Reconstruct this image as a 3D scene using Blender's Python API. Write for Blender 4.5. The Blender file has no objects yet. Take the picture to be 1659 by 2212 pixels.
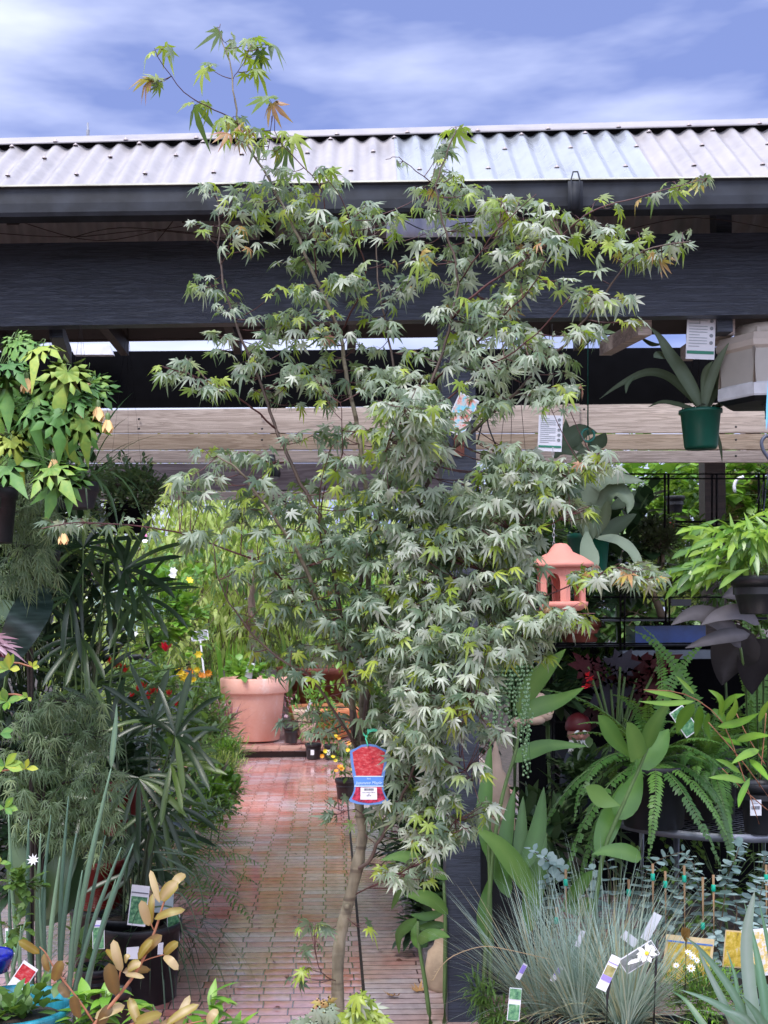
import bpy, math, random
from math import sin, cos, pi, radians, sqrt, atan2
from mathutils import Vector as V, Matrix, noise
sc = bpy.context.scene
# ---------------------------------------------------------------- camera
# P(x, y, Y): a point of the place seen at (x, y) of a 1659 x 2212 view and standing Y metres away
F, CX, CY, H, ROLL = 2600.0, 716.0, 1321.0, 1.5, radians(0.6)
cam_d = bpy.data.cameras.new('camera'); cam = bpy.data.objects.new('camera', cam_d)
sc.collection.objects.link(cam); sc.camera = cam
cam.matrix_world = Matrix.Translation((0, 0, H)) @ Matrix.Rotation(pi/2, 4, 'X') @ Matrix.Rotation(-ROLL, 4, 'Z')
cam_d.sensor_fit = 'VERTICAL'; cam_d.sensor_height = 24; cam_d.sensor_width = 18
cam_d.lens = 24*F/2212
cam_d.shift_x = (829.5-CX)/2212; cam_d.shift_y = (CY-1106)/2212
cam_d.clip_end = 500; cam_d.clip_start = 0.05
cam_d.dof.use_dof = True; cam_d.dof.focus_distance = 3.6; cam_d.dof.aperture_fstop = 9
# ---------------------------------------------------------------- world
SUN_EL, SUN_AZ = radians(58), radians(-150)      # high, behind the camera, a little left
w = bpy.data.worlds.new('World'); sc.world = w; w.use_nodes = True
nt = w.node_tree; N, L = nt.nodes, nt.links
bg = N['Background']; bg.inputs[1].default_value = 0.1
sky = N.new('ShaderNodeTexSky'); sky.sky_type = 'NISHITA'; sky.sun_disc = False
sky.sun_elevation = SUN_EL; sky.sun_rotation = SUN_AZ; sky.ozone_density = 3.0
tc = N.new('ShaderNodeTexCoord')
mp = N.new('ShaderNodeMapping'); mp.inputs['Scale'].default_value = (1.6, 1.0, 6.0); mp.inputs['Rotation'].default_value = (0, radians(18), 0)
mp.inputs['Location'].default_value = (0.35, 0.0, 0.2)
L.new(tc.outputs['Generated'], mp.inputs[0])
n1 = N.new('ShaderNodeTexNoise'); n1.inputs['Scale'].default_value = 2.3; n1.inputs['Detail'].default_value = 5; n1.inputs['Roughness'].default_value = .5
L.new(mp.outputs[0], n1.inputs['Vector'])
sepx = N.new('ShaderNodeSeparateXYZ'); L.new(tc.outputs['Generated'], sepx.inputs[0])
mr = N.new('ShaderNodeMapRange'); mr.inputs[1].default_value = -.05; mr.inputs[2].default_value = -.33; mr.inputs[3].default_value = 0; mr.inputs[4].default_value = .15
L.new(sepx.outputs[0], mr.inputs[0])
hz = N.new('ShaderNodeMapRange'); hz.inputs[1].default_value = .47; hz.inputs[2].default_value = .34; hz.inputs[3].default_value = 0; hz.inputs[4].default_value = .2
L.new(sepx.outputs[2], hz.inputs[0])
ad = N.new('ShaderNodeMath'); ad.operation = 'ADD'; L.new(n1.outputs['Fac'], ad.inputs[0]); L.new(mr.outputs[0], ad.inputs[1])
ad2 = N.new('ShaderNodeMath'); ad2.operation = 'ADD'; L.new(ad.outputs[0], ad2.inputs[0]); L.new(hz.outputs[0], ad2.inputs[1])
rp = N.new('ShaderNodeValToRGB'); rp.color_ramp.elements[0].position = .57; rp.color_ramp.elements[0].color = (.0, .0, .0, 1)
rp.color_ramp.elements[1].position = 1.0; rp.color_ramp.elements[1].color = (1, 1, 1, 1)
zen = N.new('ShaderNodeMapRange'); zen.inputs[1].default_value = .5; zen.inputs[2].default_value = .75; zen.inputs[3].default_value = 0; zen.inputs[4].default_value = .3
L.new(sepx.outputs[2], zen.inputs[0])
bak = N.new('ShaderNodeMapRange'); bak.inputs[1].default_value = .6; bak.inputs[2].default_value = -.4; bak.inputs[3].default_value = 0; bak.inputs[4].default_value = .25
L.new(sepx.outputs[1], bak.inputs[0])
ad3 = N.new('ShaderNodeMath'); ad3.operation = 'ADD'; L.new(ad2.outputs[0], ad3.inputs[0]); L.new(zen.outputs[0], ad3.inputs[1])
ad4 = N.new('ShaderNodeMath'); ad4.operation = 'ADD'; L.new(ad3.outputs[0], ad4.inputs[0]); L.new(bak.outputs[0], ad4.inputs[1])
L.new(ad4.outputs[0], rp.inputs[0])
tint = N.new('ShaderNodeMix'); tint.data_type = 'RGBA'; tint.blend_type = 'MULTIPLY'; tint.inputs[0].default_value = 1
L.new(sky.outputs[0], tint.inputs[6]); tint.inputs[7].default_value = (.42, .42, .70, 1)
blu = N.new('ShaderNodeMix'); blu.data_type = 'RGBA'; blu.inputs[0].default_value = .6
L.new(tint.outputs[2], blu.inputs[6]); blu.inputs[7].default_value = (1.5, 1.9, 3.6, 1)
mx = N.new('ShaderNodeMix'); mx.data_type = 'RGBA'
L.new(rp.outputs[0], mx.inputs[0]); L.new(blu.outputs[2], mx.inputs[6]); mx.inputs[7].default_value = (5.2, 5.5, 6.9, 1)
lum = N.new('ShaderNodeMath'); lum.operation = 'ADD'; L.new(zen.outputs[0], lum.inputs[0]); L.new(bak.outputs[0], lum.inputs[1])   # unseen sky overhead and behind the camera, brightened to add fill light
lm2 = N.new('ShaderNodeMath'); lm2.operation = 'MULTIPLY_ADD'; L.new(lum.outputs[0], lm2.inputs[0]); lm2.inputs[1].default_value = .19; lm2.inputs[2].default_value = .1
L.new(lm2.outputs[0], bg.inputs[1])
L.new(mx.outputs[2], bg.inputs[0])
# ---------------------------------------------------------------- sun, exposure
sd = bpy.data.lights.new('sun', 'SUN'); sd.energy = 1.3; sd.angle = radians(20); sd.color = (1, .96, .9)
sun = bpy.data.objects.new('sun', sd); sc.collection.objects.link(sun)
sdir = V((sin(SUN_AZ)*cos(SUN_EL), cos(SUN_AZ)*cos(SUN_EL), sin(SUN_EL)))
sun.rotation_euler = sdir.to_track_quat('Z', 'Y').to_euler()
sun.location = (0, 0, 12)
sc.view_settings.view_transform = 'Standard'; sc.view_settings.look = 'None'
sc.view_settings.exposure = 1.3; sc.view_settings.gamma = 1
sc.render.film_transparent = False
sc.cycles.max_bounces = 8; sc.cycles.transmission_bounces = 4; sc.cycles.diffuse_bounces = 5; sc.cycles.transparent_max_bounces = 4
# ---------------------------------------------------------------- helpers
_c, _s = cos(ROLL), sin(ROLL)
def P(x, y, Y, dz=0):
    u = (x-CX)/F; v = -(y-CY)/F
    return V(((u*_c+v*_s)*Y, Y, H+(-u*_s+v*_c)*Y+dz))
def px(n, Y): return n/F*Y                                # n view pixels at Y metres, in metres
R = random.Random(7)
def rr(a, b): return R.uniform(a, b)
class MB:
    def __init__(s): s.v = []; s.f = []; s.c = []; s.m = []
    def add(s, vs, fs, val=0.0, mi=0):
        o = len(s.v); s.v.extend(vs); s.c.extend(val if isinstance(val, list) else [val]*len(vs))
        for f in fs: s.f.append([i+o for i in f]); s.m.append(mi)
def link(o): sc.collection.objects.link(o); return o
def obj(name, b, mats, parent=None, smooth=True, loc=None):
    me = bpy.data.meshes.new(name)
    off = V(parent.matrix_world.translation) if parent else (V(loc) if loc else V((0, 0, 0)))
    if parent is not None and parent.parent is not None: off = V(parent['_w'])
    if parent is not None and parent.get('_w') is not None: off = V(parent['_w'])
    me.from_pydata([(p[0]-off.x, p[1]-off.y, p[2]-off.z) for p in b.v], [], b.f)
    if not isinstance(mats, (list, tuple)): mats = [mats]
    for m in mats: me.materials.append(m)
    if len(mats) > 1: me.polygons.foreach_set('material_index', b.m)
    if smooth: me.polygons.foreach_set('use_smooth', [True]*len(b.f))
    at = me.attributes.new('v', 'FLOAT', 'POINT'); at.data.foreach_set('value', b.c)
    me.update()
    o = link(bpy.data.objects.new(name, me))
    if parent is not None: o.parent = parent
    elif loc is not None: o.location = loc
    o['_w'] = tuple(off)
    return o
def tag(o, label, cat, group=None):
    o['label'] = label; o['category'] = cat
    if group: o['group'] = group
    return o
def thing(name, label, cat, loc, group=None):
    o = link(bpy.data.objects.new(name, None)); o.location = loc; o.empty_display_size = .05; o['_w'] = tuple(V(loc))
    return tag(o, label, cat, group)
def struct(name, b, m, smooth=False):
    o = obj(name, b, m, smooth=smooth); o['kind'] = 'structure'; return o
def nrm(v):
    l = v.length
    return v/l if l > 1e-9 else V((0, 0, 1))
def rdir(): 
    return nrm(V((R.gauss(0, 1), R.gauss(0, 1), R.gauss(0, 1))))
def frame(d):
    d = nrm(d); a = V((0, 0, 1)) if abs(d.z) < .95 else V((1, 0, 0))
    s = nrm(d.cross(a)); return s, nrm(s.cross(d))
def tube(b, pts, r, n=6, val=0., mi=0, cap=True):
    k = len(pts); rs = r if isinstance(r, (list, tuple)) else [r]*k
    vs = []; fs = []; s = None
    for i, p in enumerate(pts):
        d = nrm((pts[min(i+1, k-1)]-pts[max(i-1, 0)]))
        if s is None: s, t = frame(d)
        else:
            s = nrm(s-d*s.dot(d)); t = d.cross(s)
        for j in range(n):
            a = 2*pi*j/n; vs.append(p+(s*cos(a)+t*sin(a))*rs[i])
    for i in range(k-1):
        for j in range(n):
            a = i*n+j; c = i*n+(j+1) % n; fs.append([a, c, c+n, a+n])
    if cap: fs.append(list(range(n))[::-1]); fs.append([(k-1)*n+j for j in range(n)])
    b.add(vs, fs, val, mi)
def smooth_path(pts, k=3):
    out = []
    n = len(pts)
    for i in range(n-1):
        p0, p1, p2, p3 = pts[max(i-1, 0)], pts[i], pts[i+1], pts[min(i+2, n-1)]
        for j in range(k):
            t = j/k
            out.append(.5*((2*p1)+(p2-p0)*t+(2*p0-5*p1+4*p2-p3)*t*t+(3*p1-p0-3*p2+p3)*t**3))
    out.append(pts[-1]); return out
def lathe(b, prof, c, n=24, val=0., mi=0, sq=0, rot=0, sx=1, sy=1):
    vs = []; fs = []; k = len(prof)
    for (r, z) in prof:
        for j in range(n):
            a = 2*pi*j/n+rot; vs.append(V((c[0]+r*cos(a)*sx, c[1]+r*sin(a)*sy, c[2]+z)))
    for i in range(k-1):
        for j in range(n):
            a = i*n+j; d = i*n+(j+1) % n; fs.append([a, d, d+n, a+n])
    b.add(vs, fs, val, mi)
def box(b, lo, hi, val=0., mi=0, M=None):
    x0, y0, z0 = lo; x1, y1, z1 = hi
    vs = [V(p) for p in ((x0, y0, z0), (x1, y0, z0), (x1, y1, z0), (x0, y1, z0), (x0, y0, z1), (x1, y0, z1), (x1, y1, z1), (x0, y1, z1))]
    if M is not None: vs = [M @ p for p in vs]
    b.add(vs, [[0, 3, 2, 1], [4, 5, 6, 7], [0, 1, 5, 4], [1, 2, 6, 5], [2, 3, 7, 6], [3, 0, 4, 7]], val, mi)
def slab(b, q, back, val=0., mi=0):
    """front quad q (four points, counter-clockwise from below left) pushed back by a vector: a board"""
    q = [V(p) for p in q]; r = [p+V(back) for p in q]
    b.add(q+r, [[0, 1, 2, 3], [7, 6, 5, 4], [0, 4, 5, 1], [1, 5, 6, 2], [2, 6, 7, 3], [3, 7, 4, 0]], val, mi)
PROF = {'lance': lambda t: sin(pi*min(1, t)**.75), 'strap': lambda t: min(1, t*5+.4)*(1-t**4), 'grass': lambda t: (1-t**1.6),
        'ellip': lambda t: sqrt(max(0, 4*t*(1-t))), 'ovate': lambda t: sin(pi*t**.6), 'obov': lambda t: sin(pi*t**1.25), 'fish': lambda t: min(1, .25+t*3)*(1 if t < .8 else (1-((t-.8)/.2)**2)**.5)}
PT = {}
def blade(b, o, d, Ln, W, droop=0., n=4, prof='lance', val=0., up=None, fold=0., mi=0, side=None, wave=0., twist=0.):
    """a leaf blade that bends under its own weight; with fold it has a sunken midrib"""
    d = nrm(d)
    s = side if side is not None else d.cross(up if up is not None else V((0, 0, 1)))
    if s.length < .15: s = V((cos(val*50+Ln*99), sin(val*50+Ln*99), 0))
    s = nrm(s); pr = PROF[prof]; p = V(o); vs = []; fs = []; st = Ln/n; k = 3 if fold else 2
    for i in range(n+1):
        t = i/n; w = W*.5*max(pr(t), 0.02)
        sn = s if not twist else (Matrix.Rotation(twist*t, 3, d) @ s)
        u = sn.cross(d)
        ow = u*(wave*W*sin(t*9+val*20)) if wave else V((0, 0, 0))
        if fold: vs += [p-sn*w+u*w*fold+ow, p.copy(), p+sn*w+u*w*fold-ow]
        else: vs += [p-sn*w+ow, p+sn*w-ow]
        if i < n:
            a = i*k
            if fold: fs += [[a, a+1, a+4, a+3], [a+1, a+2, a+5, a+4]]
            else: fs.append([a, a+1, a+3, a+2])
        d = nrm(d+V((0, 0, -1))*droop/n); s = nrm(s-d*s.dot(d)) if abs(s.dot(d)) < .99 else s
        p = p+d*st
    b.add(vs, fs, [val, min(1, val+.14), val]*(n+1) if fold else val, mi)
    return p
LOBES = [(-118, .42), (-75, .72), (-37, .92), (0, 1.0), (37, .92), (75, .72), (118, .42)]
def palm_leaf(b, o, d, up, size, droop, val, lobes=LOBES, sinus=.34, wid=.13, curl=0., mi=0):
    """a lobed leaf (maple and the like): every lobe two folded halves, all drooping from the stalk"""
    d = nrm(d); s = d.cross(up)
    if s.length < .1: s = V((1, 0, 0))
    s = nrm(s); u = nrm(s.cross(d)); o = V(o); vs = [o]; fs = []
    def q(r, a, h=0.):
        x = r*cos(a); y = r*sin(a)
        return o+(d*x+s*y+u*(h-droop*r*r*(1+.35*sin(a*3+val*9))))*size
    for i, (ad, l) in enumerate(lobes):
        a = radians(ad); l *= 1+.12*sin(val*37+i*2.1)
        an = radians(lobes[i+1][0]) if i < len(lobes)-1 else a+radians(35)
        ap = radians(lobes[i-1][0]) if i else a-radians(35)
        k = len(vs)
        vs += [q(sinus*.9, (a+ap)/2), q(l*.55, a-wid/.55/l*1., -.02), q(l, a+curl*.2), q(l*.55, a+wid/.55/l, -.02), q(sinus*.9, (a+an)/2), q(l*.5, a, .035)]
        fs += [[0, k, k+1, k+5], [k+1, k+2, k+5], [k+5, k+2, k+3], [0, k+5, k+3, k+4]]
    b.add(vs, fs, val, mi)
# ---------------------------------------------------------------- materials
def mk(name):
    m = bpy.data.materials.new(name); m.use_nodes = True; return m, m.node_tree, m.node_tree.nodes['Principled BSDF']
def node(nt, t, **k):
    n = nt.nodes.new(t)
    for a, v in k.items(): setattr(n, a, v)
    return n
def tex(nt, scale=10, detail=4, stretch=None, rough=.55, kind='Noise', coord='Object'):
    t = node(nt, 'ShaderNodeTexCoord'); n = node(nt, 'ShaderNodeTex'+kind)
    n.inputs['Scale'].default_value = scale
    if kind == 'Noise': n.inputs['Detail'].default_value = detail; n.inputs['Roughness'].default_value = rough
    if stretch:
        m = node(nt, 'ShaderNodeMapping'); m.inputs['Scale'].default_value = stretch
        nt.links.new(t.outputs[coord], m.inputs[0]); nt.links.new(m.outputs[0], n.inputs['Vector'])
    else: nt.links.new(t.outputs[coord], n.inputs['Vector'])
    return n.outputs[0]
def ramp(nt, fac, stops):
    r = node(nt, 'ShaderNodeValToRGB'); e = r.color_ramp.elements
    while len(e) < len(stops): e.new(.5)
    for i, (p, c) in enumerate(stops): e[i].position = p; e[i].color = (*c, 1) if len(c) == 3 else c
    nt.links.new(fac, r.inputs[0]); return r.outputs[0]
def bump(nt, bs, h, strength=.3, dist=.01):
    b = node(nt, 'ShaderNodeBump'); b.inputs['Strength'].default_value = strength; b.inputs['Distance'].default_value = dist
    nt.links.new(h, b.inputs['Height']); nt.links.new(b.outputs[0], bs.inputs['Normal'])
def g3(v): return (v, v, v)
def solid(name, c, rough=.5, metal=0., var=.18, scale=14, bmp=.0, spec=.5, stretch=None, trans=0.):
    m, nt, bs = mk(name)
    f = tex(nt, scale, 5, stretch)
    nt.links.new(ramp(nt, f, [(.3, tuple(x*(1-var) for x in c)), (.7, tuple(min(1, x*(1+var)) for x in c))]), bs.inputs['Base Color'])
    bs.inputs['Roughness'].default_value = rough; bs.inputs['Metallic'].default_value = metal; bs.inputs['Specular IOR Level'].default_value = spec
    if bmp: bump(nt, bs, f, bmp, .01)
    if trans: bs.inputs['Transmission Weight'].default_value = trans
    return m
def leafm(name, stops, rough=.42, trans=.3, tcol=None, spec=.5, nz=.12, ns=35):
    """foliage: the colour of a leaf follows its own value v (kinds and ages of leaf); light comes through it"""
    m, nt, bs = mk(name); L = nt.links
    a = node(nt, 'ShaderNodeAttribute'); a.attribute_name = 'v'
    f = tex(nt, ns, 3)
    mm = node(nt, 'ShaderNodeMath', operation='MULTIPLY_ADD'); L.new(f, mm.inputs[0]); mm.inputs[1].default_value = nz
    sb = node(nt, 'ShaderNodeMath', operation='SUBTRACT'); L.new(a.outputs['Fac'], sb.inputs[0]); sb.inputs[1].default_value = nz/2
    L.new(sb.outputs[0], mm.inputs[2])
    c = ramp(nt, mm.outputs[0], stops)
    L.new(c, bs.inputs['Base Color']); bs.inputs['Roughness'].default_value = rough; bs.inputs['Specular IOR Level'].default_value = spec
    tr = node(nt, 'ShaderNodeBsdfTranslucent'); hs = node(nt, 'ShaderNodeMix', data_type='RGBA', blend_type='MIX'); hs.inputs[0].default_value = .55
    L.new(c, hs.inputs[6]); hs.inputs[7].default_value = (*(tcol or (.28, .42, .03)), 1); L.new(hs.outputs[2], tr.inputs[0])
    ms = node(nt, 'ShaderNodeMixShader'); ms.inputs[0].default_value = trans
    L.new(bs.outputs[0], ms.inputs[1]); L.new(tr.outputs[0], ms.inputs[2]); L.new(ms.outputs[0], nt.nodes['Material Output'].inputs[0])
    return m
def woodm(name, a, c, rough=.6, scale=3, bmp=.3, knots=True, ax=(1, 12, 12)):
    m, nt, bs = mk(name); L = nt.links
    t = node(nt, 'ShaderNodeTexCoord'); mpg = node(nt, 'ShaderNodeMapping'); mpg.inputs['Scale'].default_value = ax
    L.new(t.outputs['Object'], mpg.inputs[0])
    n = node(nt, 'ShaderNodeTexNoise'); n.inputs['Scale'].default_value = scale; n.inputs['Detail'].default_value = 8; n.inputs['Distortion'].default_value = .8
    L.new(mpg.outputs[0], n.inputs['Vector'])
    wv = node(nt, 'ShaderNodeMath', operation='MULTIPLY'); L.new(n.outputs['Fac'], wv.inputs[0]); wv.inputs[1].default_value = 38
    sn = node(nt, 'ShaderNodeMath', operation='SINE'); L.new(wv.outputs[0], sn.inputs[0])
    mm = node(nt, 'ShaderNodeMath', operation='MULTIPLY_ADD'); L.new(sn.outputs[0], mm.inputs[0]); mm.inputs[1].default_value = .18; L.new(n.outputs['Fac'], mm.inputs[2])
    col = ramp(nt, mm.outputs[0], [(.25, a), (.75, c)])
    if knots:
        mk2 = node(nt, 'ShaderNodeMapping'); mk2.inputs['Scale'].default_value = (1, 1, 2.6); L.new(t.outputs['Object'], mk2.inputs[0])
        vo = node(nt, 'ShaderNodeTexVoronoi'); vo.inputs['Scale'].default_value = 1.9; L.new(mk2.outputs[0], vo.inputs['Vector'])
        kc = ramp(nt, vo.outputs['Distance'], [(.03, (.42, .30, .22)), (.055, (.75, .65, .6)), (.075, (.55, .45, .4)), (.11, (1, 1, 1))])
        bl = tex(nt, .9, 3); bc = ramp(nt, bl, [(.35, (.8, .78, .78)), (.65, (1.08, 1.06, 1.05))])
        for extra in (kc, bc):
            mu = node(nt, 'ShaderNodeMix', data_type='RGBA', blend_type='MULTIPLY'); mu.inputs[0].default_value = 1; L.new(col, mu.inputs[6]); L.new(extra, mu.inputs[7]); col = mu.outputs[2]
    L.new(col, bs.inputs['Base Color'])
    bs.inputs['Roughness'].default_value = rough; bump(nt, bs, mm.outputs[0], bmp, .004)
    return m
# ---------------------------------------------------------------- materials of the setting
NAVY = woodm('painted_timber_dark', (.019, .025, .040), (.046, .058, .088), rough=.42, scale=5, bmp=.45, ax=(1, 9, 22))
DARKW = woodm('stained_timber', (.02, .012, .01), (.05, .03, .024), rough=.6)
PALEW = woodm('weathered_pine', (.46, .38, .34), (.76, .66, .61), rough=.7, scale=2.2, bmp=.25, ax=(1, 7, 26))
PALEW2 = woodm('weathered_pine_honey', (.42, .32, .24), (.66, .54, .43), rough=.7, scale=2.4, bmp=.25, ax=(1, 7, 24))
PURPW = woodm('weathered_hardwood', (.16, .13, .15), (.30, .26, .29), rough=.7, scale=2.2, bmp=.25, ax=(1, 5, 14))
BLACKM = solid('black_plastic', (.012, .013, .017), .42, var=.25, scale=20)
BLACKC = solid('shade_cloth_black', (.004, .004, .005), .95, spec=.05)
def roofm(name, c, rough, metal):
    m, nt, bs = mk(name); L = nt.links
    f = tex(nt, 9, 6, (1, 1, .35)); f2 = tex(nt, 45, 4, (.4, 1, 1))
    mm = node(nt, 'ShaderNodeMath', operation='MULTIPLY_ADD'); L.new(f2, mm.inputs[0]); mm.inputs[1].default_value = .45; L.new(f, mm.inputs[2])
    L.new(ramp(nt, mm.outputs[0], [(.45, tuple(x*.78 for x in c)), (.7, c), (.95, tuple(min(1, x*1.12) for x in c))]), bs.inputs['Base Color'])
    L.new(ramp(nt, f, [(.35, g3(rough*.8)), (.7, g3(min(1, rough*1.35)))]), bs.inputs['Roughness']); bs.inputs['Metallic'].default_value = metal
    return m
ROOF = roofm('painted_iron_sheet', (.31, .29, .295), .42, .0)
GALV = roofm('new_zinc_sheet', (.325, .345, .375), .3, .35)
GUTM = solid('gutter_metal_black', (.016, .019, .026), .6, var=.55, scale=14, spec=.35)
SCREW = solid('screw_metal', (.42, .36, .36), .5, metal=.2)
def yl(x, a, c): return a+(c-a)*x/1659
# ---------------------------------------------------------------- ground and path
def brickm(name, bw, bh, offset, seed, c1, c2, wet=(.03, .24), sq=1.0):
    m, nt, bs = mk(name); L = nt.links
    t = node(nt, 'ShaderNodeTexCoord'); mp_ = node(nt, 'ShaderNodeMapping'); mp_.inputs['Location'].default_value = (seed, .013, 0)
    L.new(t.outputs['Object'], mp_.inputs[0])
    # each course wanders a little
    nz = node(nt, 'ShaderNodeTexNoise'); nz.inputs['Scale'].default_value = 5.5; nz.inputs['Detail'].default_value = 2; L.new(mp_.outputs[0], nz.inputs['Vector'])
    dv = node(nt, 'ShaderNodeVectorMath', operation='MULTIPLY_ADD'); L.new(nz.outputs['Color'], dv.inputs[0]); dv.inputs[1].default_value = (.03, .006, 0); L.new(mp_.outputs[0], dv.inputs[2])
    br = node(nt, 'ShaderNodeTexBrick'); L.new(dv.outputs[0], br.inputs['Vector'])
    br.offset = offset; br.inputs['Scale'].default_value = 1; br.inputs['Brick Width'].default_value = bw; br.inputs['Row Height'].default_value = bh
    br.inputs['Mortar Size'].default_value = .0042; br.inputs['Mortar Smooth'].default_value = .35; br.inputs['Bias'].default_value = 0
    br.inputs['Color1'].default_value = (*c1, 1); br.inputs['Color2'].default_value = (*c2, 1); br.inputs['Mortar'].default_value = (.13, .075, .07, 1)
    f = tex(nt, 26, 6); f2 = tex(nt, 1.7, 5)
    lime = ramp(nt, f2, [(.40, (.95, .62, .55)), (.5, (1, 1, 1)), (.62, (1.02, 1.2, 1.4))])  # lime bloom; its pale blue end also paints wet sky reflection into the brick
    mu = node(nt, 'ShaderNodeMix', data_type='RGBA', blend_type='MULTIPLY'); mu.inputs[0].default_value = .8
    L.new(br.outputs['Color'], mu.inputs[6]); L.new(ramp(nt, f, [(.3, (.74, .72, .72)), (.65, (1.12, 1.1, 1.08))]), mu.inputs[7])
    mu2 = node(nt, 'ShaderNodeMix', data_type='RGBA', blend_type='MULTIPLY'); mu2.inputs[0].default_value = .7
    L.new(mu.outputs[2], mu2.inputs[6]); L.new(lime, mu2.inputs[7])
    L.new(mu2.outputs[2], bs.inputs['Base Color'])
    L.new(ramp(nt, f2, [(.42, g3(wet[0])), (.58, g3(wet[1]*.45)), (.72, g3(wet[1]))]), bs.inputs['Roughness'])
    bs.inputs['Specular IOR Level'].default_value = 1.0
    inv = node(nt, 'ShaderNodeMath', operation='SUBTRACT'); inv.inputs[0].default_value = 1; L.new(br.outputs['Fac'], inv.inputs[1])
    # cushioned brick faces: a soft slope over each course turns the wet gloss towards the sky
    sp = node(nt, 'ShaderNodeSeparateXYZ'); L.new(dv.outputs[0], sp.inputs[0])
    my = node(nt, 'ShaderNodeMath', operation='MULTIPLY'); L.new(sp.outputs[1], my.inputs[0]); my.inputs[1].default_value = pi/bh
    sy = node(nt, 'ShaderNodeMath', operation='SINE'); L.new(my.outputs[0], sy.inputs[0])
    ay = node(nt, 'ShaderNodeMath', operation='ABSOLUTE'); L.new(sy.outputs[0], ay.inputs[0])
    h1 = node(nt, 'ShaderNodeMath', operation='MULTIPLY_ADD'); L.new(ay.outputs[0], h1.inputs[0]); h1.inputs[1].default_value = .45; L.new(inv.outputs[0], h1.inputs[2])
    hh = node(nt, 'ShaderNodeMath', operation='MULTIPLY_ADD'); L.new(f, hh.inputs[0]); hh.inputs[1].default_value = .35; L.new(h1.outputs[0], hh.inputs[2])
    bump(nt, bs, hh.outputs[0], .16, .006)
    return m
BRICK = brickm('wet_brick_path', .118, .083, .12, .03, (.52, .215, .185), (.55, .39, .37))
BRICK2 = brickm('wet_brick_edge', .47, .062, .37, .41, (.52, .33, .30), (.54, .43, .40))
SOIL = solid('soil', (.030, .021, .015), .9, var=.5, scale=30, bmp=.8)
GRAVEL = solid('ground_mulch', (.05, .038, .03), .9, var=.6, scale=18, bmp=.8)
b = MB(); S = 400
b.add([V((-S, -S, 0)), V((S, -S, 0)), V((S, S, 0)), V((-S, S, 0))], [[0, 1, 2, 3]]); struct('ground', b, GRAVEL)
b = MB(); b.add([V((-1.7, -1, .004)), V((.105, -1, .004)), V((.105, 12.39, .004)), V((-1.7, 12.39, .004))], [[0, 1, 2, 3]]); struct('path', b, BRICK)
b = MB(); b.add([V((.117, -1, .008)), V((1.5, -1, .008)), V((1.5, 12.39, .008)), V((.117, 12.39, .008))], [[0, 1, 2, 3]]); struct('path_edge', b, BRICK2)
b = MB(); b.add([V((.1045, -1, .006)), V((.1175, -1, .006)), V((.1175, 12.39, .006)), V((.1045, 12.39, .006))], [[0, 1, 2, 3]]); struct('path_joint', b, SOIL)
# raised brick platform at the far end of the path
b = MB(); box(b, (-1.9, 12.42, 0), (1.5, 15.2, .075)); struct('brick_step', b, BRICK)
b = MB(); box(b, (-1.9, 12.41, .005), (1.5, 12.419, .06)); struct('step_riser', b, solid('shaded_riser', (.05, .03, .025), .8))  # dark colour paints the shadow gap below the overhanging edge bricks
b = MB()
x = -1.9
while x < 1.45:
    w_ = .225; box(b, (x, 12.345, .0765), (x+w_-.008, 12.50, .098), R.random()); x += w_
x = -1.9
while x < 1.45:
    box(b, (x, 12.512, .0765), (x+.225-.008, 12.70, .094), R.random()); x += .225
struct('step_edge_bricks', b, solid('step_brick', (.40, .22, .17), .35, var=.35, scale=9))
# ---------------------------------------------------------------- open shed: roof, beams, posts
shed = thing('timber_shed', 'open-fronted nursery shed with dark timber beam and pale corrugated iron roof', 'shed', (0, 4.4, 0))
X0, X1 = -1500, 3000
def board(ya, yb, Y, th, mat, name='beam', x0=X0, x1=X1, parent=shed, lab=None):
    """a board seen between the heights ya (top: left, right) and yb (bottom) at Y"""
    b = MB()
    q = [P(x0, yl(x0, *yb), Y), P(x1, yl(x1, *yb), Y), P(x1, yl(x1, *ya), Y), P(x0, yl(x0, *ya), Y)]
    slab(b, q, (0, th, 0)); o = obj(name, b, mat, parent, smooth=False)
    if lab: o['label'] = lab
    return o
board((526, 502), (705, 679), 4.3, .06, NAVY, 'front_beam')
# gutter: a profile swept along the eave
gp = [(0, 400), (-.010, 401), (-.014, 404), (-.006, 409), (-.005, 414), (-.008, 440), (-.007, 459), (-.001, 467), (.05, 470), (.055, 404)]
b = MB(); k = len(gp)
for x in (X0, -400, 0, 550, 1100, 1659, 2200, X1):
    for (dy, yy) in gp: b.v.append(P(x, yy+yl(x, 2, -18)+(.8*sin(x)), 3.88)+V((0, dy, 0))); b.c.append(0.)
for i in range(7):
    for j in range(k-1):
        a = i*k+j; b.f.append([a, a+k, a+k+1, a+1]); b.m.append(0)
obj('gutter', b, GUTM, shed, smooth=False)
lipm = solid('roof_edge', (.62, .62, .52), .5)
b = MB()
q = [P(X0, yl(X0, 403, 382.5), 3.862), P(X1, yl(X1, 403, 382.5), 3.862), P(X1, yl(X1, 399.5, 379.5), 3.862), P(X0, yl(X0, 399.5, 379.5), 3.862)]
slab(b, q, (0, .006, 0)); obj('gutter_lip', b, lipm, shed, smooth=False)
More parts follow.
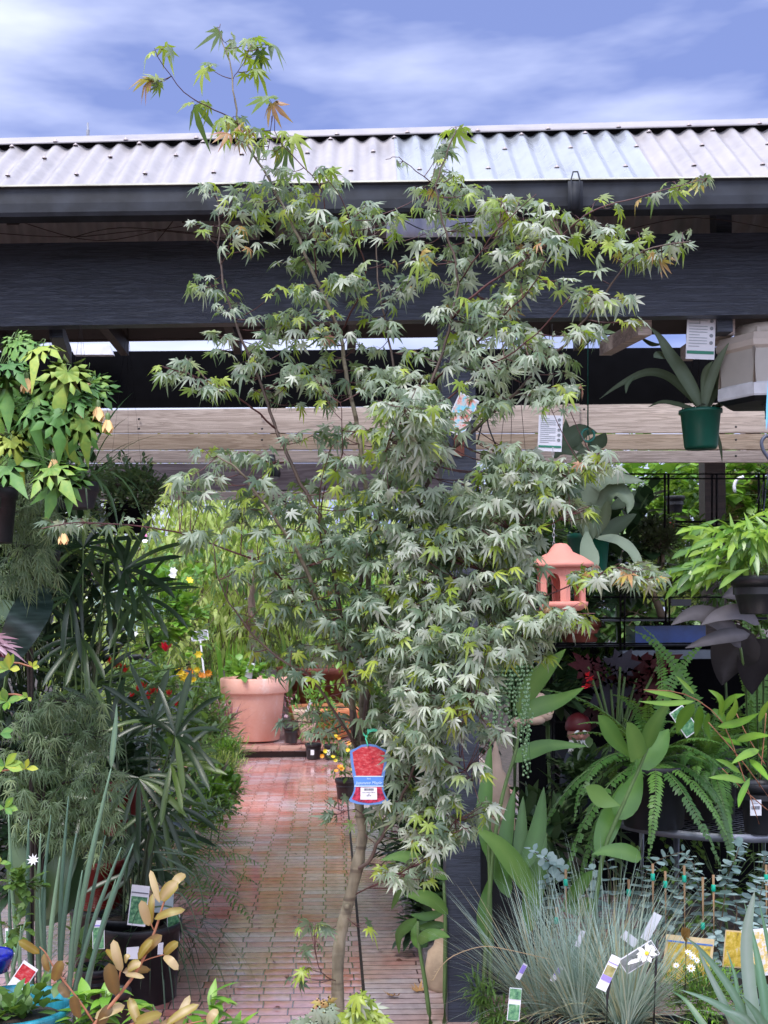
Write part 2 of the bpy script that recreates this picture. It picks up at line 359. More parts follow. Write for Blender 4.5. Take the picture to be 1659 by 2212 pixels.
for x in (577, 1243):                                             # gutter brackets and joints
    b = MB(); tube(b, [P(x-9, yl(x, 470, 449), 3.84), P(x-9, yl(x, 402, 381), 3.835), P(x-5, yl(x, 386, 366), 3.86), P(x+5, yl(x, 386, 366), 3.86), P(x+9, yl(x, 402, 381), 3.835), P(x+9, yl(x, 470, 449), 3.84)], .0025, 6)
    slab(b, [P(x-16, yl(x, 468, 447), 3.846), P(x+16, yl(x, 468, 447), 3.846), P(x+16, yl(x, 406, 386), 3.846), P(x-16, yl(x, 406, 386), 3.846)], (0, .004, 0))
    obj('gutter_bracket', b, GUTM, shed)
# corrugated sheets: from the eave line up to the ridge
YG, YR = 3.9, 4.26
def eave(x): return P(x, yl(x, 409, 389), YG)
def ridge(x): x = 780+(x-780)*.90; return P(x, yl(x, 320, 280), YR)
def sheet(xa, xb, mat, lift=0., back=False, per=50.5, lab=None):
    b = MB(); n = int((xb-xa)/per*10); rows = 9
    for j in range(rows+1):
        t = j/rows
        for i in range(n+1):
            x = xa+(xb-xa)*i/n
            A, Bv = eave(x), ridge(x)
            if back: Bv = ridge(x)+V((0, .03, -.004)); A = V((Bv.x, 4.78, Bv.z-.36))
            p = A.lerp(Bv, t); nn = nrm((Bv-A).cross(V((-1, 0, 0)))) if not back else V((0, .6, .8))
            h = .0095*cos(2*pi*x/per)+lift+.0012*noise.noise(V((x*.01, t*3, 0)))
            b.v.append(p+nn*h); b.c.append(0.)
    for j in range(rows):
        for i in range(n):
            a = j*(n+1)+i; b.f.append([a, a+1, a+n+2, a+n+1]); b.m.append(0)
    o = obj('roof_sheet', b, mat, shed)
    if lab: o['label'] = lab
    return o
sheet(-1515, 358, ROOF); sheet(353, 863, ROOF, .0022); sheet(858, 1418, GALV, .0045, lab='newer shiny blue-grey zinc sheet'); sheet(1414, 3030, ROOF, .0022)
TRANSL = solid('translucent_sheet', (.75, .72, .74), .5, trans=.35)
sheet(-1500, 850, ROOF, back=True); sheet(850, 1120, TRANSL, .003, back=True, lab='clear roof sheet letting daylight through'); sheet(1120, 3000, ROOF, back=True)
for row, (t, dx) in enumerate(((.22, 0), (.62, 20), (.93, 8))):          # roofing screws on the crests
    for i in range(-14, 42):
        x = (i*3+row)*50.5
        if x < -200 or x > 1900: continue
        b = MB()
        p = eave(x).lerp(ridge(x), t)+V((0, -.008, .011))
        lathe(b, [(.0001, .006), (.004, .006), (.004, .002), (.009, .001), (.009, -.002)], p, 6)
        obj('screw', b, SCREW, shed)
b = MB()                                                             # ridge cap resting on the crests
for x in (X0, -300, 300, 800, 1250, 1700, X1):
    for (yy, dY, dz) in ((313, -.022, 0), (311, -.024, 0), (309, -.018, .002), (299.5, .01, 0), (298, .028, 0), (298, .09, -.03), (298, .14, -.08)):
        b.v.append(P(x, yy+yl(x, 0, -43), YR+dY)+V((0, 0, dz))); b.c.append(0.)
for i in range(6):
    for j in range(6):
        a = i*7+j; b.f.append([a, a+7, a+8, a+1]); b.m.append(0)
obj('ridge_cap', b, roofm('ridge_cap_paint', (.29, .27, .28), .42, 0), shed)
b = MB(); slab(b, [P(X0, yl(X0, 336, 294), YR+.02), P(X1, yl(X1, 336, 294), YR+.02), P(X1, yl(X1, 303, 260), YR+.02), P(X0, yl(X0, 303, 260), YR+.02)], (0, .01, 0)); obj('gap_shade_strip', b, BLACKM, shed, smooth=False)  # added dark strip, stands for the shade in the gaps under the cap
b = MB()
for i in range(-4, 13):
    b = MB(); x = 120+i*152; lathe(b, [(.0001, .006), (.004, .006), (.004, .002), (.01, .0), (.01, -.004)], P(x, 308+yl(x, 0, -43), YR-.02), 6); obj('screw', b, SCREW, shed)
# timbers under the roof
board((505, 480), (522, 497), 4.72, .05, DARKW, 'rear_purlin')
b = MB(); box(b, (-2.6, 4.05, 2.93), (3.6, 4.10, 2.975)); obj('batten', b, PALEW, shed, smooth=False)
for x in (-420, 572, 1560):
    b = MB(); box(b, (P(x, 0, 4.36).x-.028, 4.365, 2.50), (P(x, 0, 4.36).x+.028, 4.44, 3.16)); obj('king_post', b, NAVY, shed, smooth=False)
for x in (-900, -160, 80, 420, 800, 1180, 1600, 2000, 2500):
    xm = P(x, 0, 4.4).x
    b = MB(); slab(b, [V((xm, 3.95, 2.78)), V((xm+.04, 3.95, 2.78)), V((xm+.04, 3.95, 2.84)), V((xm, 3.95, 2.84))], (0, .30, .19)); obj('rafter', b, DARKW, shed, smooth=False)
# flat black-stained roof over the second bay
b = MB(); box(b, (-3.2, 4.80, 3.005), (4.2, 6.62, 3.05)); obj('rear_roof', b, solid('roof_underside', (.03, .02, .018), .8), shed, smooth=False)
for i in range(12):
    x = -3+i*.62
    b = MB(); box(b, (x, 4.82, 2.915), (x+.045, 6.60, 3.004)); obj('rear_rafter', b, DARKW, shed, smooth=False)
board((708, 690), (738, 716), 6.60, .04, DARKW, 'rear_beam')
for (xa, ya, xb, yb, w_) in ((1390, 700, 1305, 748, 24), (1570, 700, 1480, 760, 24), (118, 706, 140, 765, 16)):
    b = MB(); A, Bv = P(xa, ya, 4.42), P(xb, yb, 5.2)
    slab(b, [A+V((-.02, 0, -.04)), A+V((.03, 0, -.04)), A+V((.03, 0, .02)), A+V((-.02, 0, .02))], Bv-A); obj('brace', b, PALEW if xa != 118 else NAVY, shed, smooth=False)
# cables and cobwebbed wires sagging between the gutter and the beam
for pts in (((-60, 500), (150, 512), (330, 498), (520, 520)), ((40, 478), (210, 520), (400, 488), (560, 490)), ((150, 515), (260, 492), (450, 506)), ((860, 470), (930, 500), (1010, 480), (1060, 500)), ((1150, 520), (1330, 500), (1500, 470), (1700, 500)), ((380, 470), (340, 520))):
    b = MB(); tube(b, smooth_path([P(x, y, 4.12) for x, y in pts], 5), .0016, 4); obj('cable', b, DARKW, shed)
# posts
def post(xl, xr, Y, top, mat, name='post'):
    a = P(xl, 1700, Y); c = P(xr, 1700, Y)
    b = MB(); w_ = c.x-a.x
    box(b, (a.x, Y, 0), (c.x, Y+w_, top)); return obj(name, b, mat, shed, smooth=False)
post(962, 1036, 4.36, 2.7, NAVY)
post(-420, -346, 4.36, 2.7, NAVY); post(2330, 2404, 4.36, 2.7, NAVY)
b = MB(); a = P(979, 1700, 4.355); slab(b, [P(981, 985, 4.352), P(1003, 985, 4.352), P(1003, 880, 4.352), P(981, 880, 4.352)], (0, .004, 0)); o = obj('post_patch', b, solid('bare_timber_red', (.16, .05, .03), .7), shed, smooth=False); o['label'] = 'reddish bare wood patch on the post'
# ---------------------------------------------------------------- slatted screen behind the shed, with the black cloth above it
scr = thing('slatted_screen', 'high screen of weathered horizontal pine boards hung behind the shed', 'screen', (0, 7.0, 2.0))
def sboard(ya, yb, mat, x0, x1, Y=7.0, lab=None):
    return board(ya, yb, Y, .03, mat, 'slat', x0, x1, scr, lab)
rows = [((889, 869), (935, 934), PALEW), ((937, 937), (971, 970), PALEW2), ((973, 972.5), (999, 998), PALEW)]
for i, (a, c, m) in enumerate(rows):
    sboard(a, c, m, -900, 1236 if i == 0 else 1240)
    sboard((a[0]+.8, a[1]+.5), (c[0]+.4, c[1]+.4), m, 1243, 2600, 7.006)
sboard((1001.5, 1000), (1060, 1058), PURPW, -900, 958, lab='darker purple-grey bottom board'); sboard((1062, 1060), (1080, 1076), PALEW, -900, 958)
b = MB(); slab(b, [P(1224, 1000, 6.98), P(1252, 1000, 6.98), P(1252, 872, 6.98), P(1224, 872, 6.98)], (0, .018, 0)); obj('slat_stud', b, PALEW, scr, smooth=False)
for x in (-600, 574, 1600, 2500):
    b = MB(); box(b, (P(x, 0, 7.05).x, 7.045, 0 if x in (-600, 2500) else 2.36 if x == 1600 else 2.13), (P(x, 0, 7.05).x+.09, 7.135, 2.75)); obj('post', b, DARKW if x != 1600 else PALEW, scr, smooth=False)
b = MB(); q = [P(-1200, 889, 7.02), P(3000, 866, 7.02), P(3000, 741, 7.02), P(-1200, 768, 7.02)]; slab(b, q, (0, .012, 0))
tag(obj('shade_cloth', b, BLACKC, smooth=False), 'wide black shade cloth stretched above the pine boards', 'shade cloth')
for (x, y) in ((20, 900), (20, 925), (300, 905), (300, 926), (566, 900), (566, 926), (566, 950), (566, 988), (1238, 885), (1238, 925), (1262, 884), (1262, 924), (1250, 948), (1250, 964), (1250, 985), (1590, 880), (1590, 922), (1590, 950), (1590, 985), (820, 900), (820, 928), (820, 985)):
    b = MB(); q = P(x, y, 6.985); lathe(b, [(.0001, -.002), (.006, -.001), (.007, .002)], (0, 0, 0), 8); b.v = [V((q.x+p.x, q.y+p.z, q.z+p.y)) for p in b.v]; obj('nail_head', b, BLACKM, scr)
# white ceiling light housing seen in the gap under the roof
b = MB(); slab(b, [P(160, 766, 6.9), P(245, 766, 6.9), P(236, 744, 6.9), P(150, 744, 6.9)], (0, .05, 0))
tag(obj('ceiling_panel', b, solid('white_panel', (.75, .75, .8), .5), smooth=False), 'small white panel in the bright gap below the roof, upper left', 'panel')
# vent pipe behind the roof
b = MB(); q = P(190, 300, 7.5); tube(b, [q+V((0, 0, -.4)), q+V((0, 0, .055)), q+V((0, 0, .056)), q+V((0, 0, .10))], [.011, .011, .006, .006], 8)
tag(obj('aerial_pole', b, solid('grey_metal', (.25, .26, .3), .4, metal=.3)), 'thin grey pole poking up beyond the roof ridge at left', 'pole')
# ---------------------------------------------------------------- the Japanese maple
TY = 3.3
BARK, nt_, bs_ = mk('maple_bark')
f_ = tex(nt_, 28, 6, (1, 1, .5)); zz = tex(nt_, 9, 3, (.3, .3, 5))
nt_.links.new(ramp(nt_, f_, [(.3, (.085, .07, .045)), (.5, (.17, .14, .09)), (.72, (.27, .235, .17))]), bs_.inputs['Base Color'])
ring = ramp(nt_, tex(nt_, 4, 4, (.6, .6, 9)), [(.36, (.42, .34, .32)), (.44, (1, 1, 1))])
mu_ = node(nt_, 'ShaderNodeMix', data_type='RGBA', blend_type='MULTIPLY'); mu_.inputs[0].default_value = .85; nt_.links.new(bs_.inputs['Base Color'].links[0].from_socket, mu_.inputs[6]); nt_.links.new(ring, mu_.inputs[7]); nt_.links.new(mu_.outputs[2], bs_.inputs['Base Color'])
bs_.inputs['Roughness'].default_value = .7; bump(nt_, bs_, zz, .35, .01)
TWIG = solid('maple_twig_red', (.075, .022, .022), .45, var=.3)
MIDB = solid('maple_limb', (.085, .055, .042), .55, var=.4, scale=30)
MLEAF = leafm('maple_leaf', [(0, (.055, .10, .06)), (.3, (.13, .19, .12)), (.6, (.30, .365, .26)), (.78, (.50, .53, .44)), (.84, (.22, .32, .04)), (.93, (.40, .47, .06)), (.97, (.48, .27, .10)), (1, (.36, .14, .11))], rough=.36, trans=.4, tcol=(.30, .46, .02), spec=.6)
maple = thing('japanese_maple', 'tall slender Japanese maple in front of the brick path, grey-green leaves on red twigs', 'tree', P(733, 2503, TY))
def poly(pts, y0=0., y1=None, Y=TY):
    n = len(pts); y1 = y0 if y1 is None else y1
    return [P(x, y, Y+y0+(y1-y0)*i/(n-1)) for i, (x, y) in enumerate(pts)]
trunk_pts = [(728, 2330), (731, 2212), (729, 2110), (733, 2040), (741, 1995), (754, 1945), (768, 1890), (778, 1840), (783, 1800), (779, 1765), (775, 1730), (775, 1690), (774, 1640)]
trunk = smooth_path(poly(trunk_pts), 3)
limbs = [  # (points, depth offset at start, at end, radius start, end, on-trunk base given first)
 ([(774, 1640), (766, 1560), (757, 1500), (745, 1445), (735, 1389), (705, 1340), (686, 1306), (673, 1264), (651, 1205), (629, 1168), (592, 1117), (540, 1047), (515, 1014), (470, 985)], 0, -.22, .0135, .0022),
 ([(745, 1445), (738, 1370), (732, 1297), (724, 1242), (710, 1168), (695, 1124), (677, 1091), (650, 1045), (618, 977), (600, 935), (575, 865), (547, 790), (515, 712), (491, 650), (479, 590), (472, 530), (474, 470), (468, 425)], 0, .12, .0105, .002),
 ([(766, 1600), (756, 1500), (752, 1420), (754, 1349), (776, 1271), (788, 1227), (805, 1161), (835, 1073), (848, 1032), (872, 981), (898, 900), (930, 830), (955, 760), (975, 690), (990, 615), (978, 545), (962, 500), (948, 440), (943, 400), (962, 340), (986, 285)], -.03, -.12, .0105, .0016),
 ([(780, 1640), (784, 1560), (782, 1450), (790, 1350), (797, 1250), (800, 1150), (792, 1065), (778, 960), (762, 880), (746, 800), (735, 721), (705, 650), (685, 608), (654, 536), (629, 479), (603, 428), (577, 376), (546, 335), (520, 283), (510, 237), (502, 175), (495, 129), (482, 92), (470, 60)], .03, .18, .0125, .0012),
 ([(783, 1600), (800, 1450), (822, 1350), (850, 1250), (880, 1150), (915, 1060), (960, 985), (1007, 944), (1065, 892), (1112, 850), (1169, 787), (1221, 746), (1253, 704), (1284, 662), (1320, 615), (1373, 553), (1430, 530), (1493, 521)], 0, -.25, .0105, .0014),
 ([(975, 690), (1010, 650), (1060, 610), (1120, 570), (1190, 525), (1242, 485), (1274, 459), (1315, 443), (1373, 428), (1435, 410), (1530, 384)], -.1, -.32, .005, .0010),
 ([(835, 1073), (838, 950), (852, 850), (846, 762), (830, 683), (817, 605), (812, 527), (805, 470)], -.06, .2, .006, .0015),
 ([(735, 1389), (690, 1345), (640, 1285), (577, 1223), (518, 1198), (411, 1157), (358, 1145), (291, 1135), (205, 1130), (159, 1129), (90, 1142)], 0, -.35, .005, .0012),
 ([(600, 935), (560, 893), (516, 860), (480, 837), (440, 821), (397, 804), (350, 792)], .04, -.25, .004, .0011),
 ([(772, 1640), (762, 1600), (739, 1566), (710, 1518), (690, 1485), (658, 1452), (625, 1437), (555, 1382), (515, 1330), (489, 1290), (467, 1234), (460, 1175)], 0, -.32, .006, .0013),
 ([(765, 1880), (793, 1864), (814, 1824), (841, 1778), (864, 1731), (888, 1675), (905, 1600), (930, 1500), (970, 1400), (1010, 1300), (1060, 1200), (1130, 1120), (1200, 1060), (1290, 1005)], 0, -.3, .0075, .0015),
 ([(763, 1935), (783, 1923), (811, 1910), (848, 1894), (881, 1877), (915, 1835)], 0, -.18, .0028, .0010),
 ([(888, 1675), (925, 1715), (965, 1755), (1015, 1800)], -.08, -.25, .002, .0009),
 ([(905, 1600), (960, 1640), (1005, 1665), (1035, 1735)], -.08, -.28, .002, .0009),
 ([(1010, 1300), (1090, 1320), (1170, 1290), (1270, 1250), (1345, 1225), (1395, 1262)], -.18, -.42, .0035, .0010),
 ([(1060, 1200), (1150, 1155), (1230, 1110), (1270, 1095)], -.2, -.4, .003, .001),
 ([(970, 1400), (1050, 1390), (1130, 1360), (1200, 1330), (1285, 1325)], -.15, -.4, .003, .001),
 ([(546, 335), (515, 268), (464, 237), (412, 211), (371, 165), (332, 105)], .16, .02, .0028, .0010),
 ([(685, 608), (680, 540), (700, 470), (690, 400), (640, 345), (600, 300), (590, 250)], .1, .0, .003, .0010),
 ([(546, 335), (572, 345), (582, 299), (587, 250)], .14, .05, .002, .0009),
 ([(510, 237), (505, 172), (520, 149), (536, 110)], .17, .15, .0016, .0009),
 ([(735, 721), (770, 650), (790, 580), (760, 500), (740, 430), (700, 380)], .1, -.1, .004, .001),
 ([(930, 830), (1010, 760), (1080, 690), (1150, 620), (1180, 560)], -.05, -.35, .0045, .0012),
 ([(898, 900), (960, 870), (1040, 800), (1110, 760), (1180, 700), (1230, 640)], -.1, -.4, .004, .0012),
 ([(943, 400), (900, 370), (860, 340), (835, 345)], -.1, -.1, .002, .0008),
 ([(990, 615), (1040, 540), (1100, 470), (1160, 420)], -.1, -.25, .003, .001),
 ([(733, 2120), (705, 2110), (682, 2070), (680, 1995)], 0, -.1, .002, .0009),
 ([(745, 1980), (765, 1995), (790, 1995)], 0, -.06, .0014, .0008),
 ([(848, 1032), (830, 990), (850, 930), (880, 880)], -.1, -.42, .004, .0012),
 ([(930, 1500), (960, 1480), (1010, 1500), (1040, 1540)], -.1, -.35, .003, .0010),
 ([(692, 1124+60), (700, 1050), (735, 1000), (740, 930), (735, 870)], .02, -.1, .003, .001),
 ([(732, 1297), (700, 1200), (690, 1100), (700, 1010), (720, 960)], 0, -.25, .003, .001),
 ([(775, 1745), (745, 1752), (715, 1740), (700, 1728)], 0, -.05, .0014, .0008),
]
b = MB(); n_ = len(trunk)
tube(b, trunk, [max(.0095, .0182-.006*i/n_+.0009*sin(i*1.7)+(.0022 if 17 < i < 21 else 0)) for i in range(n_)], 14)
kp = P(749, 1955, TY-.017); 
lathe(b, [(.0001, .004), (.008, .003), (.0105, -.002), (.0095, -.008)], kp, 10)
obj('trunk', b, BARK, maple)
skel = []
for (pts, y0, y1, r0, r1) in limbs:
    pp = smooth_path(poly(pts, y0, y1-.07), 3); k = len(pp); r0 *= .8
    pp = [p+V((rr(-.003, .003), rr(-.003, .003), 0)) for p in pp]
    b = MB(); rs = [r0+(r1-r0)*(i/(k-1))**.8 for i in range(k)]
    tube(b, pp, rs, 7 if r0 > .004 else 5)
    obj('branch', b, [MIDB if r0 > .0046 else TWIG][0] if r0 < .010 else BARK, maple)
    skel += [(p, rs[i]) for i, p in enumerate(pp)]
# leaf masses: (x, y, rx, ry, twigs, depth)
mass = [
 (470, 470, 55, 75, 14, -.05), (480, 620, 60, 60, 11, .0), (510, 740, 60, 55, 11, 0), (610, 500, 90, 70, 20, .05), (640, 620, 90, 70, 18, 0), (560, 410, 60, 30, 8, .05),
 (680, 440, 70, 45, 13, 0), (780, 500, 80, 60, 22, 0), (800, 620, 90, 60, 22, 0), (760, 720, 80, 60, 18, 0), (640, 760, 80, 60, 14, 0), (590, 680, 70, 40, 9, 0),
 (900, 480, 60, 50, 12, -.05), (940, 390, 55, 35, 8, -.05), (1010, 440, 70, 45, 13, -.1), (1100, 450, 60, 40, 12, -.15), (1120, 530, 110, 55, 28, -.2), (1200, 500, 50, 50, 10, -.25),
 (980, 570, 80, 50, 16, -.1), (1080, 620, 100, 60, 24, -.2), (1010, 700, 90, 55, 24, -.15), (1130, 700, 70, 45, 12, -.25), (1080, 760, 90, 50, 22, -.25), (960, 770, 70, 50, 12, -.1),
 (1180, 780, 60, 35, 10, -.3), (1250, 700, 50, 35, 9, -.3), (1240, 630, 50, 30, 9, -.3), (1300, 620, 60, 40, 10, -.28), (1340, 530, 60, 40, 11, -.28), (1420, 545, 55, 25, 8, -.28), (1460, 520, 40, 22, 5, -.28),
 (1340, 700, 35, 15, 4, -.3), (1190, 840, 50, 30, 7, -.3), (1030, 860, 60, 50, 12, -.2),
 (860, 830, 70, 40, 10, -.1), (880, 885, 75, 55, 24, -.42), (790, 830, 50, 45, 7, 0), (700, 830, 55, 50, 8, 0), (600, 850, 55, 45, 8, 0), (470, 840, 60, 25, 8, -.2), (380, 795, 50, 25, 8, -.22),
 (540, 800, 40, 30, 5, 0), (690, 950, 60, 60, 9, -.05), (790, 950, 60, 50, 10, -.05), (870, 990, 70, 50, 16, -.2), (960, 960, 45, 50, 7, -.15), (920, 940, 50, 40, 10, -.3),
 (470, 980, 60, 30, 9, -.2), (440, 1040, 60, 40, 12, -.25), (530, 1060, 60, 50, 14, -.2), (600, 1120, 70, 40, 14, -.15), (640, 1060, 50, 40, 8, -.1), (730, 1010, 45, 40, 7, -.1), (720, 1100, 60, 45, 10, -.1), (560, 1000, 50, 25, 6, -.2),
 (860, 1080, 80, 60, 22, -.15), (960, 1080, 80, 50, 20, -.2), (1060, 1060, 80, 50, 18, -.3), (1110, 990, 60, 35, 11, -.3), (1200, 1020, 60, 35, 12, -.32), (1280, 1000, 50, 25, 9, -.32), (1160, 1075, 80, 36, 16, -.33), (1240, 1105, 40, 18, 5, -.38),
 (620, 1210, 80, 50, 20, -.2), (720, 1200, 80, 50, 20, -.1), (820, 1180, 90, 50, 26, -.15), (930, 1180, 90, 50, 26, -.2), (1040, 1170, 90, 45, 24, -.25), (1110, 1180, 55, 38, 10, -.32), (1140, 1150, 50, 20, 4, -.33),
 (440, 1150, 60, 25, 7, -.3), (480, 1230, 40, 35, 6, -.32), (640, 1300, 70, 45, 17, -.2), (730, 1300, 80, 50, 22, -.12), (850, 1290, 90, 50, 30, -.18), (970, 1290, 90, 50, 28, -.25), (1080, 1260, 70, 45, 18, -.28), (1130, 1320, 70, 40, 16, -.32), (1225, 1328, 55, 20, 8, -.38), (1180, 1350, 50, 25, 8, -.36),
 (1290, 1240, 50, 25, 6, -.4), (1370, 1240, 45, 28, 8, -.42), (520, 1330, 45, 25, 6, -.3), (600, 1390, 60, 30, 9, -.25), (690, 1390, 60, 45, 13, -.15), (780, 1390, 70, 45, 18, -.12), (880, 1390, 90, 50, 28, -.2), (980, 1390, 80, 50, 24, -.28), (1070, 1390, 60, 45, 15, -.32), (1130, 1410, 40, 35, 6, -.33),
 (640, 1450, 45, 30, 6, -.25), (840, 1470, 80, 40, 20, -.2), (930, 1480, 80, 50, 24, -.28), (1020, 1480, 60, 40, 14, -.32), (860, 1550, 60, 45, 13, -.15), (940, 1570, 60, 50, 18, -.3), (890, 1640, 55, 50, 14, -.2), (1000, 1560, 40, 30, 5, -.35), (1055, 1590, 25, 22, 3, -.36),
 (950, 1660, 40, 35, 7, -.28), (1010, 1665, 30, 18, 3, -.33), (650, 1545, 35, 30, 4, -.1), (690, 1560, 60, 30, 5, -.1), (730, 1590, 35, 35, 4, -.1), (870, 1730, 55, 35, 10, -.15), (930, 1720, 50, 30, 9, -.2), (940, 1800, 50, 35, 11, -.22), (990, 1790, 35, 25, 5, -.28), (1025, 1750, 25, 25, 3, -.3),
 (800, 1775, 40, 30, 6, -.05), (720, 1740, 30, 22, 4, -.05), (875, 1875, 45, 35, 6, -.15), (905, 1880, 35, 30, 5, -.18), (675, 2000, 26, 12, 3, -.1), (675, 2060, 26, 15, 2, -.1), (672, 2110, 30, 25, 4, -.1), (712, 2000, 16, 15, 2, -.05), (790, 2010, 18, 14, 2, -.06),
 (180, 1130, 50, 14, 5, -.34), (115, 1140, 35, 14, 4, -.36), (260, 1130, 35, 12, 3, -.33), (335, 1150, 25, 12, 2, -.32),
 (1160, 430, 40, 25, 5, -.2), (1240, 480, 30, 18, 4, -.28), (1310, 440, 30, 12, 3, -.3), (1400, 415, 25, 10, 2, -.32), (1480, 400, 30, 14, 4, -.32), (1520, 395, 22, 14, 4, -.32),
 (545, 295, 45, 30, 7, .1), (500, 260, 30, 15, 4, .1), (620, 350, 50, 30, 6, .05), (600, 300, 25, 25, 3, .02), (700, 380, 55, 25, 6, 0), (850, 350, 22, 14, 2, -.1), (960, 330, 30, 25, 4, -.1), (985, 285, 16, 12, 2, -.1),
 (472, 58, 8, 12, 2, .17), (560, 84, 18, 10, 2, .15), (345, 110, 22, 18, 2, .02), (360, 175, 25, 15, 3, .03), (430, 210, 20, 18, 2, .06), (495, 90, 20, 20, 2, .17), (545, 100, 25, 25, 4, .15), (540, 160, 12, 10, 1, .15), (465, 140, 25, 12, 2, .16), (590, 245, 18, 15, 2, .05),
]
tw = MB(); lf = MB(); hang = V((0, 0, -1))
def put_leaf(o, dirn, val, size=None, pet=True):
    size = (size or rr(.031, .046))*rr(.7, 1.12)
    outw = nrm(V((dirn.x, dirn.y-.15, rr(-.25, .35))))
    pl = rr(.012, .03); q = o+outw*pl
    if pet: tube(tw, [o, o.lerp(q, .5)+V((0, 0, .003)), q], [.0009, .0007, .0006], 3, .5, cap=False)
    pit = rr(-1.35, .1)
    d = nrm(V((outw.x, outw.y, 0)))*cos(pit)+V((0, 0, sin(pit)))
    upv = nrm(V((rr(-.8, .8), rr(-.9, .5), 1)))
    palm_leaf(lf, q, d, upv, size, rr(.1, 1.1), val, sinus=rr(.24, .36), wid=rr(.085, .135), curl=rr(-.5, .5))
LF = random.Random(3)
def leafval(x, y):
    t = LF.random()
    lime = .12+(.12 if y < 620 else 0)+(.14 if x > 1250 and y > 0 else 0)+(.3 if y < 300 else 0)
    if t < lime: return LF.uniform(.82, .93)
    if t < lime+(.16 if (y < 320 or x > 1400) else .05 if (x > 1230) else .02 if y < 700 else .003): return LF.uniform(.95, 1)
    base = LF.gauss(.46, .2) + (.15 if x > 850 else -.13 if (x < 800 and y > 1050) else 0)
    return max(0, min(.78, base))
skv = [s[0] for s in skel]
for (mx_, my_, rx, ry, cnt, dep) in mass:
    dep += .05 if my_ > 330 else 0; c0 = P(mx_, my_, TY+dep)
    near = sorted(range(len(skv)), key=lambda i: (skv[i]-c0).length_squared)[:60]
    big = rx > 40
    for _ in range(max(1, int(cnt*(.76 if my_ < 800 else .8 if (mx_ < 730 and my_ > 830) else .72 if (mx_ < 860 and my_ > 1350) else 1.15 if mx_ < 860 else 1.7)))):
        a = rr(0, 2*pi); r = sqrt(R.random()); X = mx_+rx*r*cos(a); Yp = my_+ry*r*sin(a)
        if 948 < X < 1036 and 835 < Yp < 1060 and R.random() < .72: continue
        dd = rr(-.13, .13) if big else rr(-.03, .03)
        tip = P(X, Yp, TY+dep+dd)
        best = min(near, key=lambda i: (skv[i]-tip).length+max(0, (skv[i].z-tip.z))*.7)
        s = skv[best]; ln = (tip-s).length
        mid = s.lerp(tip, .5)+V((0, 0, -.06*ln))
        path = smooth_path([s, mid, tip], 3)
        tube(tw, path, [.0016*(1-.55*i/(len(path)-1)) for i in range(len(path))], 4, 0, cap=False)
        td = nrm(tip-mid); td = nrm(td+V((rr(-.3, .3), rr(-.6, .1), rr(-.1, .2))))
        val = leafval(X, Yp)
        put_leaf(tip, td, leafval(X, Yp), rr(.056, .075) if my_ < 320 else None)
        sd_ = nrm(td.cross(V((0, 0, 1))))
        npair = 2 if (big and ln > .05) else 1
        for k in range(npair):
            q = tip-nrm(tip-mid)*(.004+.032*k)
            for sg in (-1, 1):
                if R.random() < (.86 if big else .7): put_leaf(q, nrm(td*.5+sd_*sg+V((0, rr(-.4, .1), 0))), leafval(X, Yp), rr(.045, .062) if my_ < 260 else rr(.028, .043))
obj('twigs', tw, TWIG, maple)
obj('foliage', lf, MLEAF, maple)
b = MB(); c = P(733, 2503, TY); c.z = 0
lathe(b, [(.0001, .01), (.15, .0), (.185, .215), (.198, .22), (.198, .25), (.187, .25), (.180, .215)], c, 28); obj('pot', b, BLACKM, maple)
b = MB(); lathe(b, [(.0001, .228), (.09, .222), (.183, .208)], c, 20); obj('soil', b, SOIL, maple)
print('maple faces', len(lf.f))
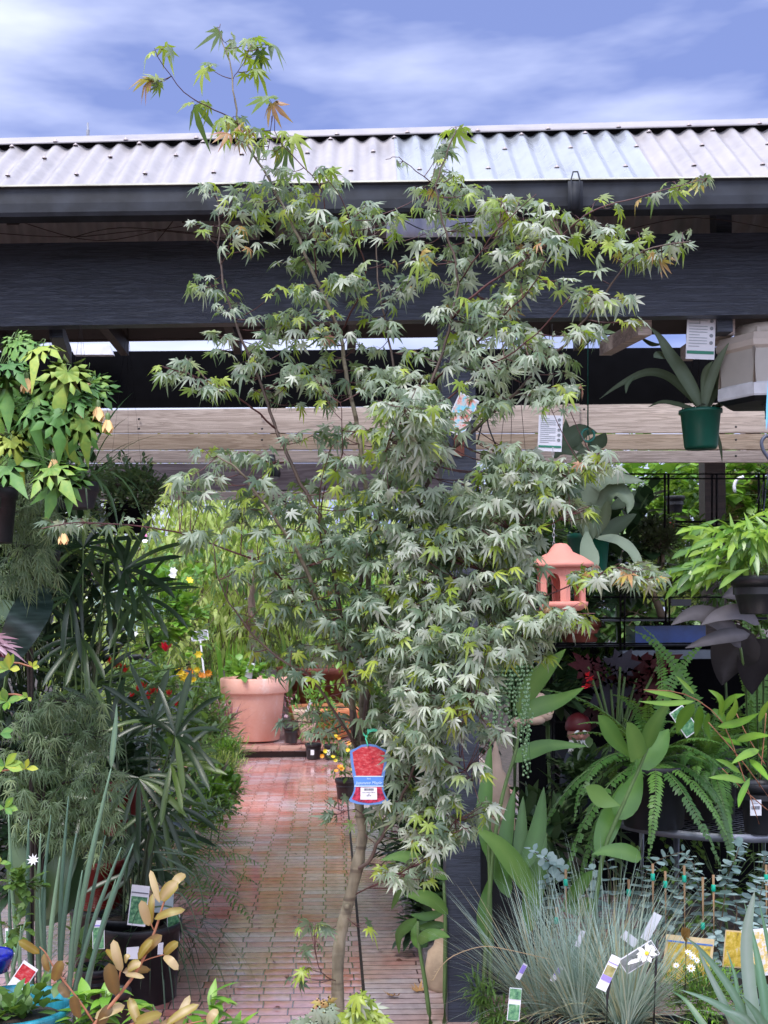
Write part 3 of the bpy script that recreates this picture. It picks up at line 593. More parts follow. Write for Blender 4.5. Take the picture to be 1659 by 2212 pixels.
# ---------------------------------------------------------------- plant builders
G = {
 'lime': leafm('leaf_lime', [(0, (.20, .30, .04)), (.5, (.40, .50, .12)), (1, (.60, .64, .24))], trans=.45),
 'mid': leafm('leaf_mid_green', [(0, (.04, .10, .02)), (.5, (.08, .17, .035)), (1, (.16, .28, .06))]),
 'bright': leafm('leaf_bright_green', [(0, (.09, .22, .03)), (.5, (.14, .33, .04)), (1, (.26, .46, .06))], rough=.35),
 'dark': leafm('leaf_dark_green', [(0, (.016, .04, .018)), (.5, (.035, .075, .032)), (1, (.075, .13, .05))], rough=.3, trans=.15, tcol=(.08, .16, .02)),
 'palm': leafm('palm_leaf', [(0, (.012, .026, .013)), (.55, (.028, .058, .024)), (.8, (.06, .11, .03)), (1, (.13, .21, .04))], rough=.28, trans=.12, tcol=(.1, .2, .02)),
 'fern': leafm('fern_green', [(0, (.035, .10, .025)), (.5, (.08, .20, .045)), (1, (.17, .34, .07))], rough=.4),
 'fine': leafm('lace_leaf', [(0, (.05, .095, .04)), (.5, (.12, .18, .09)), (1, (.28, .36, .17))], rough=.45),
 'abu': leafm('abutilon_leaf', [(0, (.06, .18, .04)), (.45, (.10, .26, .05)), (.7, (.19, .36, .06)), (1, (.42, .50, .08))], rough=.5, nz=.55, ns=60),
 'blue': leafm('blue_grass', [(0, (.11, .18, .12)), (.35, (.29, .40, .31)), (.7, (.52, .65, .54)), (.8, (.36, .38, .20)), (1, (.60, .47, .27))], rough=.5, trans=.2, tcol=(.3, .45, .3)),
 'gum': leafm('silver_dollar_leaf', [(0, (.16, .26, .24)), (.5, (.30, .43, .41)), (1, (.48, .60, .58))], rough=.5, trans=.2, tcol=(.3, .45, .3)),
 'onion': leafm('blue_green_stem', [(0, (.05, .11, .07)), (.5, (.11, .20, .14)), (1, (.26, .40, .22))], rough=.42, trans=.1),
 'copper': leafm('copper_leaf', [(0, (.06, .04, .016)), (.45, (.18, .10, .025)), (.75, (.26, .21, .03)), (1, (.46, .35, .19))], rough=.4, trans=.3, tcol=(.6, .4, .05)),
 'ginger': leafm('ginger_leaf', [(0, (.05, .12, .03)), (.5, (.11, .25, .06)), (1, (.23, .40, .10))], rough=.3, trans=.35, nz=.45, ns=9),
 'stag': leafm('staghorn_frond', [(0, (.04, .06, .03)), (.5, (.085, .12, .07)), (1, (.18, .24, .17))], rough=.6, trans=.15, nz=.5, ns=10),
 'grey': leafm('dusky_leaf', [(0, (.012, .010, .012)), (.5, (.028, .025, .027)), (1, (.12, .11, .12))], rough=.5, trans=.04, spec=.25, nz=.5, ns=10, tcol=(.1, .05, .05)),
 'red': leafm('begonia_leaf', [(0, (.018, .003, .004)), (.5, (.045, .006, .008)), (1, (.035, .033, .045))], rough=.6, trans=.05, spec=.15, tcol=(.3, .02, .02)),
 'purple': leafm('burgundy_leaf', [(0, (.10, .02, .03)), (.5, (.20, .05, .07)), (1, (.42, .28, .34))], rough=.4, trans=.2, tcol=(.4, .05, .05)),
 'pearl': leafm('pearl_green', [(0, (.12, .25, .10)), (1, (.30, .46, .25))], rough=.35, trans=.1),
}
STEMG = solid('green_stem', (.10, .17, .05), .5); STEMB = solid('brown_stem', (.11, .075, .045), .7, var=.4)
STEMR = solid('red_stem', (.30, .12, .06), .5); WOODP = solid('cane_stake', (.42, .26, .14), .6, var=.25)
TERRA = solid('terracotta', (.62, .30, .21), .7, var=.10, scale=7, bmp=.15)
TERRD = solid('dark_terracotta', (.20, .05, .03), .6, var=.25)
STONE = solid('sandstone', (.42, .31, .21), .75, var=.3, scale=12, bmp=.5)
PINKST = solid('pale_stone', (.55, .40, .31), .7, var=.15, scale=12, bmp=.3)
GREENP = solid('green_plastic', (.004, .085, .055), .35, var=.1)
BLUEP = solid('blue_glaze', (.012, .05, .22), .3, var=.3)
TEALP = solid('teal_glaze', (.02, .20, .27), .25, var=.5, scale=30, stretch=(1, 1, .15))
WHITE = solid('white_card', (.74, .74, .78), .4, var=.03); WIRE = solid('black_wire', (.012, .01, .012), .4)
STEEL = solid('table_steel', (.22, .23, .27), .4, metal=.5, var=.25)
CHAIN = solid('chain_steel', (.45, .46, .48), .35, metal=.7)
PLASG = solid('green_wire', (.01, .14, .10), .4)
def fl(name, c, r=.5): return solid(name, c, r, var=.12)
REDF, YELF, ORGF, BLUF, WHTF, PNKF, PEACH = fl('petal_red', (.62, .02, .02)), fl('petal_yellow', (.80, .58, .02)), fl('petal_orange', (.8, .32, .02)), fl('petal_lilac', (.26, .22, .65)), fl('petal_white', (.8, .8, .78)), fl('petal_pink', (.62, .18, .38)), fl('petal_peach', (.82, .55, .25))
def potb(c, rt, h, rb=None, rim=.012, rimh=.03, n=28, lip=.006):
    """an open pot standing on c: (mesh, height of the soil)"""
    rb = rb or rt*.8; b = MB()
    lathe(b, [(.0001, .002), (rb*.96, .002), (rb, .006), (rt-rim*.6, h-rimh), (rt, h-rimh), (rt+rim*.15, h-.003), (rt, h), (rt-lip, h), (rt-lip-.003, h-.02), (rt*.9, h-.06 if h > .1 else h-.02)], c, n)
    return b
def soilb(c, r, z):
    b = MB(); lathe(b, [(.0001, z+.006), (r*.5, z+.008), (r, z)], c, 18); return b
def potted(name, label, cat, c, rt, h, mat, group=None, rb=None, lab=None, rim=.012, rimh=.03):
    c = V(c); t = thing(name, label, cat, c, group)
    o = obj('pot', potb(c, rt, h, rb, rim, rimh), mat, t)
    if lab: o['label'] = lab
    obj('soil', soilb(c, rt*.93, h-.035), SOIL, t); return t
def spray(b, st, c, rx, ry, rz, n, L, W, prof='ellip', droop=.6, up=.3, flat=0., nn=3, fold=.12, vm=.5, vs=.22, core=.35, stems=True):
    """leaves on short shoots through an ellipsoid: gaps, clumps and an uneven outline"""
    c = V(c); lump = [nrm(rdir()) for _ in range(9)]; lv = [rr(-.18, .18) for _ in lump]; ls = [rr(.8, 1.15) for _ in lump]
    k = 0
    while k < n:
        d = rdir(); j = max(range(9), key=lambda i: d.dot(lump[i]))
        r = (core+(1-core)*R.random()**.6)*ls[j]
        if noise.noise(d*2.6+lump[0]*3) < -.22: r *= .75
        tip = c+V((d.x*rx*r, d.y*ry*r, d.z*rz*r)); k += 4
        g = nrm(V((d.x, d.y, d.z+up)))
        if stems: tube(st, [c.lerp(tip, .45)+V((0, 0, -.12*rz)), c.lerp(tip, .75), tip], [L*.05, L*.04, L*.02], 3, cap=False)
        for q in range(4):
            dd = nrm(g+rdir()*.75+V((0, 0, .1-flat)))
            blade(b, tip-g*L*.35*q, dd, L*rr(.7, 1.2), W*rr(.8, 1.2), droop, nn, prof, min(1, max(0, R.gauss(vm+lv[j], vs))), fold=fold)
def clump(b, c, n, L, W, spread=.5, droop=1.2, prof='strap', nn=6, r0=.03, vm=.5, vs=.25, fold=.15, lean=(0, 0, 0), lo=.5):
    c = V(c)
    for i in range(n):
        a = rr(0, 2*pi); s = spread*sqrt(R.random())
        d = nrm(V((cos(a)*s, sin(a)*s, 1))+V(lean))
        blade(b, c+V((cos(a)*r0*R.random(), sin(a)*r0*R.random(), 0)), d, L*rr(lo, 1.05), W*rr(.7, 1.15), droop*rr(.3, 1.2)*(.4+s), nn, prof, min(1, max(0, R.gauss(vm, vs))), fold=fold)
def canes(b, st, c, n, H_, spread, nl, L, W, droop=1.6, arch=1.0, lo=.25, prof='lance', vm=.5, vs=.25, lean=(0, 0), sr=.004, vary=.35):
    """arching stems with hanging leaves"""
    c = V(c)
    for i in range(n):
        a = rr(0, 2*pi); s = spread*sqrt(R.random()); h = H_*rr(1-vary, 1)
        p = c+V((cos(a)*s*.25, sin(a)*s*.25, 0)); d = nrm(V((cos(a)*s/H_*.6+lean[0], sin(a)*s/H_*.6+lean[1], 1))); pts = [p]
        for k in range(9):
            d = nrm(d+V((cos(a)*.10, sin(a)*.10, -.05))*arch*(k/5)); p = p+d*h/8; pts.append(p)
        tube(st, pts, [sr*(1-.09*k) for k in range(10)], 4, cap=False)
        m = max(1, nl//n)
        for k in range(m):
            t = lo+(1-lo)*k/m; x = t*8.99; i0 = int(x); q = pts[i0].lerp(pts[min(9, i0+1)], x-i0)
            dd = nrm(V((rr(-1, 1), rr(-1, 1), rr(-.6, .5))))
            q2 = q+dd*L*rr(.1, 1.6)
            blade(b, q2, nrm(dd+V((0, 0, -.35))), L*rr(.6, 1.15), W*rr(.8, 1.2), droop, 3, prof, min(1, max(0, R.gauss(vm, vs))))
def frond(b, st, o, d, L, W, droop=1.4, n=22, val=.5, pl=1.0, wm=.42, pd=.6):
    """a fern or palm frond: a rachis with leaflets in two rows"""
    cv = rr(-.7, .7)
    d = nrm(d); p = V(o); pts = [p.copy()]; s0 = d.cross(V((0, 0, 1)))
    if s0.length < .1: s0 = V((1, 0, 0))
    s = nrm(s0)
    for i in range(n):
        t = i/n; w = W*.5*(sin(pi*min(1, (t*.92+.10))**.85)**.8)*pl
        u = s.cross(d)
        if t > .05:
            for sg in (-1, 1):
                if R.random() < .04: continue
                blade(b, p, nrm(s*sg+d*rr(.15, .42)+u*rr(-.1, .2)), max(.004, w*rr(.74, 1.08)), max(.003, L/n*wm*2.6), pd, 2, 'strap', val+rr(-.08, .08), up=u, side=nrm(d-s*sg*.28))
        d = nrm(d+V((0, 0, -1))*droop/n+s*cv/n); s = nrm(s-d*s.dot(d)); p = p+d*L/n; pts.append(p.copy())
    tube(st, pts, [.0022*(L/.5)*(1-.8*i/n) for i in range(n+1)], 4, cap=False)
def ribbon(b, pts, W, prof='lance', val=.5, face=(0, -1, .3), fold=.12, k=3, wave=0., mi=0):
    """a hand-placed leaf along a line of points"""
    pp = smooth_path([V(p) for p in pts], k); n = len(pp)-1; pr = PROF[prof]; vs = []; fs = []; face = V(face)
    for i, p in enumerate(pp):
        t = nrm(pp[min(n, i+1)]-pp[max(0, i-1)]); s = t.cross(face)
        if s.length < .05: s = V((1, 0, 0))
        s = nrm(s); u = nrm(s.cross(t)); w = W*.5*max(.03, pr(i/n)); h = wave*W*sin(i*1.9+val*9)
        vs += [p-s*w+u*(w*fold+h), p.copy(), p+s*w+u*(w*fold-h)]
        if i < n: a = i*3; fs += [[a, a+1, a+4, a+3], [a+1, a+2, a+5, a+4]]
    b.add(vs, fs, [val, min(1, val+.24), max(0, val-.05)]*(n+1), mi)
def ball(b, c, r, n=8, m=5, val=0., mi=0, sz=1):
    lathe(b, [(max(.0001, r*sin(pi*i/m)), -r*cos(pi*i/m)*sz) for i in range(m+1)], c, n, val, mi)
def bloom(b, c, r, n=6, face=(0, -1, .6), mi=0, cup=.3, val=.5, w=.7):
    f = nrm(V(face)+rdir()*.5); s, t = frame(f)
    for i in range(n):
        a = 2*pi*i/n; blade(b, c, nrm(s*cos(a)+t*sin(a)+f*cup), r, r*w, 0, 2, 'obov', val, up=f, mi=mi)
def hangers(t, top, pts, mat=WIRE, r=.0015):
    for q in pts:
        b = MB(); tube(b, [V(q), V(top)], r, 4); obj('hanger', b, mat, t)
def text_parts(parent, s, loc, size, mat, rot=(pi/2, 0, 0), shear=0., name='lettering', ext=.0002):
    cu = bpy.data.curves.new('t', 'FONT'); cu.body = s; cu.size = size; cu.align_x = 'CENTER'; cu.align_y = 'CENTER'; cu.extrude = ext; cu.shear = shear
    o = bpy.data.objects.new('t', cu); me = bpy.data.meshes.new_from_object(o); bpy.data.objects.remove(o)
    me.materials.clear(); me.materials.append(mat); q = link(bpy.data.objects.new(name, me))
    q.parent = parent; q.location = V(loc)-V(parent['_w']); q.rotation_euler = rot; return q
def card(name, label, c, w, h, pic, group=None, tilt=0., yaw=0., lean=0., base=WHITE, bars=(), cat='plant tag', stick=0., lines=0, stickmat=WIRE):
    """a plant tag: card, picture, print; bars = (y0, y1, material) across it from 0 at the foot to 1 at the head"""
    c = V(c); t = thing(name, label, cat, c, group)
    M = Matrix.Translation(c) @ Matrix.Rotation(yaw, 4, 'Z') @ Matrix.Rotation(lean, 4, 'X') @ Matrix.Rotation(tilt, 4, 'Y')
    b = MB(); box(b, (-w/2, 0, 0), (w/2, .0012, h), M=M); obj('card', b, base, t, smooth=False)
    if pic:
        y0, y1, m = pic; b = MB(); box(b, (-w*.44, -.0012, h*y0), (w*.44, -.0002, h*y1), M=M); obj('picture', b, m, t, smooth=False)
    for (y0, y1, m) in bars:
        b = MB(); box(b, (-w*.47, -.0022, h*y0), (w*.47, -.0008, h*y1), M=M); obj('print_band', b, m, t, smooth=False)
    if lines:
        b = MB()
        for i in range(lines): box(b, (-w*.38, -.0028, h*(.3+.6*i/lines)), (w*rr(.05, .3), -.0018, h*(.3+.6*i/lines+.02)), M=M)
        obj('print', b, INK, t, smooth=False)
    if stick:
        b = MB(); box(b, (-w*.05, .0015, -stick), (w*.05, .0035, h*.5), M=M); obj('stick', b, stickmat, t, smooth=False)
    return t
INK = solid('print_grey', (.14, .15, .18), .6); GRNB = solid('print_green', (.02, .22, .13), .5); BLUB = solid('print_blue', (.08, .20, .55), .4); PURB = solid('print_purple', (.28, .22, .62), .4)
def picm(name, cols, scale=60, stretch=None):
    m, nt, bs = mk(name); f = tex(nt, scale, 5, stretch, .7); k = len(cols)
    nt.links.new(ramp(nt, f, [(.3+.4*i/(k-1), c) for i, c in enumerate(cols)]), bs.inputs['Base Color']); bs.inputs['Roughness'].default_value = .3; return m
PICG = picm('picture_green', [(.01, .04, .03), (.05, .18, .09), (.15, .35, .16), (.5, .6, .5)]); PICY = picm('picture_yellow', [(.12, .10, .06), (.55, .38, .04), (.75, .55, .1), (.75, .72, .7)], 45)
PICR = picm('picture_red', [(.10, .02, .03), (.38, .02, .03), (.50, .03, .04), (.55, .12, .12), (.5, .35, .38)], 55, (1, 1, 2.2)); PICD = picm('picture_dark_red', [(.05, .008, .015), (.22, .01, .04), (.55, .03, .08), (.5, .25, .22)], 60)
PICB = picm('picture_sky', [(.05, .04, .05), (.6, .12, .08), (.7, .55, .5), (.15, .6, .75), (.35, .75, .8)], 30)
# ---------------------------------------------------------------- beyond the shed: garden in the open, far to near
def tree(name, label, x, Y, h, r, mat, n, L, W, prof='lance', droop=1.5, cat='tree', group=None, z0=.7, trunk=.06, vm=.5, flat=.3, y=1321):
    c = P(x, y, Y); c.z = 0; t = thing(name, label, cat, c, group)
    b = MB(); tube(b, [c, c+V((.05, 0, h*.35)), c+V((-.04, 0, h*.8))], [trunk, trunk*.7, trunk*.3], 8); obj('trunk', b, STEMB, t)
    b = MB(); st = MB(); spray(b, st, c+V((0, 0, h*.5+z0*.5)), r, r*.8, (h-z0)*.5, n, L, W, prof, droop, .2, flat, vm=vm)
    obj('limbs', st, STEMB, t); obj('crown', b, mat, t); return t
for i, (x, Y, h, r, m, lb) in enumerate((
  (-150, 21, 3.6, 2.2, 'mid', 'dark green tree far left behind the palms'), (230, 22, 3.7, 2.0, 'mid', 'mid-green tree behind the spiky shrub at left'), (470, 23, 3.8, 2.1, 'bright', 'rounded bright tree behind the terracotta tub'),
  (700, 23, 3.7, 2.1, 'mid', 'green tree behind the maple stems'), (950, 22, 3.8, 2.0, 'mid', 'green tree behind the dark post'), (1190, 20, 3.7, 1.9, 'dark', 'dark tree behind the hanging terracotta lantern'),
  (1420, 20, 3.6, 1.9, 'mid', 'green tree seen through the black rack'), (1680, 20, 3.9, 2.0, 'mid', 'green tree beyond the right edge of the screen'))):
    tree('garden_tree', lb, x, Y, h, r, G[m], 2000, .22, .13, 'ellip', .6, group='trees at the back of the garden', z0=.1)
for i, (x, Y, h, lb, n) in enumerate((
  (380, 14.6, 3.0, 'weeping lime-green shrub left of the terracotta tub', 1500), (520, 15.6, 3.35, 'tall lime shrub directly above the terracotta tub', 1500), (270, 13.2, 2.3, 'pale arching shrub next to the red salvias', 900),
  (690, 15.2, 3.2, 'weeping yellow-green shrub right of the staked stem', 1400), (830, 14.4, 2.9, 'lime shrub behind the maple trunk', 1000), (610, 17.0, 3.6, 'tallest pale shrub below the pine boards', 1200), (430, 17.5, 3.6, 'yellowish shrub at the left end of the boards', 1200), (330, 16.2, 3.3, 'broad lime shrub behind the round-bush basket', 1300), (200, 15.5, 3.1, 'lime shrub farthest left behind the tall fan palm', 1100), (760, 17.2, 3.5, 'lime shrub seen between the maple stems', 1100), (950, 16.5, 3.3, 'pale shrub farthest right behind the dark post', 900))):
    c = P(x, 1321, Y); c.z = 0; t = thing('weeping_shrub', lb, 'shrub', c, 'lime weeping shrubs behind the path')
    b = MB(); st = MB(); canes(b, st, c, 26, h*1.12, 1.5, int(n*1.25), .17, .05, 1.8, .8, .12, vm=.5, sr=.009); obj('canes', st, STEMB, t); obj('foliage', b, G['lime'], t)
# straight-leaved clumps and tall grey-green column
for (x, y, Y, h, n, m, lb) in ((492, 1440, 13.9, .95, 60, 'bright', 'clump of upright bright green straps beside the tub'), (640, 1440, 14.2, 1.0, 50, 'mid', 'clump of green straps behind the staked stem'), (540, 1430, 14.4, .8, 30, 'bright', 'short strap clump behind the terracotta tub')):
    c = P(x, y, Y); c.z = .3; t = thing('iris_clump', lb, 'plant', c, 'strap-leaved clumps behind the tub'); b = MB(); clump(b, c, n, h, .045, .22, .35, 'strap', 4, .16, fold=.2); obj('leaves', b, G[m], t)
c = P(448, 1470, 12.9); c.z = 0; t = thing('column_conifer', 'narrow dark conifer column left of the strap leaves', 'shrub', c)
b = MB(); st = MB(); spray(b, st, c+V((0, 0, .85)), .13, .13, .75, 500, .07, .016, 'lance', .3, 1.5, core=.1); obj('foliage', b, G['mid'], t); obj('stem', st, STEMB, t)
# low wall behind the platform
b = MB(); box(b, (-1.95, 14.9, .02), (1.6, 15.1, .78)); tag(obj('low_timber_wall', b, PURPW, smooth=False), 'low dark timber wall behind the terracotta tub', 'wall')
b = MB(); c = P(480, 1450, 14.3); c.z = .25; lathe(b, [(.0001, 0), (.14, 0), (.17, .12), (.30, .35), (.34, .38), (.34, .44), (.30, .45), (.28, .40)], c, 24); tag(obj('stone_urn', b, solid('grey_stone', (.12, .11, .11), .8)), 'grey stone urn half hidden behind the tub', 'urn')
# the big terracotta tub
YT = 13.3; c = P(551, 1597, YT); c.z = .095
w_ = lambda n: px(n, YT)
t = thing('terracotta_tub', 'large pale terracotta tub with broad rim on the brick step', 'plant pot', c)
TUBM, nt_, bs_ = mk('weathered_pale_terracotta')
fa = tex(nt_, 3.5, 6, (1, 1, .45)); fb = tex(nt_, 40, 3)
mm_ = node(nt_, 'ShaderNodeMath', operation='MULTIPLY_ADD'); nt_.links.new(fb, mm_.inputs[0]); mm_.inputs[1].default_value = .2; nt_.links.new(fa, mm_.inputs[2])
nt_.links.new(ramp(nt_, mm_.outputs[0], [(.38, (.54, .255, .19)), (.55, (.66, .34, .26)), (.72, (.69, .39, .31)), (.84, (.72, .52, .46))]), bs_.inputs['Base Color']); bs_.inputs['Roughness'].default_value = .8; bump(nt_, bs_, fb, .2, .01)
b = MB(); lathe(b, [(.0001, 0), (w_(51), 0), (w_(53), .01), (w_(64), w_(98)), (w_(65), w_(101)), (w_(71.5), w_(101.5)), (w_(73), w_(104)), (w_(74.5), w_(131)), (w_(72), w_(134)), (w_(66), w_(134)), (w_(64), w_(118))], c, 48); obj('tub', b, TUBM, t)
obj('soil', soilb(c, w_(66), w_(122)), SOIL, t)
b = MB(); tube(b, [c+V((.0, 0, .5)), c+V((-.02, .02, 1.2)), c+V((-.03, .02, 2.1))], [.06, .05, .03], 9); obj('stem', b, solid('grey_brown_bark', (.16, .11, .085), .8, var=.3, stretch=(1, 1, .2)), t)
b = MB(); st = MB(); canes(b, st, c+V((0, 0, 1.6)), 16, 1.1, 1.4, 520, .17, .05, 2.0, 2.6, .2, vm=.35, sr=.006); obj('shoots', st, STEMB, t); obj('foliage', b, G['mid'], t)
b = MB(); st = MB(); spray(b, st, c+V((-.1, -.15, w_(150))), .3, .22, .16, 110, .10, .08, 'ellip', .7, .5); obj('underplanting', b, G['bright'], t)
card('plant_tag', 'small white tag standing in the terracotta tub', c+V((-.05, -.3, w_(136))), .08, .17, None, tilt=.25)
# sign on a stick
c = P(433, 1410, 11.8); card('garden_sign', 'little white picture sign on a thin stick among the flowers', c+V((0, 0, .12)), .17, .10, (.1, .9, picm('picture_grey', [(.05, .05, .06), (.3, .32, .35), (.6, .6, .6)], 12)), cat='sign', stick=.55, stickmat=WHITE, tilt=-.1)
# small pots on and below the step
def nursery(x, y, Y, w, h, lb, leaf=None, grp='small black nursery pots by the step', z=None, mat=BLACKM, cat='potted plant', nl=120, L=.06, W=.02, r=.16, hh=.25, prof='lance', vm=.5, droop=.8, name='potted_plant'):
    c = P(x, y, Y); 
    if z is not None: c.z = z
    t = potted(name, lb, cat, c, px(w, Y)/2, px(h, Y), mat, grp)
    if leaf:
        b = MB(); st = MB(); spray(b, st, c+V((0, 0, px(h, Y)+hh*.55)), r, r, hh*.6, nl, L, W, prof, droop, .6, vm=vm); obj('foliage', b, leaf, t); obj('stems', st, STEMB, t)
    return t
nursery(629, 1615, 12.9, 33, 36, 'black nursery pot with sparse reddish plant, beside the tub', G['purple'], z=.095, r=.12, hh=.4, nl=60, L=.05)
nursery(677, 1641, 12.2, 36, 34, 'black nursery pot below the step, left of its twin', G['fern'], z=.008, r=.25, hh=.5, nl=220, L=.09, W=.025)
nursery(715, 1641, 12.15, 32, 33, 'black nursery pot below the step, nearest the maple trunk', G['mid'], z=.008, r=.16, hh=.4, nl=120, L=.08, W=.03)
for (x, lb) in ((671, 'white price sticker on the left black pot below the step'), (706, 'white price sticker on the right black pot below the step')):
    b = MB(); q = P(x, 1631, 12.0 if x < 700 else 11.98); slab(b, [q, q+V((.035, 0, 0)), q+V((.035, 0, .05)), q+V((0, 0, .05))], (0, .003, 0)); tag(obj('price_sticker', b, WHITE, smooth=False), lb, 'sticker')
c = P(662, 1606, 13.0); c.z = .095; t = thing('clay_vase', 'tapering beige clay vase behind the small black pots', 'vase', c); b = MB(); lathe(b, [(.0001, 0), (.06, 0), (.07, .02), (.15, .33), (.155, .36), (.14, .36)], c, 24); obj('body', b, PINKST, t)
b = MB(); q = c+V((-.02, -.16, .30)); slab(b, [q, q+V((.03, 0, 0)), q+V((.10, -.02, .16)), q+V((.065, -.02, .17))], (0, .003, 0)); obj('tag', b, WHITE, t, smooth=False)
for (x, Y, rt, h, z, m, lb) in ((705, 13.6, .42, .34, .095, solid('orange_terracotta', (.60, .22, .09), .7, var=.15), 'wide orange terracotta bowl behind the maple trunk'), (690, 14.4, .5, .75, .095, TERRD, 'large brown clay pot behind the orange bowl')):
    c = P(x, 1600, Y); c.z = z; t = potted('clay_bowl', lb, 'plant pot', c, rt, h, m, rb=rt*.62, rim=.03, rimh=.08)
    b = MB(); st = MB(); spray(b, st, c+V((0, 0, h+.15)), rt*.9, rt*.8, .12, 90, .07, .04, 'ellip', .6, .5); obj('foliage', b, G['bright'], t)
c = P(823, 1625, 11.6); c.z = .008; t = potted('planter', 'square-looking black tub with purple tray beside the maple trunk', 'planter', c, .30, .40, BLACKM, rb=.27)
b = MB(); box(b, c+V((-.12, -.1, .40)), c+V((.2, .2, .46))); obj('purple_tray', b, solid('purple_plastic', (.08, .03, .30), .4), t, smooth=False)
c = P(748, 1700, 9.6); c.z = .008; t = potted('marigold_pot', 'small pot of orange and yellow daisies hidden behind the maple tag', 'potted plant', c, .09, .16, BLACKM)
b = MB(); st = MB(); spray(b, st, c+V((-.03, 0, .33)), .17, .12, .17, 220, .045, .016, 'lance', .6, .5); obj('foliage', b, G['mid'], t); obj('stems', st, STEMG, t)
for k in range(14):
    b = MB(); bloom(b, c+V((rr(-.22, .06), -.1+rr(-.05, .05), rr(.2, .52))), .022, 8, w=.5); obj('flower', b, ORGF if k % 2 else YELF, t)
# yellow flowers seen through the maple
c = P(840, 1500, 9.0); c.z = .0; t = thing('yellow_daisy_bush', 'bush with yellow and lilac blooms glimpsed through the maple', 'flowering plant', c)
b = MB(); st = MB(); spray(b, st, c+V((0, 0, .5)), .3, .3, .5, 400, .07, .03, 'lance', .6, .5); obj('foliage', b, G['mid'], t); obj('stems', st, STEMG, t)
for (x, y, m) in ((808, 1405, YELF), (822, 1412, YELF), (815, 1422, YELF), (862, 1432, YELF), (872, 1440, YELF), (850, 1428, YELF), (868, 1452, YELF), (815, 1392, BLUF), (826, 1396, BLUF)):
    b = MB(); bloom(b, P(x, y, 8.6), .035, 7, w=.6); obj('flower', b, m, t)
# flower beds on the left, beyond the shed
def bush(name, lb, x, y, Y, rx, rz, m, n, L, W, prof='ellip', cat='plant', grp=None, flowers=(), droop=.6, vm=.5, fm=None, fr=.03, nf=0, base0=0.):
    c = P(x, y, Y); t = thing(name, lb, cat, V((c.x, c.y, base0)), grp)
    b = MB(); st = MB(); spray(b, st, c, rx, rx*.8, rz, n, L, W, prof, droop, .5, vm=vm); obj('foliage', b, m, t)
    tube(st, [V((c.x, c.y, base0)), V((c.x+.02, c.y, (c.z+base0)/2)), c], [max(.006, L*.1)]*3, 5); obj('stems', st, STEMG, t)
    for k in range(nf):
        b = MB(); d = rdir(); d.y = -abs(d.y); bloom(b, c+V((d.x*rx, d.y*rx*.8, d.z*rz)), fr, 6, w=.75); obj('flower', b, fm[k % len(fm)], t)
    return t
bush('white_flower_bush', 'leafy bush with white flowers left of the hanging sign', 350, 1330, 9.5, .5, .42, G['bright'], 900, .08, .06, nf=8, fm=[WHTF, WHTF, YELF], fr=.035)
bush('pink_flower_bush', 'loose bush with pink and purple flowers behind the palm', 275, 1230, 10.2, .55, .3, G['mid'], 600, .07, .04, nf=8, fm=[PNKF, WHTF], fr=.03)
bush('silver_bush', 'fluffy pale green bush below the pink flowers', 270, 1320, 9.2, .4, .25, G['gum'], 600, .04, .012, 'lance')
bush('conifer_ball', 'small round dense green ball among the red flowers', 340, 1455, 8.4, .17, .17, G['mid'], 700, .03, .012, 'lance')
bush('thyme_mound', 'mound of tiny leaves left of the yellow flowers', 290, 1465, 8.6, .3, .16, G['mid'], 500, .04, .015)
bush('marigold_clump', 'clump topped by yellow and orange marigolds', 415, 1500, 8.4, .22, .2, G['mid'], 400, .05, .02, nf=0)
t = bpy.data.objects['marigold_clump']
for (x, y, m, r_) in ((388, 1455, YELF, .045), (398, 1465, YELF, .05), (410, 1452, ORGF, .035), (425, 1448, YELF, .03), (436, 1462, ORGF, .04), (418, 1470, YELF, .03), (405, 1478, YELF, .03), (450, 1455, ORGF, .035)):
    b = MB(); bloom(b, P(x, y, 8.0), r_, 9, w=.5, cup=.6); bloom(b, P(x, y, 7.99), r_*.7, 8, w=.5, cup=.8); obj('flower', b, m, t)
t = bush('red_salvia', 'plants with scarlet flower heads behind the palm fronds', 300, 1480, 8.0, .42, .2, G['mid'], 500, .06, .035)
for (x, y) in ((232, 1425), (240, 1432), (250, 1440), (262, 1442), (268, 1448), (256, 1432), (300, 1490), (310, 1483), (322, 1500), (288, 1505), (330, 1492), (343, 1497), (365, 1500), (380, 1520), (318, 1508), (150, 1520), (160, 1515), (170, 1528)):
    b = MB()
    for q in range(5): blade(b, P(x+rr(-4, 4), y+5, 7.7), nrm(V((rr(-.5, .5), -.2, 1))), .05, .022, .3, 2, 'lance', .5)
    obj('flower', b, REDF, t)
c = P(372, 1440, 8.2); t = thing('blue_salvia', 'lilac-blue flower spikes with one red bloom above them', 'flowering plant', V((c.x, c.y, 0)))
b = MB(); clump(b, V((c.x, c.y, .3)), 26, .75, .03, .3, .6, 'lance', 4); obj('foliage', b, G['mid'], t)
for k in range(9):
    b = MB(); q = P(362+k*3.4, 1440+rr(-6, 6), 8.1)
    for j in range(26): blade(b, q+V((0, 0, j*.006)), nrm(V((rr(-1, 1), rr(-1, 1), .5))), .016, .012, .2, 1, 'ellip', .5)
    obj('flower_spike', b, BLUF, t)
b = MB()
for q in range(7): blade(b, P(358, 1408, 8.0), nrm(V((rr(-.9, .9), -.3, 1))), .075, .04, .3, 2, 'ellip', .5)
obj('red_bloom', b, fl('petal_coral', (.75, .03, .06)), t)
nursery(303, 1440, 8.8, 52, 26, 'black pot of white daisies behind the scarlet flowers', None, None, cat='plant pot', name='nursery_pot')
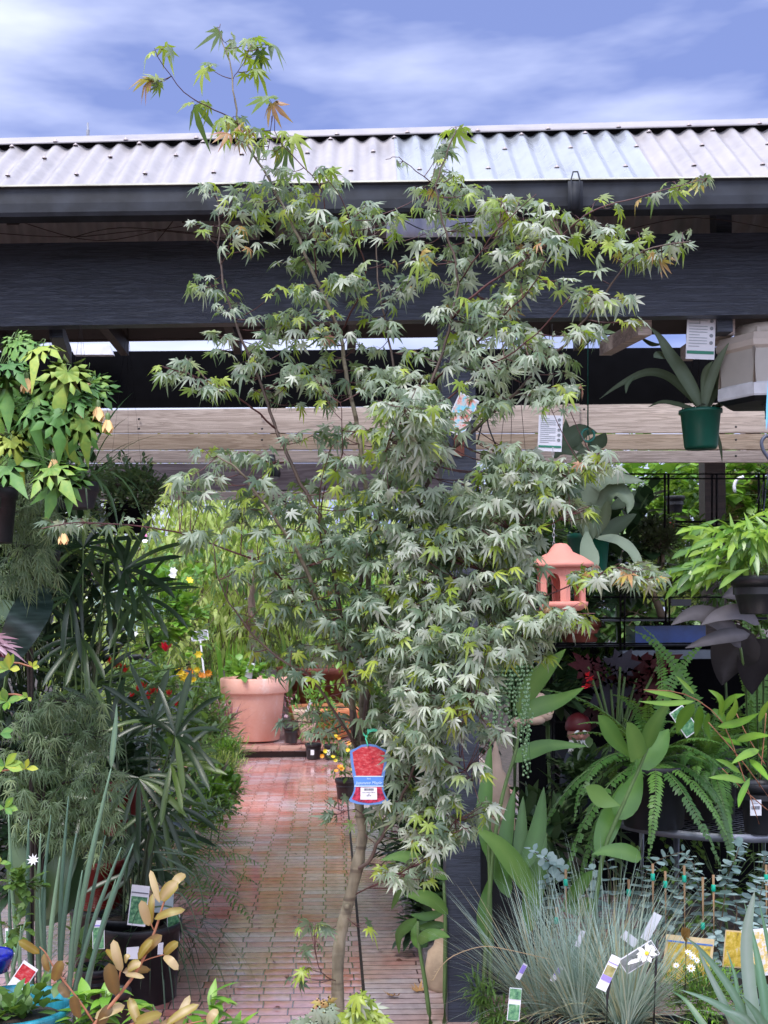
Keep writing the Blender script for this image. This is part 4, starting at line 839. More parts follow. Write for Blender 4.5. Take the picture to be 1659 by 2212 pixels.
# low green edging along the left of the path
for i, (x, y, Y, rx, rz, m, L, W, lb) in enumerate((
  (475, 1660, 8.6, .24, .17, 'lime', .07, .008, 'bright mossy mound at the path edge, farthest from the camera'), (490, 1625, 9.8, .2, .17, 'bright', .08, .008, 'upright chive-like tuft nearest the step'),
  (450, 1730, 7.4, .24, .2, 'bright', .05, .02, 'dark leafy mound at the path edge below the mossy one'), (470, 1705, 7.9, .2, .16, 'bright', .05, .03, 'small-leaved mound between two greener ones at the path edge'),
  (400, 1770, 6.6, .28, .24, 'bright', .10, .012, 'feathery mound overhanging the bricks'), (440, 1590, 11.0, .3, .3, 'mid', .08, .03, 'weedy green mound left of the brick step'), (420, 1540, 10.5, .35, .3, 'mid', .07, .03, 'leafy mound below the marigolds'),
  (470, 1560, 12.2, .3, .25, 'purple', .2, .012, 'wispy dark red tuft left of the tub'), (360, 1610, 8.0, .5, .4, 'mid', .09, .04, 'broad leafy mound behind the fan palm'), (300, 1700, 7.0, .5, .4, 'dark', .10, .05, 'dark mound in the shade behind the fan palm'))):
    bush('edging_plant', lb, x, y, Y, rx, rz, G[m], 900 if L < .09 else 500, L, W, 'lance' if W < .02 else 'ellip', grp='low plants along the path', droop=.4)
# right side beyond the shed: hedge with hanging pots seen through the rack
for (x, y, Y, rx, rz, lb) in ((1330, 1040, 9.0, 1.1, .5, 'ivy-like hedge at the top right, left part'), (1560, 1030, 9.4, 1.2, .45, 'ivy-like hedge at the top right, under the pine boards'), (1800, 1080, 9.0, 1.0, .8, 'hedge beyond the right edge')):
    bush('hedge', lb, x, y, Y, rx, rz, G['bright'], 900, .10, .085, grp='hedge beyond the rack', vm=.6)
bush('pink_leaf_shrub', 'pale shrub with pink and cream leaves at far right', 1610, 1110, 9.6, .5, .55, leafm('variegated', [(0, (.12, .25, .06)), (.5, (.35, .45, .15)), (.75, (.6, .35, .28)), (1, (.75, .6, .5))]), 700, .11, .08, vm=.6)
bush('fuchsia', 'fuchsia with red hanging flowers behind the rack', 1440, 1120, 8.6, .5, .45, G['mid'], 600, .07, .04, nf=5, fm=[REDF], fr=.03)
bush('green_shrub', 'light green shrub in the bright gap right of the bonsai', 1480, 1200, 9.5, .6, .5, G['lime'], 800, .09, .05)
for (x, y, Y, w, h, lb) in ((1548, 985+12, 8.4, 30, 20, 'tiny dark pot hanging in the hedge under the boards'), (1458, 1108, 8.2, 42, 36, 'black hanging pot beside the red fuchsia flowers')):
    c = P(x, y, Y); t = thing('hanging_pot', lb, 'plant pot', c, 'small pots hung in the hedge'); obj('pot', potb(c, px(w, Y)/2, px(h, Y), rb=px(w, Y)*.35), BLACKM, t)
b = MB(); a = P(1522, 1000, 7.3); c = P(1567, 1000, 7.3); box(b, (a.x, 7.3, 0), (c.x, 7.42, 2.6)); tag(obj('timber_post', b, DARKW, smooth=False), 'dark square timber post behind the black rack', 'post')
b = MB(); tube(b, smooth_path([P(1588, 1065, 8.5), P(1586, 1050, 8.5), P(1592, 1036, 8.5), P(1606, 1030, 8.5)]), .012, 6); tag(obj('white_hose', b, WHITE), 'curled white hose at the far right behind the rack', 'hose')
# the spotlight on the stud of the slatted screen
c = P(586, 1020, 6.9); t = thing('spotlight', 'round glass spotlight fixed below the pine boards', 'lamp', c)
b = MB(); lathe(b, [(.0001, .10), (.022, .10), (.03, .05), (.05, .01), (.055, -.01), (.05, -.03)], c, 20); obj('housing', b, BLACKM, t)
b = MB(); lathe(b, [(.052, -.008), (.045, -.035), (.02, -.048), (.0001, -.05)], c, 20); obj('lens', b, solid('lamp_glass', (.35, .36, .38), .15), t)
# ---------------------------------------------------------------- left: hanging plants
def grounded(x, y, Y): p = P(x, y, Y); p.z = 0; return p
# abutilon
c = P(20, 1050, 3.55); ab = thing('flowering_maple_basket', 'hanging basket of yellow-bell abutilon with big jagged green leaves, top left', 'hanging plant', c)
obj('pot', potb(c+V((-.15, 0, -.16)), .12, .13, n=30), BLACKM, ab)
hangers(ab, P(-30, 690, 3.55), [c+V((-.26, 0, -.04)), c+V((-.04, .05, -.04)), c+V((-.10, -.10, -.04))])
ABL = [(-138, .6), (-104, .52), (-64, .86), (-30, .66), (0, 1.3), (30, .66), (64, .86), (104, .52), (138, .6)]
b = MB(); st = MB(); base = c+V((-.13, 0, -.05)); tips = []
amass = [(40, 760, 60, 30, 9), (20, 840, 50, 60, 14), (110, 830, 60, 40, 14), (170, 830, 50, 30, 10), (60, 900, 70, 50, 20), (150, 900, 50, 30, 12), (30, 980, 50, 50, 14), (110, 960, 50, 30, 7), (130, 1030, 40, 25, 7), (200, 860, 25, 25, 5), (70, 740, 30, 14, 3)]
for (x, y, rx, ry, n) in amass:
    for _ in range(int(n*.52)):
        a = rr(0, 2*pi); r = sqrt(R.random()); q = P(x+rx*r*cos(a), y+ry*r*sin(a), 3.45+rr(-.2, .25)); tips.append(q)
        mid = base.lerp(q, .5)+V((0, 0, .1)); tube(st, smooth_path([base, mid, q+V((0, 0, .02)), q], 2), .0016, 3, cap=False)
        pit = rr(-1.35, -.35); aa = rr(-2.9, -.2); d = V((cos(aa)*cos(pit), sin(aa)*cos(pit), sin(pit)))
        palm_leaf(b, q, d, V((rr(-.4, .4), -.9, .7)), rr(.07, .115), rr(.1, .7), min(1, max(0, R.gauss(.5, .28))), ABL, rr(.66, .8), rr(.15, .2))
obj('foliage', b, G['abu'], ab); obj('stems', st, STEMG, ab)
for (x, y, s) in ((58, 810, .05), (212, 872, .05), (233, 900, .045), (175, 880, .03), (117, 985, .045), (137, 1145, .04), (190, 815, .02)):
    q = P(x, y, 3.3); b = MB()
    lathe(b, [(.0001, .012), (.006, .008), (.0075, 0), (.006, -.012)], q, 8, mi=1)
    for k in range(5):
        a = 2*pi*k/5; blade(b, q+V((cos(a)*.004, sin(a)*.004, -.004)), nrm(V((cos(a)*.22, sin(a)*.22, -1))), s*.95, s*.5, -.4 if k % 2 else .1, 3, 'obov', rr(0, 1), up=V((cos(a), sin(a), .2)), fold=.2)
    tube(b, [q+V((rr(-.02, .02), .0, .04)), q+V((0, 0, .01))], .001, 3, mi=1); obj('flower', b, [PEACH, STEMG], ab)
# black troughs hanging behind, and a second rim at the very edge
def hpot(name, lb, x, y, Y, w, h, mat, top=None, grp='black hanging pots on the left', rimh=.035, rb=None):
    c = P(x, y, Y); t = thing(name, lb, 'hanging pot', c, grp)
    obj('pot', potb(c, px(w, Y)/2, px(h, Y), rb=rb or px(w, Y)*.38, rim=.008, rimh=rimh), mat, t); obj('soil', soilb(c, px(w, Y)*.46, px(h, Y)-.03), SOIL, t)
    if top: r = px(w, Y)/2; hangers(t, P(top[0], top[1], Y), [c+V((-r, 0, px(h, Y))), c+V((r, 0, px(h, Y))), c+V((0, r, px(h, Y)))], r=.0006)
    return t, c+V((0, 0, px(h, Y)))
t, tp = hpot('strappy_basket', 'black hanging trough with dark strappy leaves, below the abutilon', 168, 1100, 4.0, 92, 58, solid('matt_black_pot', (.03, .032, .04), .5), (175, 700))
b = MB(); clump(b, tp, 46, .42, .014, 1.2, 2.2, 'strap', 7, .06, vm=.45, fold=.3); obj('foliage', b, G['dark'], t)
t, tp = hpot('edge_basket', 'black pot rim cut by the left edge of the picture', -12, 1175, 3.7, 100, 120, BLACKM, (-20, 700))
b = MB(); clump(b, tp, 20, .2, .012, 1, 1.6); obj('foliage', b, G['dark'], t)
t, tp = hpot('round_bush_basket', 'hanging pot with a dense round small-leaved bush left of the pine boards', 272, 1152, 4.6, 84, 62, BLACKC, (275, 700))
b = MB(); st = MB(); spray(b, st, P(284, 1062, 4.6), px(96, 4.6), .15, px(72, 4.6), 2300, .026, .013, 'ellip', .4, .6, vm=.5); obj('foliage', b, leafm('round_bush_leaf', [(0, (.04, .08, .04)), (.5, (.10, .17, .09)), (1, (.24, .32, .20))]), t); obj('stems', st, STEMB, t)
t, tp = hpot('small_variegated_basket', 'small pot with narrow cream-edged leaves in the dark behind the palm', 100, 1230, 4.4, 60, 40, BLACKM, (110, 700))
b = MB(); clump(b, tp, 34, .22, .012, 1.2, 1.6, 'lance', 5, .04, vm=.8); obj('foliage', b, G['palm'], t)
# lace-leaf maples: fine cut leaves in layers
def lace(name, lb, x, y, Y, parts_, mat, grp):
    c = grounded(x, y, Y); t = thing(name, lb, 'shrub', c, grp); b = MB(); st = MB()
    LL = [(-125, .5), (-88, .8), (-52, .95), (-20, 1.05), (15, 1.05), (48, .95), (85, .8), (122, .5)]
    for (mx_, my_, rx, ry, n) in parts_:
        cc = P(mx_, my_, Y)
        tube(st, smooth_path([c+V((0, .25, .15)), V((c.x*.8+cc.x*.2, c.y+.22, cc.z-.1)), cc], 3), [.007, .006, .006, .005, .004, .003, .002], 5, cap=False)
        for _ in range(n):
            a = rr(0, 2*pi); r = sqrt(R.random()); q = P(mx_+rx*r*cos(a), my_+ry*r*sin(a), Y+rr(-.16, .16))
            tube(st, [cc, cc.lerp(q, .6)+V((0, 0, .012)), q], [.0016, .0012, .0008], 3, cap=False)
            v_ = min(1, max(0, R.gauss(.45, .25)))
            for _k in range(2 if R.random() < .6 else 3):
                pit = rr(-1.2, -.1); aa = rr(-3.4, .3); d = V((cos(aa)*cos(pit), sin(aa)*cos(pit), sin(pit)))
                palm_leaf(b, q+rdir()*.03, d, V((rr(-.3, .3), -.5, 1)), rr(.03, .05), rr(.5, 1.6), v_, LL, .12, .05)
    obj('foliage', b, mat, t); obj('branches', st, solid('dark_bark', (.03, .022, .018), .8), t); return t
lace('lace_leaf_maple', 'fine-leaved weeping maple at the left edge above the big dark leaf', 20, 1300, 3.9, [(60, 1060, 60, 30, 26), (20, 1110, 50, 40, 26), (90, 1130, 40, 40, 20), (40, 1190, 60, 40, 26), (20, 1250, 40, 30, 18), (80, 1230, 40, 40, 12)], G['fine'], 'lace-leaf maples on the left')
lace('lace_leaf_maple', 'fine-leaved weeping maple spreading beneath the big dark leaf', 40, 1900, 4.15, [(30, 1370, 45, 35, 18), (150, 1520, 70, 35, 30), (60, 1560, 60, 30, 26), (190, 1590, 60, 35, 26), (100, 1640, 80, 40, 34), (210, 1690, 60, 35, 30), (140, 1740, 80, 35, 30), (60, 1760, 50, 40, 22), (220, 1760, 50, 25, 18), (230, 1830, 35, 30, 14), (30, 1680, 40, 30, 12), (150, 1810, 50, 25, 10)], G['fine'], 'lace-leaf maples on the left')
# big dark ribbed leaf
c = grounded(35, 1500, 4.1); t = thing('big_leaf_plant', 'plant with one huge dark ribbed leaf at the left edge', 'plant', c)
m, nt_, bs_ = mk('ribbed_dark_leaf'); w1 = tex(nt_, 30, 2, (1, 1, 2.2)); nt_.links.new(ramp(nt_, tex(nt_, 60, 2, (.15, .15, 1)), [(.4, (.008, .022, .018)), (.62, (.03, .055, .048))]), bs_.inputs['Base Color']); bs_.inputs['Roughness'].default_value = .35
b = MB(); ribbon(b, [P(75, 1262, 4.1), P(78, 1300, 4.02), P(50, 1355, 3.95), P(18, 1420, 4.0), P(-10, 1480, 4.05)], .125, 'lance', .5, (.3, -1, .4), .25); obj('leaf', b, m, t)
b = MB(); tube(b, [P(-20, 1700, 4.3), P(20, 1420, 4.25), P(70, 1262, 4.12)], .008, 6); obj('stalk', b, STEMG, t)
b = MB(); ribbon(b, [P(30, 1300, 4.3), P(-20, 1340, 4.3), P(-70, 1420, 4.3)], .08, 'lance', .5, (0, -1, .3)); obj('leaf', b, G['dark'], t)
# fan palms
def rhapis(lb, x, y, Y, fans, grp='dark fan palms along the left', pot=None):
    c = grounded(x, y, Y); t = thing('fan_palm', lb, 'palm', c, grp); b = MB(); st = MB()
    if pot:
        obj('pot', potb(c, pot[0], pot[1], rb=pot[0]*.85), BLACKM, t); obj('soil', soilb(c, pot[0]*.93, pot[1]-.03), SOIL, t)
    for (fx, fy, sz, dep, ang) in fans:
        hub = P(fx, fy, Y+dep); root = c+V((rr(-.06, .06), rr(-.06, .06), .2))
        tube(st, smooth_path([root, root.lerp(hub, .55)+V((0, 0, .12)), hub], 3), [.006, .0055, .005, .0045, .004, .0035, .003], 5, cap=False)
        out = nrm(V((cos(radians(ang)), rr(-.5, .1), sin(radians(ang))))); s, u = frame(out); face = nrm(V((rr(-.3, .3), -.8, .6))); s = nrm(out.cross(face))
        n = R.choice((8, 9, 11)); sz *= .78
        for k in range(n):
            a = radians(-105+210*k/(n-1)+rr(-6, 6)); d = nrm(out*cos(a)+s*sin(a)+face*rr(0, .25))
            blade(b, hub, d, sz*rr(.8, 1.1), sz*rr(.06, .10), rr(.15, 1.1), 6, 'fish', min(1, max(0, R.gauss(.45, .25))), up=face, fold=.22)
    obj('fronds', b, G['palm'], t); obj('stems', st, STEMG if not pot else solid('palm_stem', (.03, .05, .02), .6), t); return t
rhapis('tall fan palm behind the lace-leaf maple, its dark fans reaching the weeping shrubs', 180, 1900, 5.0, [(180, 1180, .36, 0, 100), (230, 1160, .3, .1, 60), (270, 1230, .34, -.1, 20), (150, 1290, .34, -.1, 170), (230, 1280, .38, .1, 10), (300, 1290, .34, 0, 0), (180, 1380, .36, -.1, 200), (110, 1180, .3, .1, 130), (90, 1380, .36, .2, 120), (130, 1240, .3, .2, 60),])
rhapis('fan palm in the middle of the left bank with glossy dark fans', 300, 2080, 4.7, [(330, 1560, .34, 0, 90), (380, 1590, .36, -.1, 45), (270, 1600, .33, .1, 110), (370, 1650, .32, -.1, 10), (300, 1680, .34, -.1, -90), (240, 1560, .3, .1, 150), (350, 1740, .32, -.1, -60), (280, 1760, .32, 0, -120)], pot=(.17, .30))
rhapis('low fan palm whose fans hang over the nursery pots', 240, 2060, 5.0, [(200, 1480, .36, .1, 100), (180, 1560, .36, 0, 200), (330, 1800, .34, -.2, -30), (260, 1840, .34, -.1, -80), (200, 1700, .34, .1, 150), (230, 1660, .34, .2, 90), (150, 1620, .34, .2, 100), (300, 1880, .28, -.2, -60)], pot=(.17, .30))
# grassy clump with arching threads over the path
c = grounded(330, 2060, 4.85); t = potted('thread_grass', 'black pot of fine dark grass arching out over the bricks', 'potted plant', c, px(62, 4.85), px(118, 4.85), BLACKM, rb=px(52, 4.85))
b = MB(); clump(b, c+V((0, 0, .22)), 170, .62, .007, 1.3, 2.4, 'grass', 8, .1, vm=.5, fold=.2); obj('foliage', b, G['dark'], t)
b = MB()
for pts in (((350, 1830), (410, 1850), (450, 1900), (462, 1960)), ((350, 1850), (420, 1890), (440, 1960), (436, 2000)), ((340, 1930), (390, 1930), (420, 1980), (432, 2050)), ((330, 1880), (400, 1880), (430, 1930)), ((330, 1840), (420, 1850), (480, 1890), (512, 1915)), ((330, 1960), (370, 1960), (392, 2000), (395, 2070), (360, 2080))):
    ribbon(b, [P(x, y, 4.4) for x, y in pts], .007, 'grass', .4)
obj('arching_blades', b, G['dark'], t)
def palmy(lb, x, y, Y, n, L, W, mat, base, elev=(.2, 1.2), az=(-pi, 0.4), droop=1.5, grp=None, cat='plant', name='fern', pot=None, val=.5, nn=20, wm=.30, pd=.6):
    c = V(base) if not isinstance(base, tuple) else P(*base); t = thing(name, lb, cat, c, grp); b = MB(); st = MB()
    for i in range(n):
        a = rr(*az); e = rr(*elev); d = V((cos(a)*cos(e), sin(a)*cos(e), sin(e))); frond(b, st, c, d, L*rr(.7, 1.1), W*rr(.8, 1.1), droop*rr(.6, 1.3), nn, min(1, max(0, R.gauss(val, .18))), wm=wm, pd=pd)
    obj('fronds', b, mat, t); obj('stems', st, STEMG, t); return t
palmy('parlour palm with feathery fronds at the left edge of the path', 0, 0, 0, 15, .55, .22, G['fern'], (385, 1880, 5.6), grp='feathery palms by the path', name='parlour_palm', cat='palm', az=(-pi*.9, .6), nn=22, wm=.16)
palmy('darker parlour palm between the fan palm and the mossy mound', 0, 0, 0, 12, .5, .2, G['dark'], (370, 1790, 6.2), grp='feathery palms by the path', name='parlour_palm', cat='palm', az=(-pi*.9, .6), nn=22, wm=.16)
# nursery pots bottom left
def bpot(lb, x, ybot, Y, w, h, z=0., stick=None, mat=BLACKM):
    c = P(x, ybot, Y); c.z = z+.01; t = potted('nursery_pot', lb, 'plant pot', c, px(w, Y)/2, px(h, Y), mat, 'black nursery pots at the lower left', rb=px(w, Y)*.43, rimh=.025); return t, c
t, c = bpot('largest black nursery pot, standing on the bricks behind the copper leaves', 285, 2110, 4.75, 150, 170)
card('plant_tag', 'white-edged fern-picture tag stuck in the largest nursery pot', P(294, 2000, 4.5), .068, .15, (.05, .72, PICG), tilt=.12, lean=-.08, bars=((.80, .83, INK),))
t2 = card('plant_tag', 'grey palm label standing in the grass pot at the path edge', P(352, 1972, 4.55), .075, .09, (.0, .0, PICG), tilt=.06, base=solid('tag_grey', (.30, .38, .40), .4))
b = MB()
text_parts(t2, 'LADY PALM', P(353, 1957, 4.54)+V((0, -.004, .04)), .014, INK, name='lettering')
t3 = card('plant_tag', 'white and blue tag hanging at the side of the grass pot', P(375, 2032, 4.7), .05, .11, (.45, .95, PICG), tilt=0, bars=((.02, .14, BLUB),))
for i, (x, y) in enumerate(((272, 2072), (340, 2062))):
    b = MB(); q = P(x, y, 4.38+.12*i); slab(b, [q, q+V((.045-.025*i, 0, 0)), q+V((.048-.025*i, 0, .045)), q+V((.003, 0, .042))], (0, .003, 0)); tag(obj('price_sticker', b, WHITE, smooth=False), ('white price sticker on the largest nursery pot', 'narrow white sticker on the side of the grass pot')[i], 'sticker')
t, c = bpot('small black nursery pot left of the largest one', 205, 2135, 4.45, 80, 110)
b = MB(); st = MB(); spray(b, st, c+V((0, 0, .26)), .1, .1, .1, 40, .07, .03, 'ellip', .7, .8); obj('foliage', b, G['mid'], t)
t, c = bpot('small black nursery pot in front of the largest one', 250, 2145, 4.3, 66, 90)
card('plant_tag', 'tapered green-picture tag in the small nursery pot', P(213, 2050, 4.2), .042, .10, (.02, .75, PICG), bars=((.80, .84, PURB),))
card('plant_tag', 'small green tag at the left edge beside the blue pot lip', P(24, 2060, 4.3), .04, .09, (.05, .9, PICG))
c = P(-45, 2230, 4.0); c.z = .01; t, c = bpot('black pot holding the tall blue-green spikes', 95, 2210, 4.0, 240, 110)
t = thing('spiky_rush', 'clump of tall upright blue-green tubular spikes in the lower left', 'plant', c+V((0, 0, .14)))
for (x0, y0, x1, y1, w_, d_) in ((60, 2200, 18, 1750, 8, 0), (75, 2200, 62, 1770, 9, .05), (90, 2190, 88, 1800, 9, .05), (110, 2190, 98, 1870, 8, 0), (125, 2200, 165, 1800, 10, 0), (140, 2190, 240, 1660, 11, .0), (150, 2180, 262, 1830, 9, -.05), (165, 2180, 228, 1805, 8, .05), (170, 2190, 288, 1822, 10, -.1), (130, 2200, 148, 1720, 8, .1), (105, 2210, 130, 1850, 9, -.1), (180, 2200, 250, 1900, 8, .05), (45, 2200, 20, 1900, 8, .1), (30, 2190, -10, 1850, 8, .0), (85, 2200, 110, 1760, 8, .1), (60, 2210, 45, 2000, 7, -.1), (150, 2200, 178, 1880, 9, -.05), (20, 2190, 55, 1990, 7, -.1), (120, 2200, 85, 1940, 7, -.05), (190, 2170, 225, 1990, 6, .1)):
    b = MB(); A = P(x0, y0, 3.75+d_); Bq = P(x1, y1, 3.65+d_); mid = A.lerp(Bq, .5)+V((-.012, 0, 0)); pts = smooth_path([A, mid, Bq], 5); r = px(w_, 3.9)/2*1.1
    tube(b, pts, [r*(1 if i < 7 else 1-.8*((i-6)/4)**1.3) for i in range(len(pts))], 7, rr(.3, .8)); obj('leaf', b, G['onion'], t)
b = MB(); ribbon(b, [P(240, 1660, 3.85), P(243, 1625, 3.84), P(250, 1560, 3.84), P(252, 1520, 3.84)], .018, 'lance', .6); obj('leaf', b, G['onion'], t)
# broad dark bluish leaves among the spikes
c = grounded(60, 1990, 4.3); t = thing('broad_leaf_plant', 'plant with two broad dusky blue leaves behind the spikes', 'plant', c); b = MB()
ribbon(b, [P(75, 1990, 4.3), P(50, 1900, 4.2), P(30, 1790, 4.25)], .12, 'lance', .9); ribbon(b, [P(90, 1990, 4.3), P(120, 1900, 4.25), P(180, 1800, 4.3)], .12, 'lance', .8); ribbon(b, [P(100, 2000, 4.35), P(160, 1900, 4.3), P(190, 1830, 4.3)], .11, 'lance', .3); obj('leaves', b, G['dark'], t)
# red glazed pots in the shade
for (x, y, lb) in ((255, 1800, 'dark red pot rim in the shade behind the lace-leaf maple'), (215, 1960, 'dark red pot hidden behind the upright spikes')):
    c = P(x, y, 4.9); t = potted('red_pot', lb, 'plant pot', c, .11, .2, fl('red_glaze', (.14, .008, .008), .3), 'red pots in the shade')
# bright glossy shrub at the left edge
c = grounded(-60, 1900, 3.5); t = thing('glossy_shrub', 'shrub with shiny yellow-green leaves on reddish twigs, left edge', 'shrub', c); st = MB(); b = MB()
for (x, y, n, r, v0) in ((20, 1440, 9, 24, .8), (70, 1435, 5, 12, 1), (15, 1510, 9, 24, .6), (10, 1650, 10, 28, .75), (55, 1655, 5, 18, .9), (10, 1740, 8, 22, .6), (60, 1500, 3, 14, .7), (0, 1580, 6, 24, .4), (0, 1860, 6, 16, .6)):
    hub = P(x, y+6, 3.4); tube(st, smooth_path([c+V((0, 0, .4)), P(-30, y+60, 3.45), hub], 3), [.006, .005, .004, .004, .003, .003, .002], 5, cap=False)
    for k in range(n):
        a = rr(0, 2*pi); d = nrm(V((cos(a), -.3, .45+.5*sin(a)))); blade(b, hub, d, px(r, 3.4)*rr(1.1, 1.8), px(r, 3.4)*rr(.55, .75), .4, 5, 'obov', min(1, max(0, R.gauss(v0, .15))), up=V((0, -1, .5)), fold=.15)
obj('foliage', b, leafm('glossy_leaf', [(0, (.05, .14, .03)), (.5, (.10, .26, .05)), (.8, (.28, .42, .06)), (1, (.50, .52, .06))], rough=.25), t); obj('twigs', st, STEMR, t)
# burgundy maple tip at the edge
c = grounded(-70, 1700, 3.6); t = thing('burgundy_maple', 'red and purple maple leaves poking in at the left edge', 'shrub', c); b = MB(); st = MB()
for (x, y, dx, v_) in ((2, 1388, 1, 1), (-5, 1410, 1, .5), (15, 1395, 1, .9), (0, 1376, 1, .8)):
    palm_leaf(b, P(x-16, y, 3.5), nrm(V((1, -.2, rr(-.3, .2)))), V((0, -.6, 1)), .075, .4, v_, wid=.09)
tube(st, [c, P(-50, 1450, 3.6), P(-16, 1395, 3.5)], .005, 5); obj('foliage', b, G['purple'], t); obj('twigs', st, STEMR, t)
# white-flowered shrub, lower left
c = grounded(30, 2100, 3.7); t = thing('white_starflower_shrub', 'small-leaved shrub with a white star flower beside the spikes', 'shrub', c); b = MB(); st = MB()
spray(b, st, P(45, 1900, 3.65), px(48, 3.65), .06, px(46, 3.65), 90, .034, .022, 'ellip', .5, .3, vm=.4, nn=3); spray(b, st, P(30, 2000, 3.65), px(60, 3.65), .08, px(60, 3.65), 60, .034, .022, 'ellip', .5, .3); obj('foliage', b, G['mid'], t); obj('stems', st, STEMG, t)
b = MB(); bloom(b, P(72, 1858, 3.58), .02, 9, (0, -1, 1), w=.3); obj('flower', b, WHTF, t)
# copper-leaved branch in the foreground
YC = 2.9; c = P(150, 2330, YC); t = thing('copper_leaf_branch', 'foreground sapling with copper and yellow oval leaves on a red stem', 'shrub', c)
def C(x, y, dz=0): return P(x, y, YC+dz)
for pts, r0, r1 in ((((120, 2330), (205, 2212), (245, 2165), (300, 2090), (335, 2010), (352, 1955), (372, 1905)), .0055, .002), (((250, 2150), (262, 2085), (258, 2060), (252, 2045)), .0022, .0016), (((300, 2080), (325, 2070), (355, 2062)), .0018, .0014), (((335, 2015), (322, 1985), (312, 1950)), .0018, .0012), (((205, 2212), (170, 2160), (120, 2095), (100, 2060), (85, 2045)), .003, .0014), (((180, 2330), (230, 2240), (290, 2210)), .003, .002), (((320, 2212+60), (360, 2225), (440, 2205)), .003, .0015)):
    b = MB(); pp = smooth_path([C(*q) for q in pts], 3); k = len(pp); tube(b, pp, [r0+(r1-r0)*i/(k-1) for i in range(k)], 7); obj('stem', b, STEMR, t)
for (x0, y0, x1, y1, w_, v_) in ((345, 1950, 325, 1880, 17, .95), (347, 1945, 385, 1905, 30, .78), (372, 1915, 400, 1888, 20, .9), (333, 1985, 400, 1965, 20, .55), (322, 2000, 305, 1945, 22, .97), (325, 2000, 330, 1930, 16, .5), (300, 2065, 350, 2020, 26, .35), (298, 2072, 330, 2030, 20, .6),
        (355, 2062, 385, 2035, 20, .6), (355, 2064, 385, 2095, 20, .97), (258, 2085, 230, 2050, 16, .5), (262, 2100, 245, 2030, 22, .95), (250, 2150, 236, 2080, 34, .1), (265, 2100, 325, 2095, 20, .2), (270, 2105, 312, 2112, 12, .9), (275, 2095, 305, 2080, 22, .75), (270, 2080, 280, 2062, 14, .8),
        (85, 2060, 40, 2032, 20, .6), (105, 2100, 95, 2060, 18, .3), (118, 2120, 135, 2075, 24, .35), (150, 2155, 128, 2125, 22, .05), (205, 2200, 270, 2172, 26, .9), (215, 2220, 240, 2170, 24, .1), (300, 2212, 280, 2155, 22, .7), (290, 2212, 350, 2190, 24, .55), (360, 2212, 430, 2170, 22, .7), (340, 2225, 390, 2205, 24, .3), (170, 2200, 160, 2150, 26, .15), (380, 2230, 410, 2150, 20, .95), (448, 2212, 470, 2180, 20, .9)):
    A, Bq = C(x0, y0), C(x1, y1, rr(-.04, .04)); b = MB(); ribbon(b, [A, A.lerp(Bq, .5)+V((0, -.01, .006)), Bq], px(w_, YC)*.98, 'ellip', v_, (rr(-.4, .4), -1, rr(.1, .8)), .18); obj('leaf', b, G['copper'], t)
# bright green leaves at the very bottom
def fg(lb, hubs, Y, mat, L, W, grp='glossy green seedlings along the bottom', n=9):
    c = P(hubs[0][0], 2330, Y); t = thing('gardenia_seedling', lb, 'plant', c, grp); b = MB(); st = MB()
    for (x, y) in hubs:
        hub = P(x, y, Y); tube(st, [c, c.lerp(hub, .6), hub], [.004, .003, .002], 5)
        for k in range(n):
            a = rr(0, 2*pi); d = nrm(V((cos(a), sin(a)*.6-.25, rr(-.1, .9)))); blade(b, hub+V((0, 0, -.01*k*.6)), d, L*rr(.7, 1.1), W*rr(.8, 1.1), rr(.4, 1.3), 6, 'lance', min(1, max(0, R.gauss(.5, .25))), fold=.2)
    obj('foliage', b, mat, t); obj('stems', st, STEMG, t); return t
fg('seedling with curled glossy leaves left of the copper branch base', [(185, 2150), (215, 2175), (160, 2200), (230, 2140)], 3.1, G['bright'], .075, .032)
fg('seedling with drooping leaves between the copper branch and the maple', [(405, 2190), (380, 2230), (330, 2170)], 3.0, G['bright'], .085, .03)
fg('seedling with bright upright leaves on the bricks left of the maple', [(455, 2150), (470, 2190), (440, 2210), (500, 2215)], 3.0, G['bright'], .085, .028)
fg('tiny sprig at the bottom edge near the maple', [(545, 2225), (520, 2235)], 3.0, G['bright'], .05, .02)
# teal glazed pot and blue pot lip
c = P(20, 2170, 3.15); t = thing('teal_pot', 'shiny teal glazed pot rim in the bottom left corner', 'plant pot', c+V((0, 0, -.32)))
b = MB(); lathe(b, [(.0001, -.32), (.12, -.32), (.165, -.03), (.172, -.01), (.172, 0), (.160, .002), (.156, -.03), (.13, -.16)], c+V((0, 0, 0)), 40); obj('pot', b, TEALP, t); obj('soil', soilb(c, .15, -.05), SOIL, t)
b = MB(); st = MB(); spray(b, st, c+V((.02, 0, .0)), .12, .1, .05, 60, .05, .03, 'ellip', .7, .6); obj('foliage', b, G['mid'], t)
c = P(-22, 2062, 3.3); t = thing('cobalt_bowl', 'cobalt blue glazed rim at the left edge above the teal pot', 'bowl', c); b = MB(); lathe(b, [(.0001, -.05), (.05, -.045), (.062, -.01), (.064, .0), (.060, .006), (.054, .0), (.05, -.02)], c, 30); obj('bowl', b, solid('cobalt_glaze', (.01, .015, .22), .15, var=.4, scale=60), t)
card('plant_tag', 'red and white tag leaning at the left edge under the blue rim', P(30, 2140, 3.5), .05, .09, (.4, .9, PICR), tilt=.6)
